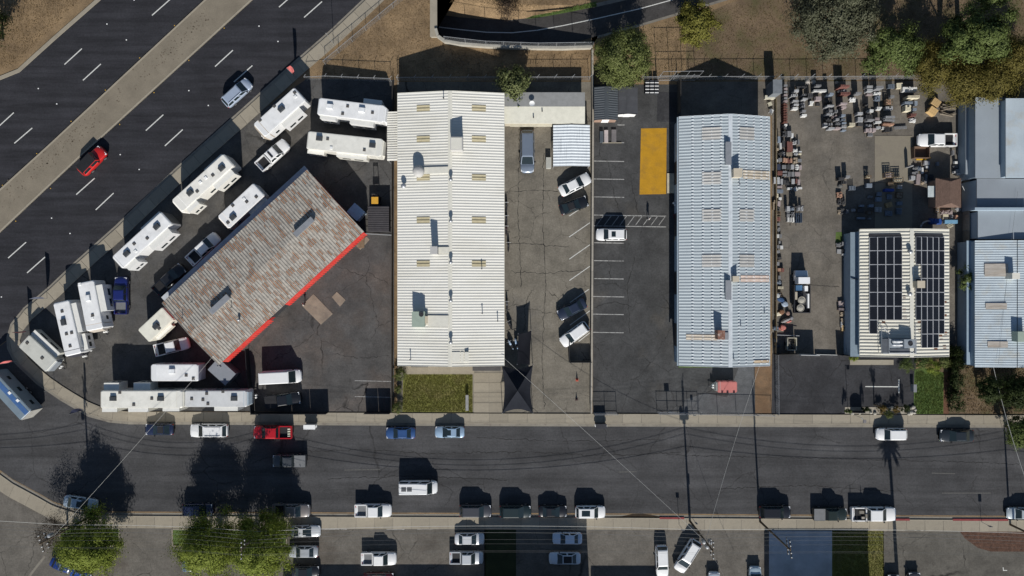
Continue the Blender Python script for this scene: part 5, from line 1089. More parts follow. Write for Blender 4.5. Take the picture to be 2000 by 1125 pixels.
# ---------------------------------------------------------------- fences and walls
post_me = {}
def fence(label, pts, h=2.0, style='chain', z0=0.0, step=2.6, name='fence', cat='fence', m=None, group=None, arms=False):
    P = [Vector((*W(*p[:2]), 0)) for p in pts]; c = P[0].copy(); c.z = z0
    o = thing(name, label, cat, tuple(c), 0, group)
    if h not in post_me:
        b = MB(); b.tube((0, 0, 0), (0, 0, h+0.06), 0.04, 6); post_me[h] = b.mesh('post', M_STEEL)
    rail, mesh = MB(), MB()
    for a, b in zip(P, P[1:]):
        d = (b-a).length; n = max(1, round(d/step)); u = (b-a)/d; a = a-P[0]
        for i in range(n+1):
            if i == n and b is not P[-1]: continue
            if style in ('chain', 'bars'):
                place('post', post_me[h], o, tuple(a + u*(d*i/n)))
                if arms:
                    q = a + u*(d*i/n); k = MB(); k.tube((q.x, q.y, h), (q.x+0.35, q.y+0.3, h+0.35), 0.03, 5); k.build('barb_arm', M_STEEL, o)
        e = a + u*d
        if style == 'chain':
            rail.tube((a.x, a.y, h), (e.x, e.y, h), 0.032, 5)
            s = 0.3; k = int(d/s); w = h - 0.1; j = max(1, int(w/s))
            for i in range(-j, k):
                for sg in (0, 1):
                    x0, x1 = i*s, i*s + w; zz = (0.05, h-0.05) if sg else (h-0.05, 0.05); t0, t1 = 0.0, 1.0
                    if x0 < 0: t0 = -x0/w
                    if x1 > d: t1 = (d-x0)/w
                    if t1 - t0 < 0.05: continue
                    p = a + u*(x0+w*t0); q = a + u*(x0+w*t1)
                    mesh.tube((p.x, p.y, zz[0]+(zz[1]-zz[0])*t0), (q.x, q.y, zz[0]+(zz[1]-zz[0])*t1), 0.006, 3)
        elif style == 'bars':
            rail.tube((a.x, a.y, h), (e.x, e.y, h), 0.035, 5); rail.tube((a.x, a.y, 0.2), (e.x, e.y, 0.2), 0.035, 5); rail.tube((a.x, a.y, h*0.55), (e.x, e.y, h*0.55), 0.03, 5)
        elif style == 'panel':
            ang = atan2(u.y, u.x)
            for i in range(n):
                k = MB(); q = a + u*(d*(i+0.5)/n); k.cbox(0, 0, 0.05, d/n - 0.05, 0.07, h-0.05 + 0.01*(i % 2)); k.build('panel', m, o, loc=(q.x, q.y, 0), rot=ang)
        elif style == 'wall':
            ang = atan2(u.y, u.x)
            for i in range(n):
                k = MB(); q = a + u*(d*(i+0.5)/n); k.cbox(0, 0, -4 if z0 < 0 else 0, d/n, 0.2, h + (4 if z0 < 0 else 0)); k.cbox(0, 0, h, d/n - 0.02, 0.27, 0.06); k.build('block_section', m, o, loc=(q.x, q.y, 0), rot=ang)
    if rail.v: rail.build('rail', M_STEEL, o)
    if mesh.v: tag(mesh.build('wire_mesh', M_STEEL, o), kind='stuff')
    return o
BLKP = mat('black_fence_panel', (0.02, 0.022, 0.025), 0.6, 0.1); DKW = mat('dark_fence_board', (0.055, 0.05, 0.045), 0.8, 0.2, rnd=0.2); BLOCK = mat('pale_block_wall', (0.33, 0.30, 0.25), 0.85, 0.15, 1.0, rnd=0.1)
fence('chain-link fence across the dry grass beside the highway pavement', [(636, 126), (795, -6), (860, -60)], 1.8)
fence('chain-link fence with bent arms along the north side of the trailer yard', [(600, 157), (640, 155), (765, 160)], 1.9, arms=True)
fence('chain-link fence behind the white-roofed workshop and its office', [(778, 158), (1150, 157)], 2.0, arms=True)
fence('chain-link fence with bent arms behind the blue-grey warehouse', [(1250, 157), (1505, 156)], 2.0, arms=True)
fence('chain-link fence with bent arms along the north side of the stone yard', [(1512, 157), (1800, 155), (1878, 160)], 2.0, arms=True)
fence('grey slatted fence between the service yard and the white-roofed workshop', [(769, 162), (768, 455), (767, 804)], 1.5, 'panel', m=DKW)
fence('pale block wall between the shop lot and the dark parking lot', [(1156, 100), (1157, 240), (1156, 480), (1154, 806)], 0.9, 'wall', m=BLOCK, step=2.0, name='block_wall', cat='wall')
fence('slanting black panel fence from the rusty workshop down to the street', [(486, 680), (490, 740), (497, 806)], 1.7, 'panel', m=BLKP)
fence('black panel fence along the pavement below the black pickup', [(498, 805), (643, 804.5)], 2.15, 'panel', m=BLKP)
fence('black panel gate at the street side of the service yard, beside the round bushes', [(715, 804), (765, 804)], 2.2, 'panel', m=BLKP, name='gate', cat='gate')
fence('thin rail fence north of the service yard entrance, by the ribbed dark container', [(714, 457), (767, 460)], 1.4, 'bars')
fence('open bar gate at the street side of the dark lot, beside the block wall', [(1159, 806), (1204, 806)], 2.0, 'bars', name='gate', cat='gate', step=1.6)
fence('open bar sliding gate with white foot rail in front of the dark lot', [(1283, 805), (1363, 806)], 2.0, 'bars', name='gate', cat='gate', step=1.6)
fence('chain-link fence in front of the gravel bed by the cargo trailer', [(1365, 806), (1474, 808), (1507, 809)], 1.8)
fence('chain-link fence between the orange soil and the sealed lot', [(1514, 692), (1515, 808)], 1.5)
fence('dark boarded fence left of the white gate into the stone yard', [(1510, 691), (1552, 690)], 2.0, 'panel', m=DKW)
fence('white panel gate into the stone yard', [(1553, 691), (1590, 692)], 2.3, 'panel', m=mat('white_gate_panel', (0.6, 0.6, 0.58), 0.6, 0.1), name='gate', cat='gate')
fence('white tubular sill gate beside the white panel gate', [(1591, 692), (1633, 693)], 0.5, 'panel', m=mat('white_gate_panel', (0.6, 0.6, 0.58)), name='gate', cat='gate')
fence('dark boarded fence between the white gates and the solar building', [(1634, 692), (1660, 695)], 2.3, 'panel', m=DKW)
fence('weathered board fence between the stone yard and the east workshop', [(1881, 165), (1880, 420), (1879, 700)], 1.8, 'panel', m=mat('grey_fence_board', (0.20, 0.185, 0.16), 0.85, 0.2, rnd=0.25), step=2.4)
fence('black bar bin enclosure beside the slanted white SUV in the shop lot', [(1111, 660), (1111, 706), (1154, 706)], 1.7, 'panel', m=BLKP, name='bin_enclosure', cat='enclosure')
fence('board fence on the west edge of the stone yard beside the blue-grey warehouse', [(1513, 190), (1513, 450), (1513, 690)], 0.9, 'panel', m=mat('yellowish_board', (0.28, 0.23, 0.15), 0.85, 0.2, rnd=0.2))
fence('dark wall around the shaded bay north of the blue-grey warehouse', [(1323, 160), (1323, 225)], 2.4, 'panel', m=DKW, name='yard_wall', cat='wall')
# retaining wall of the sunken ramp with a fence on top
wl_ = [(p[0], p[1]) for p in WALLP]
rw = thing('retaining_wall', 'pale-topped concrete retaining wall along the sunken ramp road', 'wall', (*W(*wl_[3]), 0))
for a, b in zip(wl_, wl_[1:]):
    A, B_ = Vector((*W(*a), 0)) - rw.location, Vector((*W(*b), 0)) - rw.location; d = (B_-A).length; k = MB()
    k.cbox(0, 0, -3.8, d+0.05, 0.28, 4.75); k.cbox(0, 0, 0.95, d, 0.42, 0.12); q = (A+B_)/2; k.build('wall_section', mat('retaining_concrete', (0.36, 0.34, 0.29), 0.9, 0.15), rw, loc=tuple(q), rot=atan2((B_-A).y, (B_-A).x))
fence('chain-link fence standing on the retaining wall of the ramp road', [(870, 84), (950, 93), (1050, 96.5), (1156, 95)], 2.0, z0=1.06)
hw = thing('headwall', 'pale concrete headwall where the ramp road goes underground', 'wall', (*W(849, 40), 0))
k = MB(); k.box(-0.5, -2.7, -3.6, 0.35, 3.6, 0.6); k.build('wall', mat('retaining_concrete', (0.36, 0.34, 0.29)), hw); k = MB(); k.box(-0.65, -2.8, 0.6, 0.45, 3.7, 0.75); k.build('coping', M_CONC, hw)
k = MB(); k.box(0.352, -2.0, -3.4, 0.37, 2.0, -0.6); k.build('tunnel_mouth', M_BLACK, hw)
fence('tall post and wire frame on the dry slope north of the dark lot', [(1283, 158), (1358, 157)], 5.0, 'bars', step=2.0, name='post_frame', cat='frame')

# ---------------------------------------------------------------- utility poles and wires
UP = 'utility poles along the street'
def pole(label, px, py, h=13.2, arm=0.0, transformer=False, lamp=None):
    o = thing('utility_pole', label, 'utility pole', (*W(px, py), 0), 0, UP)
    k = MB(); k.tube((0, 0, 0), (0, 0, h), 0.17, 10, 0, 0.11); k.build('shaft', M_POLE, o, smooth=True)
    for z, l in ((h-0.35, 2.6), (h-1.6, 2.4)):
        k = MB(); c, s = cos(arm), sin(arm); k.cbox(0.13*c, 0.13*s, z, 0.10, l, 0.13, arm); a = k.build('crossarm', M_POLE, o)
        for q in (-1.1, -0.5, 0.5, 1.1):
            k = MB(); k.lathe([(0.06, 0), (0.07, 0.1), (0.04, 0.16), (0.06, 0.22), (0, 0.25)], (0.13*c - q*s*l/2.6, 0.13*s + q*c*l/2.6, z+0.13), 7); k.build('insulator', M_WHITE, a)
    if transformer:
        for q in ((-0.45, 0.2), (0.45, 0.2), (0, -0.5))[:transformer]:
            k = MB(); k.lathe([(0, 0), (0.27, 0.02), (0.27, 0.85), (0.2, 0.95), (0, 0.98)], (q[0], q[1], h-3.6), 10); k.build('transformer', M_STEEL, o)
    return o
pole('westernmost utility pole leaning over the west tree at the curved kerb', 178, 1008, 12.6, 0.3, 1)
pole('utility pole rising out of the middle tree in the south lot', 527, 1020, 12.6)
pole('utility pole with transformer cluster beside the slanted white SUV', 1347, 1017, 13.2, 0, 3)
pole('utility pole in front of the concrete driveway, east of the transformer pole', 1484, 1018, 12.6, 0.1)
pole('easternmost utility pole at the mulch island', 1972, 1024, 12.0)
M_WIRE = mat('grey_wire', (0.13, 0.13, 0.125), 0.6); M_WIRE2 = mat('bright_cable', (0.55, 0.54, 0.5), 0.5)
def wire(label, a, za, b, zb, sag=1.0, r=0.018, m=None, n=18, group=None):
    p, q = Vector((*W(*a), za)), Vector((*W(*b), zb)); pts = []
    for i in range(n+1):
        t = i/n; v = p.lerp(q, t); v.z -= 4*sag*t*(1-t); pts.append(tuple(v))
    k = MB(); o_ = tuple(p); k.path([tuple(Vector(v)-p) for v in pts], r, 4)
    return tag(k.build('overhead_wire', m or M_WIRE, loc=o_), label, 'wire', group)
PB = [(-330, 990), (178, 1008), (527, 1020), (1347, 1017), (1972, 1024), (2700, 1026)]
nm = ['from the west edge to the western pole', 'from the western pole to the middle tree', 'from the middle tree to the transformer pole', 'from the transformer pole to the eastern pole', 'from the eastern pole past the edge']
for i in range(5):
    a, b = PB[i], PB[i+1]; big = i == 2
    for j, (dy, z, s, r, lab) in enumerate(((-14, 12.75, 1.2, 0.010, 'northern top wire'), (-6, 12.75, 1.3, 0.009, 'second top wire'), (6, 12.75, 1.25, 0.010, 'third top wire'), (14, 11.5, 1.3, 0.009, 'southern top wire'), (-2, 8.7, 3.0 if big else 1.6, 0.024, 'upper telephone cable'), (-6, 7.9, 2.9 if big else 1.5, 0.022, 'middle telephone cable'), (-9, 6.6, 2.2 if big else 1.0, 0.026, 'lowest bright telephone cable'))):
        wire(lab + ' ' + nm[i], (a[0], a[1]+dy), z, (b[0], b[1]+dy), z, s, r, M_WIRE2 if j == 6 else M_WIRE, group='wires along the street')
wire('service wire crossing the west street from the western pole to the rusty workshop', (178, 1008), 9.5, W and (440, 690), 4.6, 0.8, 0.018, M_WIRE2)
wire('long service wire slanting from the transformer pole to the white-roofed workshop', (1347, 1017), 9.5, (980, 690), 4.2, 1.2, 0.020, M_WIRE2)
wire('service wire from the transformer pole up to the blue-grey warehouse', (1347, 1017), 9.5, (1490, 640), 4.3, 1.0, 0.017, M_WIRE2)
wire('thick service wire from the eastern pole to the flower strip corner', (1972, 1024), 8.5, (1905, 700), 4.0, 1.0, 0.026, M_WIRE2)
wire('thin service wire from the transformer pole south over the middle lot', (1347, 1017), 9.5, (1440, 1180), 5.0, 0.8, 0.018)
wire('thin wire crossing the grey roofs of the east workshop', (1912, 705), 4.6, (1950, 380), 4.4, 0.2, 0.014)

# ---------------------------------------------------------------- trees, hedges, shrubs
def leaf_mesh(name, centers, counts, sig, ls, m, rng, up=0.35, mid=None):
    C = np.repeat(centers, counts, 0); N = len(C)
    P = C + rng.normal(0, 1, (N, 3)) * np.repeat(sig, counts, 0)
    o = P - C; o /= (np.linalg.norm(o, axis=1)[:, None] + 1e-6)
    q = C - (centers.mean(0) if mid is None else mid); q /= (np.linalg.norm(q, axis=1)[:, None] + 1e-6)
    n = rng.normal(0, 0.33, (N, 3)) + o*0.9 + q*0.8; n[:, 2] += up; n /= np.linalg.norm(n, axis=1)[:, None]
    a = np.cross(n, rng.normal(0, 1, (N, 3))); a /= np.linalg.norm(a, axis=1)[:, None]; b = np.cross(n, a)
    s = ls * rng.uniform(0.6, 1.4, (N, 1)); a = a*s; b = b*s*rng.uniform(0.45, 0.8, (N, 1))
    V = np.stack([P-a, P-b*0.9, P+a, P+b*0.9], 1).reshape(-1, 3); V[:, 2] = np.maximum(V[:, 2], 0.05)
    me = bpy.data.meshes.new(name); me.vertices.add(4*N); me.vertices.foreach_set('co', V.ravel().astype(np.float32))
    me.loops.add(4*N); me.loops.foreach_set('vertex_index', np.arange(4*N, dtype=np.int32))
    me.polygons.add(N); me.polygons.foreach_set('loop_start', np.arange(0, 4*N, 4, dtype=np.int32))
    me.materials.append(m); me.update(calc_edges=True); return me
def tree(label, px, py, r, h, m, n=5000, name='tree', clumps=60, ls=0.20, sig=0.16, zr=0.42, zc=0.6, rx=1.0, ry=1.0, seed=0, trunk=True, cat='tree', group=None, hollow=0.55, spiky=0.0, taper=0.0):
    ls *= 0.72; n = int(n*1.9)
    rng = np.random.default_rng(seed + abs(int(px)*7 + int(py))); zc_ = h*zc; R = r/PXM*(CAMH-zc_)/CAMH
    o = thing(name, label, cat, (*W(px, py, zc_), 0), 0, group)
    d = rng.normal(0, 1, (clumps, 3)); d /= np.linalg.norm(d, axis=1)[:, None]; d[:, 2] = np.where(d[:, 2] < -0.55, -d[:, 2]*0.5, d[:, 2])
    rad = rng.uniform(hollow, 1.0, (clumps, 1)) * rng.uniform(0.82, 1.12, (clumps, 1)); rz = h*zr
    c = d*rad*np.array([R*rx, R*ry, rz]); 
    if spiky: c[:, 2] += np.abs(rng.normal(0, 1, clumps))*spiky*(1 - np.hypot(c[:, 0], c[:, 1])/R)
    if taper: c[:, :2] *= (1 - taper*np.clip(c[:, 2]/rz, -0.3, 1))[:, None]
    c[:, 2] += zc_
    sg = np.array([R*sig, R*sig, max(rz*sig*0.8, 0.05)])*rng.uniform(0.6, 1.3, (clumps, 1)); cnt = np.maximum(3, (n/clumps*rng.uniform(0.5, 1.5, clumps))).astype(int)
    place('crown', leaf_mesh('crown', c, cnt, sg, ls, m, rng), o)
    if trunk:
        k = MB(); tr = max(0.06, h*0.022); k.tube((0, 0, 0), (0.1, 0.05, zc_*0.8), tr*1.4, 8, 0, tr*0.8)
        for i in range(7):
            e = c[i*max(1, clumps//8) % clumps]*np.array([0.8, 0.8, 1.0]); k.tube((0.08, 0.04, zc_*(0.35+0.06*i)), tuple(e), tr*0.55, 5, 0, tr*0.15)
        k.build('trunk', M_POLE, o)
    return o
LM_OLIVE = leafmat('olive_leaves', [(0.055, 0.070, 0.018), (0.115, 0.135, 0.042), (0.19, 0.205, 0.085)])
LM_YEL = leafmat('yellow_green_leaves', [(0.090, 0.120, 0.018), (0.170, 0.210, 0.034), (0.255, 0.285, 0.065)])
LM_GREY = leafmat('grey_green_leaves', [(0.045, 0.050, 0.028), (0.095, 0.100, 0.062), (0.155, 0.155, 0.105)])
LM_GREEN = leafmat('fresh_green_leaves', [(0.045, 0.062, 0.018), (0.095, 0.125, 0.036), (0.16, 0.195, 0.075)])
LM_BROWN = leafmat('bronze_leaves', [(0.060, 0.052, 0.014), (0.120, 0.105, 0.026), (0.18, 0.145, 0.045)])
LM_BRONZE = leafmat('olive_brown_leaves', [(0.075, 0.075, 0.016), (0.145, 0.140, 0.03), (0.22, 0.20, 0.05)])
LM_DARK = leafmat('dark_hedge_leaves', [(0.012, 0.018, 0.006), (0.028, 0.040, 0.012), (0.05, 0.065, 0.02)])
LM_PALE = leafmat('pale_spiky_leaves', [(0.06, 0.075, 0.025), (0.13, 0.15, 0.06), (0.2, 0.21, 0.10)])
LM_DEAD = leafmat('leafless_twigs', [(0.02, 0.014, 0.010), (0.04, 0.028, 0.02), (0.07, 0.05, 0.035)])
LM_RUST = leafmat('rusty_shrub_leaves', [(0.05, 0.04, 0.012), (0.11, 0.075, 0.02), (0.16, 0.11, 0.04)])
tree('large round olive-green tree behind the two dark sheds', 1219, 112, 52, 9.5, LM_OLIVE, 20000, clumps=210, ls=0.17, hollow=0.75, sig=0.11)
tree('yellow-green tree with thin crown beside the ramp road', 1361, 48, 40, 7.5, LM_BRONZE, 9000, clumps=60, sig=0.13)
tree('big grey-green tree on the brown field north of the stone yard', 1632, 28, 84, 11, LM_GREY, 24000, clumps=240, ls=0.2, hollow=0.6, sig=0.11)
tree('bright green tree between the grey-green tree and the bronze thicket', 1742, 98, 62, 9, LM_GREEN, 12000, clumps=46, ls=0.2, rx=1.0, ry=0.7, sig=0.115, hollow=0.3)
tree('tall fresh green tree at the top right, with several pale clumps', 1905, 78, 84, 14, LM_GREEN, 17000, clumps=52, ls=0.21, sig=0.09, ry=0.75, zr=0.34, hollow=0.25)
tree('slim green tree top at the upper right edge', 1934, 4, 20, 13, LM_GREEN, 2500, clumps=30)
for i, (x, y, r, h, nn, lab) in enumerate(((1822, 128, 46, 6.5, 6500, 'westernmost bronze-leaved tree of the thicket over the board fence'), (1880, 155, 52, 6.5, 7500, 'middle bronze-leaved tree overhanging the grey roof edge'), (1945, 160, 52, 7.0, 7500, 'bronze-leaved tree over the east workshop roof'), (1985, 110, 46, 8.0, 6500, 'rust-tinted tree at the right edge above the east workshop'))):
    tree(lab, x, y, r, h, LM_BROWN, nn*2, clumps=110, ls=0.16, group='bronze thicket trees', hollow=0.3, sig=0.15)
tree('pale spiky bush leaning over the grey half of the office roof', 1000, 162, 36, 4.6, LM_PALE, 2600, name='bush', cat='bush', clumps=70, ls=0.26, hollow=0.2, sig=0.16)
tree('yellow-green street tree on the western planting island', 176, 1064, 64, 7.7, LM_YEL, 20000, clumps=130, ls=0.17, spiky=1.8, sig=0.12, zr=0.5, zc=0.52, taper=0.4, group='street trees on the planting islands')
tree('broad yellow-green street tree, left of the pair on the middle island', 410, 1068, 68, 8.1, LM_YEL, 21000, clumps=130, ls=0.17, spiky=2.2, sig=0.12, zr=0.5, zc=0.52, taper=0.4, group='street trees on the planting islands')
tree('yellow-green street tree pierced by the utility pole, right of the pair', 512, 1066, 66, 8.6, LM_YEL, 21000, clumps=130, ls=0.17, spiky=2.6, sig=0.12, zr=0.5, zc=0.52, taper=0.4, group='street trees on the planting islands')
tree('leafless purple-brown tree beside the western street tree', 105, 1040, 38, 6.0, LM_DEAD, 2200, clumps=70, ls=0.10, sig=0.2)
tree('leafless dark shrub on the grass above the ramp road', 992, 8, 26, 3.0, LM_DEAD, 2600, name='bush', cat='bush', clumps=60, ls=0.10, sig=0.2)
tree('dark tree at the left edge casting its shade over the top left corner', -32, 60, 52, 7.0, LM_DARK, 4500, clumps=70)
tree('round olive bush at the lawn corner, topmost of the three clipped bushes', 781, 730, 13, 1.6, LM_OLIVE, 2200, name='bush', cat='bush', clumps=60, ls=0.07, zr=0.5, zc=0.5, trunk=False, hollow=0.8)
tree('smallest clipped bush between the other two at the lawn edge', 777, 760, 8, 1.0, LM_OLIVE, 1200, name='bush', cat='bush', clumps=40, ls=0.06, zr=0.5, zc=0.5, trunk=False, hollow=0.8)
tree('clipped bush by the pavement, lowest of the three at the lawn edge', 776, 796, 12, 1.5, LM_OLIVE, 2000, name='bush', cat='bush', clumps=60, ls=0.07, zr=0.5, zc=0.5, trunk=False, hollow=0.8)
tree('green bush against the board fence beside the solar building', 1888, 543, 17, 3.2, LM_GREEN, 2200, name='bush', cat='bush', clumps=40, ls=0.14, ry=1.7)
tree('dark green tree at the right edge above the street', 1996, 842, 30, 6.0, LM_GREEN, 6000, clumps=70, ls=0.18)
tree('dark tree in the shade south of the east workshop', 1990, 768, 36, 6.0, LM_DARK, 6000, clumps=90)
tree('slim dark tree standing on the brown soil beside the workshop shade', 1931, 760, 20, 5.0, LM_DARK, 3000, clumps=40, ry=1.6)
for i, (x, y, r, h, m, lab) in enumerate(((1772, 713, 15, 1.4, LM_GREEN, 'low green shrub at the entrance walk of the solar building'), (1800, 708, 14, 1.6, LM_GREEN, 'green shrub left of the yellow-green one along the solar building'), (1822, 716, 16, 1.8, LM_YEL, 'yellow-green shrub at the head of the green lawn'), (1846, 705, 15, 2.0, LM_OLIVE, 'olive shrub at the corner of the solar building'), (1668, 695, 10, 1.2, LM_YEL, 'small yellow shrub by the lean-to corner'))):
    tree(lab, x, y, r, h, m, 1500, name='bush', cat='bush', clumps=40, ls=0.10, zr=0.5, zc=0.5, trunk=False, group='shrubs along the solar building')
hd = thing('hedge', 'long dark green hedge between the green lawn and the brown soil', 'hedge', (*W(1868, 740, 1.5), 0))
rng = np.random.default_rng(4); c = np.stack([rng.uniform(-0.8, 0.8, 160), rng.uniform(-4.9, 4.9, 160), rng.uniform(0.2, 2.3, 160)], 1)
place('foliage', leaf_mesh('foliage', c, np.full(160, 55), np.array([[0.18, 0.25, 0.22]]).repeat(160, 0), 0.11, LM_DARK, rng), hd)
# flower bed at the kerb
bed = sheet('flower_bed', [(1650, 795), (1788, 795), (1790, 809), (1650, 808)], 0.05, mat('pale_bed_gravel', (0.30, 0.27, 0.22), 0.95, 0.25, 1.5, 0.3))
for i, (x, y, r, h, m, lab) in enumerate(((1656, 803, 5, 2.2, LM_GREEN, 'slim plant at the west end of the flower bed'), (1691, 799, 5, 2.4, LM_DARK, 'slim cypress beside the arched sign'), (1720, 800, 9, 1.3, LM_RUST, 'rusty shrub in the middle of the flower bed'), (1736, 808, 9, 1.2, LM_OLIVE, 'olive shrub spilling over the pavement'), (1752, 800, 9, 1.4, LM_RUST, 'rusty shrub right of the olive one'), (1768, 798, 8, 2.6, LM_DARK, 'dark upright shrub near the lawn end of the bed'))):
    tree(lab, x, y, r, h, m, 900, name='bush', cat='bush', clumps=26, ls=0.08, zr=0.5, zc=0.5, trunk=False, group='flower bed plants')
tree('young slender tree in the flower bed throwing a forked shadow', 1724, 796, 6, 3.6, LM_RUST, 500, clumps=16, ls=0.08, zc=0.75, zr=0.3)
ROCK = mat('pale_rock', (0.38, 0.36, 0.31), 0.9, 0.25, 2.0, rnd=0.2)
def rock(name, label, px, py, r, h, m=ROCK, group=None, cat='rock', seed=0, z=0.0):
    g = random.Random(int(px*3+py)+seed); k = MB(); n = 8; rings = []
    for j, (f, zz) in enumerate(((1.0, 0.0), (1.05, 0.35), (0.8, 0.8), (0.3, 1.0))):
        rings.append([(r*f*g.uniform(0.8, 1.15)*cos(2*pi*i/n), r*f*g.uniform(0.75, 1.1)*sin(2*pi*i/n), h*zz) for i in range(n)])
    k.loft(rings); return tag(k.build(name, m, loc=(*W(px, py), z)), label, cat, group)
for i, (x, y) in enumerate(((1777, 797), (1783, 795), (1787, 800), (1785, 806), (1779, 806), (1774, 808), (1700, 806), (1708, 807), (1678, 807), (1664, 807), (1742, 797))):
    rock('bed_rock', 'pale stone edging the flower bed at the kerb', x, y, random.uniform(0.2, 0.34), 0.3, group='stones edging the flower bed', z=0.05)
o = thing('arched_sign', 'dark arched-top sign board in the flower bed', 'sign', (*W(1672, 803), 0))
k = MB(); pl = [(-0.9, 0.25), (0.9, 0.25), (0.9, 1.1)] + [(0.9*cos(t), 1.1+0.6*sin(t)) for t in np.linspace(0.2, pi-0.2, 9)] + [(-0.9, 1.1)]
k.add([(x, -0.06, z) for x, z in pl] + [(x, 0.06, z) for x, z in pl], [tuple(range(len(pl))), tuple(range(2*len(pl)-1, len(pl)-1, -1))] + [(i, len(pl)+i, len(pl)+(i+1) % len(pl), (i+1) % len(pl)) for i in range(len(pl))])
k.build('board', M_BLACK, o); k = MB(); k.box(-0.95, -0.15, 0.05, 0.95, 0.15, 0.25); k.build('plinth', M_CONC2, o)

# palm just south of the picture: its trunk and crown throw the long shadow across the street
pt = thing('palm_tree', 'tall palm south of the picture whose shadow crosses the street', 'palm tree', (*W(1755, 1168), 0))
k = MB(); k.tube((0, 0, 0), (-0.15, 0.1, 14.2), 0.30, 10, 0, 0.22); k.build('trunk', M_POLE, pt)
k = MB(); g = random.Random(2)
for i in range(44):
    a = g.uniform(0, 6.283); e = g.uniform(-0.9, 1.0); L = g.uniform(1.5, 2.4); pr = Vector((-0.15, 0.1, 14.2)); d = Vector((cos(a)*cos(e), sin(a)*cos(e), sin(e))); sd = Vector((-sin(a), cos(a), 0))
    prev = pr
    for s in range(4):
        nx = prev + d*(L/4); d = (d + Vector((0, 0, -0.22))).normalized(); w0, w1 = 0.42*(1-s/4.5), 0.42*(1-(s+1)/4.5)
        k.quad(tuple(prev-sd*w0), tuple(nx-sd*w1), tuple(nx+sd*w1), tuple(prev+sd*w0)); prev = nx
k.build('crown', LM_DARK, pt)

# ---------------------------------------------------------------- shade sails, flags, street bits
SAIL = mat('black_shade_cloth', (0.014, 0.015, 0.019), 0.95, 0.08, spec=0.02)
def sail(label, q, zs, zm, pull=0.12, n=10):
    P = [Vector((*W(*p, z), z)) for p, z in zip(q, zs)]; c = sum(P, Vector())/4; o = thing('shade_sail', label, 'shade sail', (c.x, c.y, 0)); k = MB()
    vs = []
    for i in range(n+1):
        for j in range(n+1):
            u, v = i/n, j/n; uu = u + pull*(0.5-u)*4*v*(1-v)*0.5; vv = v + pull*(0.5-v)*4*u*(1-u)*0.5
            p = P[0]*(1-uu)*(1-vv) + P[1]*uu*(1-vv) + P[2]*uu*vv + P[3]*(1-uu)*vv; zz = p.z - 0.3*sin(pi*u)*sin(pi*v) + zm*(1-max(abs(u-.5), abs(v-.5))*2)
            vs.append((p.x-c.x, p.y-c.y, zz))
    k.add(vs, [(i*(n+1)+j, i*(n+1)+j+1, (i+1)*(n+1)+j+1, (i+1)*(n+1)+j) for i in range(n) for j in range(n)]); k.build('cloth', SAIL, o)
    for p in P: m_ = MB(); m_.tube((p.x-c.x, p.y-c.y, 0), (p.x-c.x, p.y-c.y, p.z+0.05), 0.05, 6); m_.build('post', M_STEEL, o)
    return o
P = [Vector((*W(x, y, 2.7), 2.7)) for x, y in ((981, 807), (1041, 807), (1041, 713), (980, 714))]; c = sum(P, Vector())/4; o = thing('shade_canopy', 'black star-shaped shade canopy with folded panels by the street', 'shade canopy', (c.x, c.y, 0))
for i in range(4):                                              # four folded panels, edges pulled in between the raised corners
    a, b = P[i]-Vector((c.x, c.y, 0)), P[(i+1) % 4]-Vector((c.x, c.y, 0)); m_ = (a+b)/2; pk = Vector((0, 0, 4.3)); n = 8; k = MB(); vs = []
    for r_ in range(n+1):
        for s_ in range(n+1):
            t = s_/n; e = a.lerp(b, t); e = e + (Vector((0, 0, 2.7))-m_)*(0.16*sin(pi*t)); e.z = 2.7 - 0.25*sin(pi*t); q = pk.lerp(e, r_/n); q.z -= 0.25*sin(pi*r_/n); vs.append(tuple(q))
    k.add(vs, [(r_*(n+1)+s_, (r_+1)*(n+1)+s_, (r_+1)*(n+1)+s_+1, r_*(n+1)+s_+1) for r_ in range(n) for s_ in range(n)]); k.build('panel', mat('black_canopy_cloth', (0.022, 0.024, 0.03), 0.95, 0.08, spec=0.03), o)
for p in P: m_ = MB(); m_.tube((p.x-c.x, p.y-c.y, 0), (p.x-c.x, p.y-c.y, p.z+0.05), 0.05, 6); m_.build('post', M_STEEL, o)
sail('flat black shade cloth half covering the blue motorcycles', [(1010, 712), (1035, 713), (1038, 645), (1012, 652)], [2.5, 2.5, 2.6, 2.5], 0.0, 0.10)
def flag(label, px, py, h=4.2, col=(0.55, 0.10, 0.10), ang=0.5):
    o = thing('feather_flag', label, 'flag', (*W(px, py), 0)); k = MB(); k.tube((0, 0, 0), (0, 0, h), 0.03, 6); k.build('pole', M_STEEL, o)
    k = MB(); ns = 10; vs = []
    for i in range(ns+1):
        z = 1.0 + (h-1.0)*i/ns; w = 0.7*sin(pi*min(1, 0.25+0.75*(1-i/ns)))**0.6 if i < ns else 0.05
        y = 0.06*sin(i*0.9); vs += [(0, 0, z), (w*0.5*cos(ang)-y*sin(ang), w*0.5*sin(ang)+y*cos(ang), z+0.02), (w*cos(ang), w*sin(ang), z)]
    k.add(vs, [(i*3+j, i*3+j+1, i*3+j+4, i*3+j+3) for i in range(ns) for j in (0, 1)]); k.build('cloth', mat('flag_%d' % int(col[0]*100), col, 0.7, 0.1), o)
flag('pink and red feather flag at the fence corner beside the highway', 577, 150, 4.6, (0.6, 0.16, 0.15), 0.8)
flag('dark feather flag on the yard edge between the two leaning trailers', 93, 583, 4.4, (0.09, 0.10, 0.14), 0.4)
flag('pink feather flag above the small grey white trailer', 58, 646, 4.2, (0.62, 0.22, 0.2), -0.2)
flag('pink striped feather flag on the pavement corner by the freight trailer', 33, 706, 4.2, (0.6, 0.25, 0.25), 0.6)
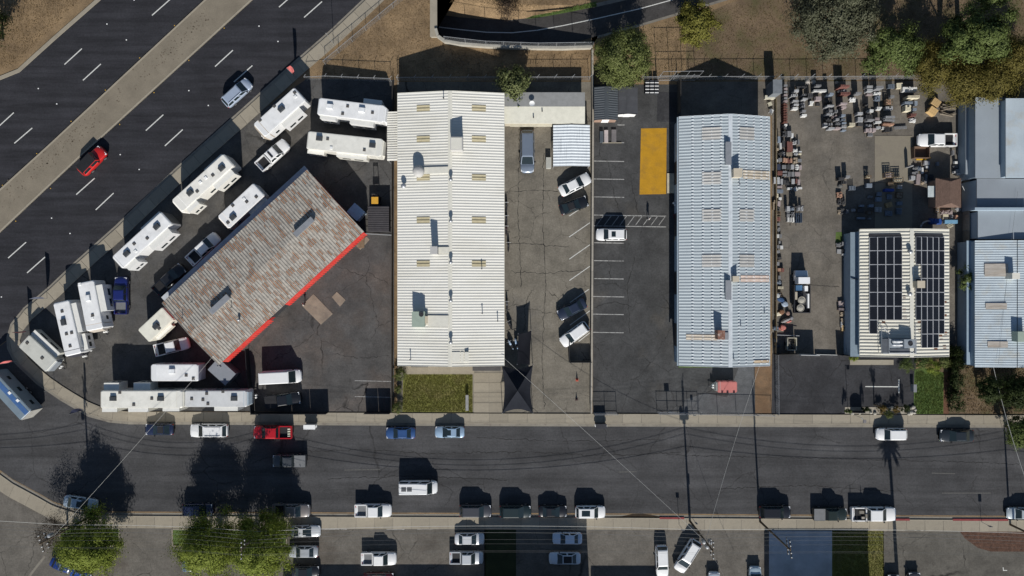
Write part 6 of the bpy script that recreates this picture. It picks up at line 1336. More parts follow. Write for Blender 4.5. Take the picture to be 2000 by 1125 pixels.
flag('dark blue feather flag at the pavement in front of the empty corner of the yard', 168, 800, 4.4, (0.03, 0.035, 0.07), 1.2)
M_SIGN = mat('sign_back', (0.22, 0.23, 0.24), 0.5)
def street_sign(label, px, py, h=2.6, w=0.6, hh=0.6, ang=0.0, name='street_sign', lamp=False):
    o = thing(name, label, 'street lamp' if lamp else 'sign', (*W(px, py), 0)); k = MB(); k.tube((0, 0, 0), (0, 0, h), 0.035, 6); k.build('post', M_STEEL, o)
    if lamp:
        k = MB(); k.tube((0, 0, h), (0.4, -0.5, h+0.1), 0.04, 6); k.build('arm', M_STEEL, o); k = MB(); k.box(0.2, -0.75, h+0.02, 0.65, -0.3, h+0.18); k.build('lamp_head', mat('lamp_head', (0.18, 0.17, 0.17)), o)
    else: k = MB(); k.cbox(0, 0, h-hh, w, 0.03, hh, ang); k.build('panel', M_SIGN, o)
street_sign('lamp post on the pavement at the west end of the flower bed', 1656, 806, 4.5, name='street_lamp', lamp=True)
street_sign('small sign on the south pavement above the mulch island', 1916, 1019, 2.6, 0.5, 0.7)
street_sign('low sign post at the outer bend of the corner pavement', 107, 760, 2.6, 0.1, 0.3)
street_sign('diamond sign behind the open bar gate of the dark lot', 1304, 800, 2.5, 0.75, 0.75)
street_sign('sign post on the highway pavement opposite the chain-link fence', 652, 86, 5.0, 0.15, 0.4)
street_sign('small sign on the pavement in front of the gravel bed', 1352, 808, 1.8, 0.4, 0.5)
street_sign('blade sign at the foot of the transformer pole', 1326, 1024, 3.0, 0.5, 0.5)
street_sign('tall sign at the pavement left of the slanted white SUV', 1349, 1008, 4.0, 0.3, 1.0)
def cabinet(label, px, py, l, w, h, m, ends=False, name='street_cabinet'):
    o = thing(name, label, 'cabinet', (*W(px, py), 0)); k = MB(); k.box(-l/2, -w/2, 0, l/2, w/2, h); k.build('body', m, o); k = MB(); k.box(-l/2-0.05, -w/2-0.05, h, l/2+0.05, w/2+0.05, h+0.06); k.build('lid', m, o)
    if ends:
        for s in (-1, 1):
            for z in (0.55, 1.1): k = MB(); k.box(s*l/2-0.12, -0.14, z, s*l/2+0.12, 0.14, z+0.2); k.build('knob', M_WHITE, o)
cabinet('dark street cabinet with pale end knobs at the kerb by the block wall', 1172, 829, 1.6, 0.6, 1.55, M_DARKMETAL, True)
cabinet('white street stand with dark side knobs at the kerb right of the red pickup', 609, 831, 1.7, 0.6, 1.4, M_WHITE, True, 'street_stand')
cabinet('long low monument sign on the front lawn', 913, 785, 0.35, 2.3, 1.0, mat('monument_grey', (0.28, 0.28, 0.27)), name='monument_sign')
cabinet('narrow grey utility box at the edge of the green lawn', 1781, 757, 0.4, 1.1, 0.9, M_SIGN)
cabinet('tan door ramp box against the red awning of the rusty workshop', 706, 474, 0.9, 1.6, 0.25, M_WOOD, name='wood_ramp')
cabinet('beige bench box along the west wall of the blue-grey warehouse', 1320, 455, 0.5, 2.3, 0.6, mat('beige_bench', (0.42, 0.34, 0.22)), name='bench_box')
cabinet('cream folded panel leaning by the yellow loading zone', 1312, 358, 1.4, 3.0, 0.06, mat('cream_panel', (0.48, 0.43, 0.32)), name='ground_panel')
cabinet('grey hut at the corner behind the blue-grey warehouse', 1504, 180, 1.3, 2.0, 3.2, mat('grey_hut', (0.16, 0.175, 0.19)), name='tool_hut')
cabinet('grey bin leaning at the corner of the white canopy', 1071, 320, 0.7, 1.6, 0.9, mat('pale_grey_bin', (0.42, 0.42, 0.38)), name='bin')
for i, (x, y, r) in enumerate(((1319, 393, 0.2), (1315, 397, 0.18), (1321, 397, 0.16), (1318, 401, 0.2))):
    k = MB(); k.lathe([(0, 0), (r*0.8, 0.05), (r, 0.3), (r*0.7, 0.5), (0, 0.56)], n=10); tag(k.build('white_bucket', M_WHITE, loc=(*W(x, y), 0.02), smooth=True), 'white ball in the small cluster along the blue-grey warehouse wall', 'ball', 'white balls by the warehouse')
tree('dark pink potted shrub by the west wall of the blue-grey warehouse', 1320, 422, 5, 0.9, leafmat('pink_leaves', [(0.10, 0.015, 0.02), (0.22, 0.03, 0.05), (0.3, 0.08, 0.1)]), 400, name='potted_shrub', cat='shrub', clumps=20, ls=0.07, zr=0.5, zc=0.5, trunk=False)
for i, (x, y) in enumerate(((1127, 742), (1126, 780))):
    k = MB(); k.box(-0.2, -0.2, 0, 0.2, 0.2, 0.05); k.lathe([(0.16, 0.05), (0.03, 0.8 if i == 0 else 0.65), (0, 0.8 if i == 0 else 0.65)], n=10)
    tag(k.build('traffic_cone', mat('cone_orange' if i == 0 else 'cone_dark', (0.5, 0.10, 0.06) if i == 0 else (0.08, 0.05, 0.05)), loc=(*W(x, y), 0.012)), ('orange traffic cone in the shop lot, nearer the bin enclosure', 'dark traffic cone in the shop lot, nearer the street')[i], 'cone')
# motorcycles along the workshop's east wall and under the shade cloth
def motorbike(label, px, py, head, col, L=2.1):
    o = thing('motorcycle', label, 'motorcycle', (*W(px, py, 0.5), 0.012), radians(head), 'motorcycles by the workshop')
    for x in (-0.7, 0.7):
        k = MB(); k.tube((x, -0.06, 0.3), (x, 0.06, 0.3), 0.3, 12); k.build('wheel', M_TYRE, o)
    k = MB(); k.loft([[(x, -w, z0), (x, w, z0), (x, w*0.7, z1), (x, -w*0.7, z1)] for x, w, z0, z1 in ((-0.95, 0.06, 0.6, 0.75), (-0.4, 0.17, 0.4, 0.8), (0.1, 0.19, 0.35, 0.95), (0.5, 0.14, 0.4, 0.9), (0.75, 0.07, 0.5, 0.8))]); k.build('body', paint('bike%d' % int(col[2]*200+col[0]*1000), col), o)
    k = MB(); k.tube((0.5, -0.38, 1.02), (0.5, 0.38, 1.02), 0.03, 6); k.build('handlebar', M_STEEL, o)
    k = MB(); k.box(-0.75, -0.14, 0.8, -0.05, 0.14, 0.88); k.build('seat', M_BLACK, o)
for a in (('black motorcycle at the workshop wall, northernmost of the line', 989, 402, 90, BLK), ('black motorcycle at the workshop wall, second from the north', 989, 428, 92, BLK), ('black motorcycle with red tail in the line along the workshop wall', 989, 448, 88, (0.03, 0.012, 0.012)), ('black motorcycle standing out from the wall beside scrap metal', 993, 480, 88, BLK), ('black motorcycle slanted just above the black shade cloth', 995, 633, 115, BLK), ('pale blue motorcycle partly under the black shade cloth', 997, 672, 118, (0.35, 0.45, 0.58)), ('second pale blue motorcycle beside the shade cloth, farther from the wall', 1008, 670, 105, (0.30, 0.42, 0.58)), ('dark motorcycle alone by the wall, above the slanted one', 990, 595, 90, DGR)): motorbike(*a)

# ribbed dark container and the yellow machine behind it
o = thing('container', 'low container with grey ribbed lid at the yard corner east of the rusty workshop', 'container', (*W(739, 427, 2.2), 0))
k = MB(); k.box(-1.55, -1.9, 0.05, 1.55, 1.9, 2.05); k.build('body', M_DARKMETAL, o)
k = MB(); n = 14
for i in range(n):
    y = -1.95 + 3.9*i/n; k.box(-1.62, y, 2.05, 1.62, y+3.9/n*0.55, 2.2); k.box(-1.6, y+3.9/n*0.55, 2.05, 1.6, y+3.9/n, 2.12)
k.build('ribbed_lid', mat('grey_tarp', (0.085, 0.078, 0.08), 0.7, 0.12), o)
o = thing('forklift', 'forklift with yellow roof in the dark bay beside the container', 'forklift', (*W(732, 391, 2.1), 0), pi/2)
k = MB(); k.box(-1.0, -0.5, 0.25, 0.7, 0.5, 1.0); k.build('body', M_DARKMETAL, o); k = MB(); k.box(-0.55, -0.52, 2.0, 0.5, 0.52, 2.1); k.build('roof', mat('machine_yellow', (0.62, 0.33, 0.04), 0.5), o)
for x in (-0.5, 0.45):
    for y in (-0.46, 0.46): k = MB(); k.tube((x, y, 0.9), (x, y, 2.0), 0.035, 5); k.build('pillar', M_DARKMETAL, o)
k = MB(); k.box(0.75, -0.4, 0.1, 0.85, -0.3, 3.2); k.box(0.75, 0.3, 0.1, 0.85, 0.4, 3.2); k.box(0.75, -0.4, 2.9, 0.85, 0.4, 3.2); k.build('mast', M_DARKMETAL, o)
for x in (-0.65, 0.45):
    for y in (-0.5, 0.5): k = MB(); k.tube((x, y-0.1, 0.28), (x, y+0.1, 0.28), 0.28, 10); k.build('wheel', M_TYRE, o)
for i, (x, y, l, w_, h, m, lab) in enumerate(((1175, 267, 0.55, 1.7, 0.5, mat('slate_blue_board', (0.07, 0.085, 0.10)), 'dark slate display crate in front of the slate shed'), (1184, 266, 0.6, 1.9, 0.35, mat('pale_pink_board', (0.42, 0.37, 0.36)), 'pale pink board lying in front of the slate shed'), (1199, 265, 0.75, 1.9, 0.3, mat('mid_grey_board', (0.15, 0.14, 0.14)), 'grey board right of the pale pink one'))):
    k = MB(); k.box(-l/2, -w_/2, 0, l/2, w_/2, h); tag(k.build('display_board', m, loc=(*W(x, y, h), 0.012)), lab, 'board')
k = MB(); k.box(-1.5, -0.06, 0, 1.5, 0.06, 0.14); tag(k.build('wheel_stop', M_CONC, loc=(*W(1195, 279), 0.016)), 'long concrete wheel stop below the display boards', 'wheel stop')
for i in range(3):
    o = thing('wire_rack', ('left', 'middle', 'right')[i] + 'most wire rack of dark crates by the fence, north of the yellow zone', 'rack', (*W(1262 + 9*i, 174), 0), 0, 'wire racks by the fence')
    for j in range(4):
        k = MB(); y = 0.85 - j*0.5; k.box(-0.3, y-0.2, 0, 0.3, y+0.2, 1.1 - 0.05*j); k.build('crate', mat('dark_crate', (0.03, 0.033, 0.04), rnd=0.4), o); k = MB(); k.box(-0.3, y-0.22, 1.1-0.05*j, 0.3, y-0.12, 1.18-0.05*j); k.build('rim', M_WHITE, o)
# ---------------------------------------------------------------- people
def person(label, px, py, rot, top, legs, seed=0):
    g = random.Random(seed); me = bpy.data.meshes.new('person')
    J = {'pel': (0, 0, .92), 'wst': (0, 0, 1.08), 'chs': (0.01, 0, 1.32), 'nek': (0.02, 0, 1.48), 'hd0': (0.03, 0, 1.58), 'hd1': (0.03, 0, 1.70),
         'sl': (0, .19, 1.40), 'el': (-.05, .24, 1.12), 'hl': (.10, .23, .88), 'sr': (0, -.19, 1.40), 'er': (-.03, -.25, 1.12), 'hr': (.14, -.22, .90),
         'pl': (0, .1, .88), 'kl': (.13, .1, .48), 'al': (-.02+.1, .1, .08), 'fl': (.26, .11, .05), 'pr': (0, -.1, .88), 'kr': (-.02, -.1, .48), 'ar': (-.18, -.1, .10), 'fr': (-.02, -.11, .05)}
    E = [('pel', 'wst'), ('wst', 'chs'), ('chs', 'nek'), ('nek', 'hd0'), ('hd0', 'hd1'), ('chs', 'sl'), ('sl', 'el'), ('el', 'hl'), ('chs', 'sr'), ('sr', 'er'), ('er', 'hr'), ('pel', 'pl'), ('pl', 'kl'), ('kl', 'al'), ('al', 'fl'), ('pel', 'pr'), ('pr', 'kr'), ('kr', 'ar'), ('ar', 'fr')]
    R = dict(pel=.15, wst=.135, chs=.15, nek=.06, hd0=.095, hd1=.085, sl=.07, el=.05, hl=.04, sr=.07, er=.05, hr=.04, pl=.10, kl=.07, al=.05, fl=.045, pr=.10, kr=.07, ar=.05, fr=.045)
    ks = list(J); me.from_pydata([J[k] for k in ks], [(ks.index(a), ks.index(b)) for a, b in E], [])
    o = bpy.data.objects.new('person', me); COL.objects.link(o); o.modifiers.new('skin', 'SKIN'); o.modifiers.new('sub', 'SUBSURF').levels = 1
    for v, k in zip(me.skin_vertices[0].data, ks): v.radius = (R[k], R[k]); v.use_root = k == 'pel'
    dg = bpy.context.evaluated_depsgraph_get(); nm_ = bpy.data.meshes.new_from_object(o.evaluated_get(dg)); nm_.name = 'person'
    o.modifiers.clear(); o.data = nm_
    for m in (mat('skin', (0.42, 0.26, 0.18), 0.6), top, legs, mat('hair', (0.02, 0.014, 0.01), 0.7), mat('shoes', (0.04, 0.04, 0.045))): nm_.materials.append(m)
    for p in nm_.polygons:
        z = p.center.z; p.use_smooth = True
        p.material_index = 3 if z > 1.66 or (z > 1.56 and p.center.x < 0.02) else 0 if z > 1.46 or (abs(p.center.y) > 0.17 and z < 1.12) else 1 if z > 0.95 else 2 if z > 0.12 else 4
    o.location = (*W(px, py), 0.014); o.rotation_euler = (0, 0, rot)
    return tag(o, label, 'person')
person('person in a white top walking across the hatched bay', 1266, 428, 2.4, mat('white_shirt', (0.7, 0.7, 0.68)), mat('dark_trousers', (0.03, 0.035, 0.05)))
person('person in a pale shirt and dark trousers standing by the concrete pad', 596, 594, 0.6, mat('pale_shirt', (0.6, 0.58, 0.52)), mat('dark_brown_trousers', (0.05, 0.03, 0.025)))
# ---------------------------------------------------------------- the stone yard: every pallet, stack and rack is a thing
CL = dict(grey=((0.19, 0.192, 0.197), 'grey'), dark=((0.05, 0.05, 0.052), 'dark'), pale=((0.34, 0.345, 0.35), 'pale grey'), white=((0.56, 0.56, 0.54), 'white'), red=((0.17, 0.075, 0.062), 'red'),
          brick=((0.15, 0.065, 0.05), 'brick red'), pink=((0.30, 0.25, 0.245), 'pinkish'), tan=((0.30, 0.245, 0.18), 'tan'), orange=((0.40, 0.24, 0.165), 'orange'), blue=((0.17, 0.20, 0.24), 'blue grey'),
          navy=((0.035, 0.045, 0.08), 'navy'), cream=((0.56, 0.51, 0.38), 'cream'), wood=((0.38, 0.27, 0.14), 'wooden'), deep=((0.04, 0.07, 0.25), 'deep blue'), green=((0.06, 0.10, 0.02), 'green'))
ORD = ['first', 'second', 'third', 'fourth', 'fifth', 'sixth', 'seventh', 'eighth', 'ninth', 'tenth', 'eleventh', 'twelfth', 'thirteenth', 'fourteenth', 'fifteenth', 'sixteenth', 'seventeenth', 'eighteenth', 'nineteenth', 'twentieth', 'twenty-first', 'twenty-second', 'twenty-third', 'twenty-fourth']
PALW = mat('pallet_wood', (0.17, 0.125, 0.08), 0.9, 0.25, 3.0, rnd=0.3)
srr = random.Random(21)
def stack(px, py, w, d, h, c, label, ang=0.0, kind='slabs', group=None):
    W_, D_ = w/PXM, d/PXM*(0.86 if d < 7 else 0.95); h = h*1.22 if py < 265 else h; m = mat('stone_' + c, CL[c][0], 0.85, 0.2, 2.5, 0.15, 12, rnd=0.18, dirt=tuple(q*0.65 for q in CL[c][0]), dscale=1.8, dlo=0.5, dhi=0.75)
    o = thing('pallet_stack', label, 'stone stack', (*W(px, py, h), 0.012), ang + srr.gauss(0, 0.03), group)
    k = MB(); pz = 0.13
    if min(W_, D_) > 0.3:
        for i in range(4):
            x = -W_/2 + W_*(i+0.15)/4; k.box(x, -D_/2, 0.09, x + W_/4*0.7, D_/2, pz)
        for y in (-D_*0.42, 0, D_*0.42): k.box(-W_/2, y-0.05, 0, W_/2, y+0.05, 0.09)
        k.build('pallet', PALW, o)
    else: pz = 0.0
    k = MB(); ax = W_ >= D_
    if kind == 'slabs':                      # flat slabs, each layer a little out of line
        n = max(2, min(6, int((h-pz)/0.13))); t = (h-pz)/n
        for i in range(n):
            j1, j2 = srr.uniform(-0.03, 0.03), srr.uniform(-0.03, 0.03); s = srr.uniform(0.90, 1.0)
            k.box(-W_/2*s+j1, -D_/2*s+j2, pz+i*t, W_/2*s+j1, D_/2*s+j2, pz+i*t+t*0.86)
    elif kind == 'upright':                  # thin slabs on edge, leaning in a row
        L = W_ if ax else D_; n = max(3, int(L/0.14)); p = L/n
        for i in range(n):
            a = -L/2 + i*p; hh = (h-pz)*srr.uniform(0.75, 1.0)
            if ax: k.box(a, -D_/2*srr.uniform(.85, 1), pz, a+p*0.62, D_/2*srr.uniform(.85, 1), pz+hh)
            else: k.box(-W_/2*srr.uniform(.85, 1), a, pz, W_/2*srr.uniform(.85, 1), a+p*0.62, pz+hh)
    elif kind == 'blocks':
        nx, ny = max(2, round(W_/0.28)), max(2, round(D_/0.28)); hh = h-pz; nz = max(1, round(hh/0.3))
        for z in range(nz):
            for i in range(nx):
                for j in range(ny):
                    if z == nz-1 and srr.random() < 0.12: continue
                    x, y = -W_/2+W_*i/nx, -D_/2+D_*j/ny; k.box(x+0.01, y+0.01, pz+hh*z/nz, x+W_/nx-0.015, y+D_/ny-0.015, pz+hh*(z+1)/nz-srr.uniform(0.005, 0.05))
    elif kind == 'rubble':
        for i in range(26):
            x, y = srr.uniform(-W_/2, W_/2)*0.9, srr.uniform(-D_/2, D_/2)*0.9; r = srr.uniform(0.08, 0.2); z = pz + (h-pz)*srr.uniform(0.2, 0.9)*(1-abs(x)/W_-abs(y)/D_*0.6)
            k.prism([(x+r*cos(t+i)*srr.uniform(.7, 1.2), y+r*sin(t+i)*srr.uniform(.6, 1.1)) for t in (0, 1.2, 2.5, 3.7, 5.0)], max(pz, z-r), z+r*0.4, inset=0.25)
        k.box(-W_/2*0.92, -D_/2*0.92, pz, W_/2*0.92, D_/2*0.92, pz+(h-pz)*0.45)
    elif kind == 'planks':
        n = 6
        for i in range(n):
            x = -W_/2 + W_*(i+0.05)/n
            if ax: y = -D_/2 + D_*(i+0.05)/n; k.box(-W_/2*srr.uniform(.9, 1), y, pz, W_/2*srr.uniform(.9, 1), y+D_/n*0.8, h-srr.uniform(0, 0.08))
            else: k.box(x, -D_/2*srr.uniform(.9, 1), pz, x+W_/n*0.8, D_/2*srr.uniform(.9, 1), h-srr.uniform(0, 0.08))
    elif kind == 'crate':                    # open crate with corner posts and a load inside
        for x in (-W_/2, W_/2-0.06):
            for y in (-D_/2, D_/2-0.06): k.box(x, y, 0.1, x+0.06, y+0.06, h)
        for z in (0.3, h-0.12):
            k.box(-W_/2, -D_/2-0.02, z, W_/2, -D_/2+0.02, z+0.09); k.box(-W_/2, D_/2-0.02, z, W_/2, D_/2+0.02, z+0.09); k.box(-W_/2-0.02, -D_/2, z, -W_/2+0.02, D_/2, z+0.09); k.box(W_/2-0.02, -D_/2, z, W_/2+0.02, D_/2, z+0.09)
        k.box(-W_/2, -0.04, h-0.11, W_/2, 0.04, h-0.03)
        q = MB(); nx = max(2, round(W_/0.35))
        for i in range(nx): x = -W_/2+0.08+(W_-0.16)*i/nx; q.box(x, -D_/2+0.08, 0.14, x+(W_-0.16)/nx*0.8, D_/2-0.08, h*srr.uniform(0.6, 0.9))
        q.build('load', m, o); k.build('frame', PALW, o); return o
    k.build('load', m, o); return o
KN = dict(slabs='stone slabs', upright='upright slabs', blocks='stone blocks', rubble='rough stones', planks='planks', crate='crated stone')
def column(where, items, end='the north', group=None):
    for i, it in enumerate(items):
        px, py, w, d, h, c = it[:6]; kind = it[6] if len(it) > 6 else 'slabs'; ang = it[7] if len(it) > 7 else 0.0
        stack(px, py, w, d, h, c, '%s %s, %s from %s %s' % (CL[c][1], KN[kind], ORD[i], end, where), ang, kind, group or 'pallets in the stone yard')
column('in the column by the warehouse corner', [(1535, 167+6.1*k, 7, 4.2, 1.0, 'pink' if k % 2 else 'grey') for k in range(6)] + [(1534.5, 203+5.0*k, 8, 4.0, 0.9, 'brick', 'blocks') for k in range(8)] + [(1535, 244, 6, 4, 0.7, 'white')])
column('in the second column by the north fence', [(1556.5, 177, 9, 4.5, 1.3, 'pale'), (1554, 185, 13, 5, 1.5, 'pale', 'upright'), (1554.5, 197, 12, 4.5, 1.2, 'pale'), (1556, 204, 10, 4, 1.1, 'pale'), (1554, 211, 11, 5, 1.0, 'white')])
column('in the narrow third column', [(1573, 184, 7, 4, 1.6, 'grey', 'upright'), (1573, 192.5, 10, 3.5, 1.5, 'pale'), (1571, 201, 9, 5, 1.1, 'grey', 'rubble'), (1570, 208, 8, 4, 1.0, 'grey', 'upright'), (1571, 216.5, 8, 5, 1.1, 'grey'), (1571, 225, 10, 5, 0.8, 'white')])
column('in the group around the long planks', [(1569, 168, 20, 5, 1.1, 'dark', 'rubble'), (1599, 166.5, 11, 4, 1.4, 'grey'), (1602.5, 176.5, 27, 5.5, 0.9, 'white', 'planks'), (1583, 186, 10, 9, 1.2, 'dark', 'blocks'), (1599, 192, 12, 8, 1.0, 'pink'), (1586, 201, 8, 8, 0.7, 'white', 'blocks'), (1598, 204, 8, 6, 0.3, 'dark')])
column('in the column beside the long planks', [(1625, 183, 8, 5, 1.8, 'blue'), (1623, 197, 10, 5, 1.4, 'dark', 'upright'), (1623, 206, 14, 3.5, 1.6, 'pale'), (1623, 216, 7, 5, 1.3, 'grey'), (1623, 222, 12, 4, 1.3, 'pale', 'upright'), (1623, 232, 10, 6, 1.5, 'dark', 'rubble'), (1614, 243, 7, 9, 1.0, 'pale', 'upright'), (1624, 242, 9, 5, 1.2, 'grey', 'upright'), (1625, 250, 12, 4, 1.1, 'pale')])
column('in the slim dark column', [(1636, 216, 6, 6, 1.7, 'grey', 'upright'), (1636, 225, 8, 5, 1.5, 'pink', 'rubble'), (1636, 233, 7, 5, 1.3, 'grey'), (1638, 241, 9, 5, 1.1, 'grey', 'upright'), (1637, 250, 11, 4, 0.9, 'pink')])
column('in the column below the red stacks', [(1651, 167.5, 17, 5, 1.9, 'red', 'blocks'), (1651, 174.5, 17, 5, 1.4, 'grey', 'rubble'), (1652, 182, 19, 5.5, 1.2, 'red', 'blocks'), (1649, 202, 13, 4, 1.5, 'pink'), (1649, 209, 10, 4, 1.0, 'pink'), (1648, 225, 8, 5, 1.4, 'blue'), (1649, 233, 9, 5, 1.3, 'blue', 'upright'), (1649, 240, 9, 4, 1.1, 'blue'), (1649, 247, 10, 5, 1.0, 'pale', 'blocks'), (1649, 254, 8, 3, 0.7, 'blue')])
column('in the scatter beside the red stacks', [(1678, 181, 12, 4, 1.2, 'grey'), (1668.5, 193, 12, 9, 0.9, 'white', 'rubble'), (1680.5, 221, 11, 6, 1.2, 'pale'), (1681, 233, 11, 10, 0.9, 'pale'), (1681, 243, 10, 6, 0.6, 'dark'), (1664.5, 243, 11, 7, 0.8, 'cream', 'blocks')])
column('in the column beside the thin hose', [(1699.5, 169, 12, 5, 1.2, 'pale'), (1699.5, 176, 12, 6, 1.1, 'pale'), (1699, 184, 12, 4, 0.6, 'pink'), (1698, 201, 6, 6, 1.4, 'dark', 'rubble'), (1702.5, 216, 8, 6, 1.3, 'white'), (1700, 227, 14, 8, 1.5, 'dark', 'upright'), (1701, 234, 14, 4, 1.0, 'grey'), (1700, 244, 12, 5, 0.8, 'grey', 'rubble'), (1694, 254, 6, 7, 0.7, 'pink'), (1701, 254, 6, 8, 0.7, 'pink'), (1708, 254, 6, 7, 0.7, 'pink'), (1700, 263, 10, 7, 0.4, 'grey', 'planks')])
column('in the column of blue-white stones', [(1719, 170, 14, 6, 1.8, 'grey', 'blocks'), (1718, 180, 15, 6, 1.1, 'white', 'rubble'), (1718, 190, 11, 12, 1.0, 'blue', 'rubble'), (1718, 211, 10, 6, 0.9, 'white', 'blocks'), (1714, 232, 9, 5, 1.0, 'pink'), (1716, 238, 12, 5, 0.9, 'white'), (1716, 249, 9, 5, 0.7, 'pale'), (1726, 250, 6, 6, 0.6, 'white', 'blocks')])
column('in the column of the red crates', [(1742, 168, 13, 9, 0.7, 'blue', 'upright'), (1757, 167.5, 12, 11, 0.5, 'cream'), (1743, 188, 8, 6, 0.9, 'grey'), (1737.5, 199, 13, 11, 0.9, 'orange', 'crate'), (1737, 211, 14, 7, 0.8, 'pale', 'blocks'), (1739, 228, 19, 5, 1.4, 'grey'), (1738.5, 234, 22, 4, 1.0, 'grey'), (1736, 242, 22, 4, 0.8, 'orange', 'planks'), (1737, 252, 14, 9, 1.0, 'dark', 'upright')])
column('in the column under the bronze trees', [(1784, 171, 30, 10, 1.6, 'white', 'rubble'), (1785, 189, 24, 6, 1.4, 'cream', 'planks'), (1775, 200, 16, 5, 1.2, 'blue'), (1789, 201, 6, 9, 0.9, 'blue'), (1774, 211, 11, 12, 1.0, 'cream', 'blocks'), (1787, 213, 8, 6, 1.0, 'blue'), (1785, 224, 12, 6, 1.0, 'red', 'blocks'), (1786, 234, 11, 8, 0.7, 'white', 'rubble')])
column('in the upper warehouse strip', [(1534, 250, 6, 5, 0.8, 'dark'), (1533, 261, 8, 10, 0.8, 'dark', 'blocks'), (1542, 261, 8, 11, 0.7, 'grey'), (1548, 264, 4, 9, 0.7, 'white'), (1522, 272, 5, 13, 0.9, 'blue'), (1525, 285, 4, 13, 0.7, 'white'), (1531, 281, 6, 14, 0.7, 'dark'), (1543, 286, 11, 21, 0.9, 'red', 'planks'), (1542, 301, 12, 8, 0.6, 'tan'), (1554, 277, 6, 8, 0.7, 'pale', 'rubble'), (1560, 277, 3, 10, 0.6, 'grey'), (1555, 293, 9, 7, 0.7, 'white', 'rubble'), (1563, 296, 6, 3, 0.5, 'white'), (1556, 300, 8, 5, 0.6, 'pale', 'rubble'), (1563, 300.5, 6, 3, 0.5, 'cream'), (1519, 291, 6, 5, 0.6, 'tan', 'rubble'), (1526, 299, 6, 8, 0.7, 'dark', 'rubble'), (1532, 300, 5, 9, 0.6, 'grey', 'rubble')])
column('from the orange bricks down the strip', [(1532, 312.5, 4, 9, 0.8, 'orange'), (1536.3, 313, 4, 9, 0.8, 'orange'), (1541, 313.5, 5, 10, 0.8, 'red', 'blocks'), (1546, 313.5, 4, 9, 0.7, 'orange'), (1554, 313, 8, 11, 0.6, 'tan', 'blocks'), (1562, 313, 8, 7, 0.6, 'grey'), (1524, 312, 7, 8, 0.6, 'grey'), (1518, 314, 4, 7, 0.5, 'pale'), (1521, 326, 7, 13, 0.7, 'navy'), (1532, 326, 9, 8, 0.7, 'grey'), (1541, 326, 7, 9, 0.8, 'dark'), (1548, 326, 6, 9, 0.7, 'pale'), (1558, 326, 6, 11, 0.5, 'white', 'rubble'), (1564, 327, 5, 9, 0.4, 'pink')])
column('in the lower slab rows', [(1523.5, 337, 10, 9, 0.8, 'red', 'planks'), (1533, 335.5, 9, 4, 0.7, 'grey'), (1533, 342, 9, 5, 0.6, 'grey'), (1542, 340, 6, 10, 0.6, 'grey'), (1549, 340, 6, 10, 0.6, 'grey'), (1558, 340, 11, 9, 0.5, 'pink'), (1514, 352, 5, 14, 0.7, 'pale'), (1521, 353, 5, 14, 0.8, 'pale'), (1526.5, 355, 5, 12, 0.7, 'pale'), (1533, 356, 5, 9, 0.7, 'dark'), (1540, 358, 7, 13, 0.6, 'dark', 'rubble'), (1549.5, 354, 6, 10, 0.6, 'pale'), (1555.5, 353, 4, 9, 0.6, 'red'), (1560.5, 356, 5, 11, 0.5, 'pink'), (1523, 365, 10, 5, 0.9, 'pink'), (1543, 368, 10, 5, 0.6, 'white'), (1563, 367, 8, 5, 0.5, 'white'), (1523.5, 373, 13, 7, 0.8, 'blue'), (1518, 382, 5, 8, 0.6, 'cream', 'blocks')])
column('along the warehouse below the rows', [(1524, 388, 6, 6, 0.5, 'white'), (1515, 394, 6, 7, 0.5, 'tan', 'planks'), (1522, 398, 6, 11, 0.5, 'pink'), (1511.5, 402, 3, 16, 0.6, 'tan', 'planks'), (1520, 409, 8, 9, 0.7, 'dark', 'rubble'), (1521, 418, 8, 9, 0.7, 'dark', 'crate'), (1521, 428, 7, 8, 0.6, 'red', 'blocks'), (1521, 438, 5, 6, 0.6, 'grey'), (1521.5, 448, 5, 8, 0.5, 'grey', 'rubble'), (1520, 461, 5, 7, 0.6, 'white'), (1525.5, 461, 4, 8, 0.6, 'grey'), (1523, 473, 4, 6, 0.5, 'grey'), (1520.5, 482, 5, 7, 0.6, 'grey'), (1527, 483, 6, 8, 0.5, 'white'), (1520, 492, 6, 6, 0.7, 'grey'), (1522, 503.5, 11, 8, 0.6, 'dark', 'rubble'), (1520, 515, 5, 8, 0.7, 'grey'), (1522.5, 527, 6, 7, 0.5, 'orange'), (1529, 527.5, 6, 8, 0.6, 'red'), (1523, 542, 5, 8, 0.6, 'grey'), (1521.5, 552, 10, 8, 0.6, 'blue', 'rubble'), (1525, 562, 11, 6, 0.6, 'cream', 'blocks'), (1523, 575, 9, 8, 0.6, 'pale', 'crate')])
column('around the central slab rack', [(1540, 407, 6, 10, 1.2, 'pale'), (1549.5, 406, 8, 9, 1.0, 'blue', 'rubble'), (1560, 407, 5, 10, 1.0, 'pale'), (1566.5, 407, 5, 10, 0.9, 'pale'), (1540, 418, 6, 12, 0.8, 'pale', 'upright'), (1550, 419, 7, 11, 0.8, 'grey', 'rubble'), (1540, 429, 4, 9, 0.7, 'white'), (1545, 429, 3, 9, 0.7, 'white'), (1550, 429, 3, 10, 0.7, 'white')])
stack(1555, 369, 7, 9, 0.5, 'white', 'white plank bundle lying askew at the end of the slab rows', 0.6, 'planks')
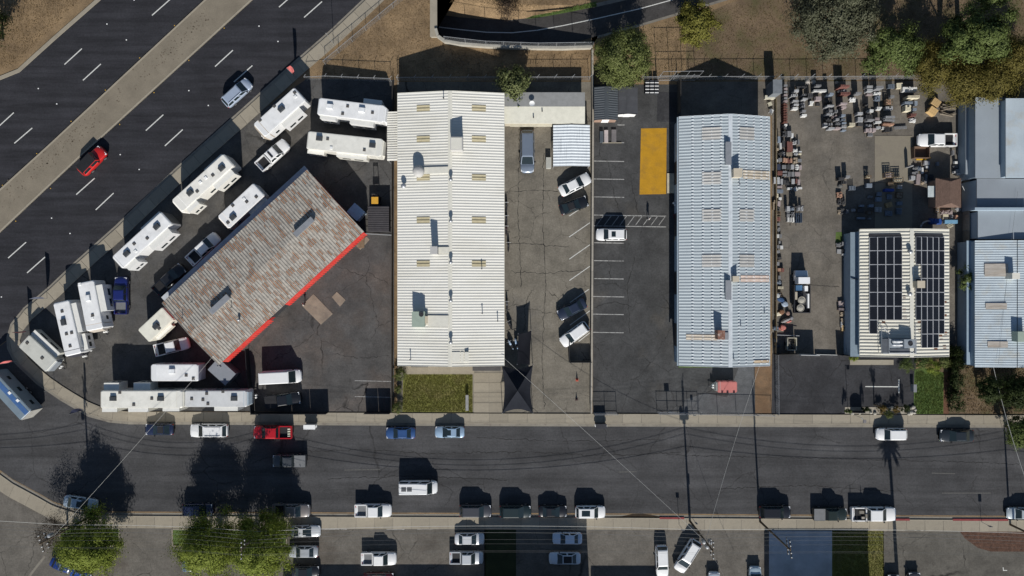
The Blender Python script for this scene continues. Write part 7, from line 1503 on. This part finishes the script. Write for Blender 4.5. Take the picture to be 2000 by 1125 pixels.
column('at the edge of the shade', [(1644, 349, 11, 6, 1.2, 'dark'), (1657, 345, 9, 5, 1.4, 'grey'), (1650, 356, 11, 6, 1.0, 'dark', 'upright'), (1642, 380, 11, 11, 0.8, 'orange', 'rubble'), (1642.5, 394, 6, 11, 0.9, 'dark', 'rubble'), (1650, 393, 6, 14, 0.8, 'dark', 'rubble'), (1641, 414, 6, 7, 0.5, 'tan', 'rubble'), (1647, 412, 7, 13, 0.7, 'dark', 'rubble'), (1656.5, 412, 6, 8, 0.6, 'grey', 'rubble')])
column('on the shaded ground, western half', [(1665.5, 367, 12, 9, 0.8, 'blue', 'upright'), (1697.5, 345, 9, 6, 1.0, 'cream', 'crate'), (1698, 362, 12, 9, 0.8, 'blue'), (1701, 384, 10, 5, 0.6, 'grey', 'rubble'), (1684, 402, 9, 5, 0.7, 'blue'), (1702, 402, 9, 6, 0.7, 'blue'), (1681, 411, 12, 8, 0.6, 'dark'), (1699, 415, 10, 6, 0.7, 'blue', 'crate'), (1682.5, 426, 16, 5, 0.6, 'blue'), (1699, 427, 6, 4, 0.5, 'grey'), (1668, 410, 9, 6, 0.5, 'pale', 'rubble')])
column('on the shaded ground, eastern half', [(1737.5, 341.5, 15, 10, 1.1, 'pink', 'crate'), (1756, 350.5, 17, 10, 1.2, 'cream', 'crate'), (1740, 358.5, 10, 6, 0.8, 'grey', 'crate'), (1758, 365, 9, 8, 0.7, 'pale', 'blocks'), (1738, 371, 18, 6, 0.9, 'deep'), (1718, 379, 9, 8, 0.7, 'blue'), (1717, 389, 11, 9, 0.7, 'blue'), (1739, 384, 10, 10, 0.6, 'blue', 'rubble'), (1758, 381, 11, 12, 0.8, 'tan', 'crate'), (1737, 400, 13, 10, 0.6, 'wood', 'planks', 0.3), (1717, 409, 12, 11, 0.7, 'pale', 'upright'), (1738, 416, 15, 11, 0.7, 'blue', 'rubble'), (1758, 397, 11, 8, 0.6, 'blue'), (1757, 412, 11, 13, 0.6, 'blue', 'upright')])
column('in the crowded lane west of the hut', [(1784, 347, 9, 9, 0.9, 'pale'), (1794, 350, 8, 22, 0.7, 'pink'), (1804, 352, 5, 16, 0.6, 'tan', 'rubble'), (1810, 348, 4, 20, 0.5, 'grey', 'rubble'), (1785, 338, 7, 6, 0.7, 'grey'), (1792, 336, 8, 8, 0.8, 'grey', 'rubble'), (1802, 333, 4, 13, 0.6, 'white'), (1811, 335, 8, 6, 0.6, 'grey', 'crate'), (1811.5, 326, 6, 5, 0.6, 'white'), (1808, 318, 5, 9, 0.7, 'pale'), (1814, 318.5, 5, 8, 0.7, 'pale'), (1790, 328, 9, 7, 0.8, 'grey', 'rubble'), (1798, 328, 8, 8, 0.7, 'blue', 'rubble'), (1832, 320, 4, 8, 0.6, 'blue'), (1820, 345, 8, 10, 0.4, 'dark', 'rubble')], 'the south')
column('along the board fence above the hut', [(1868, 317, 6, 6, 0.7, 'white'), (1869, 325, 9, 6, 0.6, 'grey', 'rubble'), (1866, 336, 6, 5, 0.7, 'pale'), (1873, 334, 7, 8, 0.6, 'pale', 'rubble'), (1873, 340, 6, 6, 0.6, 'white'), (1862, 298, 4, 10, 0.6, 'grey')])
column('along the board fence below the hut', [(1848, 414, 12, 8, 0.8, 'pink', 'rubble'), (1858, 414, 11, 9, 0.8, 'pink', 'rubble'), (1832, 411, 7, 9, 0.7, 'white', 'crate'), (1847, 423, 11, 11, 0.5, 'cream'), (1860, 424, 7, 8, 0.6, 'pale', 'rubble'), (1857, 440, 9, 9, 0.6, 'cream', 'planks', 0.5), (1868, 424, 9, 8, 0.4, 'orange', 'rubble'), (1873, 408, 8, 8, 0.5, 'pale', 'rubble')])
column('beside the green turf sample', [(1639, 478, 9, 8, 0.5, 'grey', 'rubble'), (1648.5, 476, 8, 8, 0.6, 'grey', 'slabs'), (1639, 491, 8, 9, 0.3, 'pale'), (1648.5, 490, 8, 7, 0.6, 'dark', 'rubble'), (1648.5, 497, 7, 4, 0.5, 'white')])
column('along the lean-to wall', [(1657, 492, 5, 5, 0.7, 'grey'), (1657.5, 500, 3, 6, 0.8, 'white'), (1657.5, 507, 4, 5, 0.7, 'pale'), (1657, 514, 5, 5, 0.6, 'grey'), (1656.5, 525, 5, 6, 0.5, 'grey'), (1649, 594, 20, 14, 0.7, 'pink', 'rubble'), (1649, 604, 22, 5, 0.7, 'pink', 'planks'), (1651, 614, 16, 9, 0.6, 'tan', 'rubble'), (1651, 627, 15, 12, 0.5, 'tan', 'rubble'), (1651, 641, 14, 12, 0.5, 'wood', 'blocks'), (1644.5, 634, 4, 12, 0.5, 'pale', 'blocks')])
# turf sample, plywood, timber, rack, skip, yellow beams, blue compressor, junk corner
o = sheet('turf_sample', [(1632.5, 453.5), (1645, 453.5), (1645, 474), (1631.5, 474)], 0.03, M_LAWN2, None); tag(o, 'bright green turf sample lying by the stone pallets', 'turf mat')
PLY = mat('plywood', (0.45, 0.31, 0.15), 0.8, 0.12, 2.0); PLY2 = mat('fresh_plywood', (0.55, 0.37, 0.17), 0.8, 0.1, 2.0)
for (x, y, m, lab) in ((1829, 200, PLY, 'brown plywood box, upper of the two tilted ones under the bronze trees'), (1823, 216.5, PLY2, 'yellowish plywood box, lower of the two tilted ones')):
    o = thing('plywood_box', lab, 'crate', (*W(x, y, 0.9), 0.012), radians(-35)); k = MB(); k.box(-0.62, -0.5, 0, 0.62, 0.5, 0.86); k.build('side_boards', m, o)
    for i in range(4): k = MB(); k.box(-0.64+0.32*i, -0.52, 0.87, -0.64+0.32*i+0.305, 0.52, 0.90 + 0.004*(i % 2)); k.build('lid_board', m, o)
o = thing('log_pile', 'pile of weathered grey logs beside the plywood boxes', 'log pile', (*W(1853, 212, 0.4), 0.012))
for i in range(13):
    a = srr.uniform(-0.5, 0.3); x, y = srr.uniform(-0.3, 0.3), srr.uniform(-1.2, 1.2); L = srr.uniform(0.8, 1.2); r = srr.uniform(0.06, 0.11); z = r + srr.choice((0, 0.16, 0.3))
    k = MB(); k.tube((x-L*cos(a), y-L*sin(a), z), (x+L*cos(a), y+L*sin(a), z), r, 7, 0, r*0.75); k.build('log', mat('grey_log', (0.20, 0.17, 0.13), 0.9, 0.25, 3, rnd=0.25), o)
o = thing('slab_rack', 'tall steel A-frame rack with a long ladder-like shadow in the middle of the stone yard', 'rack', (*W(1551, 420, 0.5), 0.012))
k = MB()
for x in (-0.45, 0.45):
    k.tube((x, 1.2, 0), (x, 1.2, 3.3), 0.05, 5); k.tube((x, 1.2, 3.3), (x, -0.9, 0), 0.035, 5); k.tube((x, -1.6, 0.05), (x, 1.2, 0.05), 0.05, 5)
for z in (0.4, 1.7, 3.3): k.tube((-0.45, 1.2, z), (0.45, 1.2, z), 0.045, 5)
k.build('frame', M_DARKMETAL, o); k = MB(); k.box(-0.5, 1.1, 0.4, 0.5, 1.16, 2.4); k.build('back_plate', M_DARKMETAL, o)
k = MB()
for x in (0.2, 0.5, 0.8, 1.0): k.box(x, -1.2, 0.0, x+0.05, 0.3, 1.0)
k.build('slab', mat('blue_slab', (0.10, 0.14, 0.20)), o)
o = thing('skip', 'open brown steel skip below the white pickup in the stone yard', 'skip', (*W(1801, 297, 1.0), 0.012)); SK_ = mat('brown_skip', (0.13, 0.085, 0.06), 0.7, 0.15)
k = MB(); k.box(-1.15, -0.85, 0, 1.15, 0.85, 0.12); k.build('floor', SK_, o)
for nm_, a in (('side_wall', (-1.15, -0.9, 0, 1.15, -0.82, 1.0)), ('side_wall', (-1.15, 0.82, 0, 1.15, 0.9, 1.0)), ('end_wall', (-1.2, -0.9, 0, -1.12, 0.9, 1.0)), ('end_wall', (1.12, -0.9, 0, 1.2, 0.9, 1.0))): k = MB(); k.box(*a); k.build(nm_, SK_, o)
for i in range(3):
    k = MB(); k.box(-0.95 if i < 2 else 0.35, -0.09, 0, 0.75 if i < 2 else 0.95, 0.09, 0.25); tag(k.build('yellow_beam', mat('yellow_beam', (0.60, 0.36, 0.03), 0.6), loc=(*W(1800 + (i == 2)*4, 308.5 + 3.2*(i % 2)), 0.02)), ('longest yellow beam below the brown skip, upper one', 'yellow beam below the brown skip, lower one', 'short yellow beam at the right end of the pair')[i], 'beam')
o = thing('standing_obelisk', 'tall thin slab stood on end, casting a pencil-shaped shadow on the yard concrete', 'stone slab', (*W(1770, 327), 0.05))
k = MB(); k.prism([(-0.25, -0.1), (0.25, -0.1), (0.25, 0.1), (-0.25, 0.1)], 0, 1.6); k.prism([(-0.25, -0.1), (0.25, -0.1), (0.25, 0.1), (-0.25, 0.1)], 1.6, 1.95, inset=0.8); k.build('slab', mat('stone_grey', (0.20, 0.205, 0.215)), o)
o = thing('compressor', 'blue machine with curved pale hose north of the solar building', 'machine', (*W(1830, 432, 1.2), 0.012)); BM = mat('machine_blue', (0.02, 0.06, 0.22), 0.4)
k = MB(); k.tube((-0.9, 0, 0.7), (0.8, 0, 0.7), 0.5, 14); k.build('tank', BM, o, smooth=True); k = MB(); k.box(-0.5, -0.35, 1.15, 0.5, 0.35, 1.45); k.build('motor', BM, o)
k = MB(); k.path([(-0.9, 0, 0.9), (-1.4, 0.05, 0.95), (-1.9, -0.15, 0.9), (-2.1, -0.5, 0.7), (-2.15, -1.0, 0.4)], 0.13, 8); k.build('hose', M_STEEL, o, smooth=True)
o = thing('blue_trough', 'light blue steel trough beside the blue machine', 'trough', (*W(1858, 433, 0.8), 0.012)); TB = mat('trough_blue', (0.16, 0.32, 0.46), 0.5)
k = MB(); k.box(-1.0, -0.28, 0.3, 1.0, 0.28, 0.78); k.build('body', TB, o)
for x in (-0.85, 0.85): k = MB(); k.box(x-0.05, -0.26, 0, x+0.05, 0.26, 0.3); k.build('leg', M_DARKMETAL, o)
o = thing('box_trailer', 'open cream-sided box trailer full of scrap by the yard gate', 'trailer', (*W(1547, 672, 1.2), 0.012)); CB = mat('cream_side', (0.55, 0.52, 0.42), 0.6)
k = MB(); k.box(-0.65, -0.9, 0.35, 0.65, 0.9, 0.45); k.build('floor', M_DARKMETAL, o)
for nm_, a in (('side_wall', (-0.72, -0.95, 0.35, -0.64, 0.95, 1.25)), ('side_wall', (0.64, -0.95, 0.35, 0.72, 0.95, 1.25)), ('end_wall', (-0.72, -0.98, 0.35, 0.72, -0.9, 1.25)), ('end_wall', (-0.72, 0.9, 0.35, 0.72, 0.98, 1.25))): k = MB(); k.box(*a); k.build(nm_, CB, o)
for x in (-0.75, 0.75): k = MB(); k.tube((x-0.08, 0, 0.3), (x+0.08, 0, 0.3), 0.3, 10); k.build('wheel', M_TYRE, o)
k = MB(); srr2 = random.Random(8)
for i in range(14): x, y = srr2.uniform(-0.5, 0.4), srr2.uniform(-0.8, 0.6); k.cbox(x, y, 0.46, srr2.uniform(0.2, 0.5), srr2.uniform(0.1, 0.3), srr2.uniform(0.2, 0.7), srr2.uniform(0, 3))
tag(k.build('scrap', mat('scrap_mix', (0.12, 0.11, 0.10), 0.8, 0.5, 3.0), o), kind='stuff')
JK = [(1526, 585, 1.0, 0.6, 0.5, (0.03, 0.07, 0.16), 'crumpled blue tarp bundle at the scrap corner'), (1534, 594, 0.9, 0.7, 0.5, (0.30, 0.36, 0.44), 'pale blue plastic heap at the scrap corner'), (1521, 613, 1.3, 0.5, 0.25, (0.62, 0.57, 0.44), 'cream panel slanting across the scrap corner'), (1528, 609, 0.7, 0.7, 0.7, (0.18, 0.09, 0.05), 'rusty brown drum at the scrap corner'), (1540, 612, 0.5, 0.6, 0.5, (0.28, 0.17, 0.14), 'brown crate beside the rusty drum'), (1536, 626, 1.4, 0.4, 0.6, (0.30, 0.28, 0.27), 'grey bench below the rusty drum'), (1542, 628, 0.7, 0.3, 0.5, (0.45, 0.16, 0.13), 'small red bench beside the grey one'), (1517, 641, 0.7, 0.7, 0.7, (0.11, 0.14, 0.18), 'slate blue cabinet in the scrap corner shade'), (1530, 640, 0.8, 0.8, 0.7, (0.06, 0.07, 0.09), 'dark cabinet in the scrap corner shade'), (1517, 665, 0.5, 0.7, 0.6, (0.20, 0.22, 0.24), 'grey box left of the scrap trailer'), (1519, 676, 0.7, 0.5, 0.5, (0.05, 0.06, 0.08), 'dark box left of the scrap trailer, nearer the gate'), (1520, 577, 0.6, 0.7, 0.6, (0.4, 0.42, 0.42), 'pale bin above the blue tarp bundle'), (1547, 621, 0.5, 0.5, 0.7, (0.2, 0.2, 0.21), 'round grey bin right of the brown crate')]
for (x, y, l, w_, h, c_, lab) in JK:
    k = MB(); g = random.Random(int(x)); rings = []
    for f, zz in ((1.0, 0.0), (1.0, 0.55), (0.85, 0.9), (0.5, 1.0)): rings.append([(l/2*f*cos(t)*g.uniform(0.85, 1.2)*1.2, w_/2*f*sin(t)*g.uniform(0.85, 1.2)*1.2, h*zz) for t in np.linspace(0.4, 0.4+2*pi, 9)[:-1]])
    k.loft(rings); tag(k.build('scrap_item', mat('scrap%d' % int(x+y), c_, 0.7, 0.2), loc=(*W(x, y, h), 0.012), rot=g.uniform(-0.6, 0.6)), lab, 'scrap')
# gate props and garden chairs by the warehouse corner
for x, y, xb, yb, lab in ((1652, 653, 1645, 689, 'long pole leaning inside the gate by the solar building'), (1512, 653, 1557, 655, 'pale scaffold tube lying behind the scrap trailer'), (1868, 360, 1878, 376, 'short pale tube by the hut')):
    a, b = Vector((*W(x, y), 1.2)), Vector((*W(xb, yb), 0.9)); k = MB(); k.tube((0, 0, 0), tuple(b-a), 0.05, 6); tag(k.build('steel_tube', M_STEEL, loc=tuple(a)), lab, 'tube')
def chair(label, px, py, rot, col):
    o = thing('garden_chair', label, 'chair', (*W(px, py, 0.5), 0.012), rot); m = mat('chair%d' % int(col[2]*100), col, 0.5)
    for y in (-0.25, 0.25):
        for x in (-0.3, 0.3): k = MB(); k.tube((x, y, 0), (x*0.8, y*0.9, 0.42), 0.03, 5); k.build('leg', m, o)
    k = MB()
    for i in range(4): k.box(-0.3, -0.28+0.145*i, 0.42, 0.3, -0.28+0.145*i+0.11, 0.46)
    k.build('seat', m, o); k = MB()
    for i in range(4): k.add([(-0.3, -0.28+0.145*i, 0.46), (-0.3, -0.17+0.145*i, 0.46), (-0.55, -0.17+0.145*i, 1.0), (-0.55, -0.28+0.145*i, 1.0)], [(0, 1, 2, 3)])
    k.build('backrest', m, o)
chair('white garden chair at the north end of the blue-grey warehouse', 1507, 217, 1.2, (0.66, 0.66, 0.64)); chair('cream garden chair above the white one', 1504, 203, 0.4, (0.58, 0.55, 0.42))
cabinet('cream table top behind the garden chairs', 1501, 192, 1.5, 0.45, 0.7, mat('cream_side', (0.55, 0.52, 0.42)), name='garden_table')
for x, y, lab in ((1576, 161, 'left of the two cream boulders at the north fence'), (1587.5, 161, 'right of the two cream boulders at the north fence'), (1520, 167, 'round grey boulder beside the tool hut'), (1633, 162, 'small cream boulder by the north fence'), (1640, 363, 'dark round boulder at the shade edge')):
    rock('boulder', lab, x, y, 0.42 if 'small' not in lab else 0.25, 0.5, mat('boulder_' + lab.split()[-6 if 0 else 0], (0.10, 0.10, 0.095) if 'dark' in lab else (0.40, 0.37, 0.33), 0.9, 0.2, 2.0))
wire('thin hose lying along the column of dark slabs', (1692, 203), 0.06, (1688, 268), 0.06, 0.0, 0.03)
k = MB()
for i in range(5): k.box(-0.95, -0.2+0.1*i-0.02, 0.25, 0.95, -0.2+0.1*i+0.02, 0.30)
for i in range(8): k.box(-0.95+0.27*i-0.02, -0.24, 0.21, -0.95+0.27*i+0.02, 0.24, 0.25)
tag(k.build('steel_grating', M_STEEL, loc=(*W(1757, 250), 0.012), rot=0.06), 'pale steel grating at the end of the red crate column', 'grating')
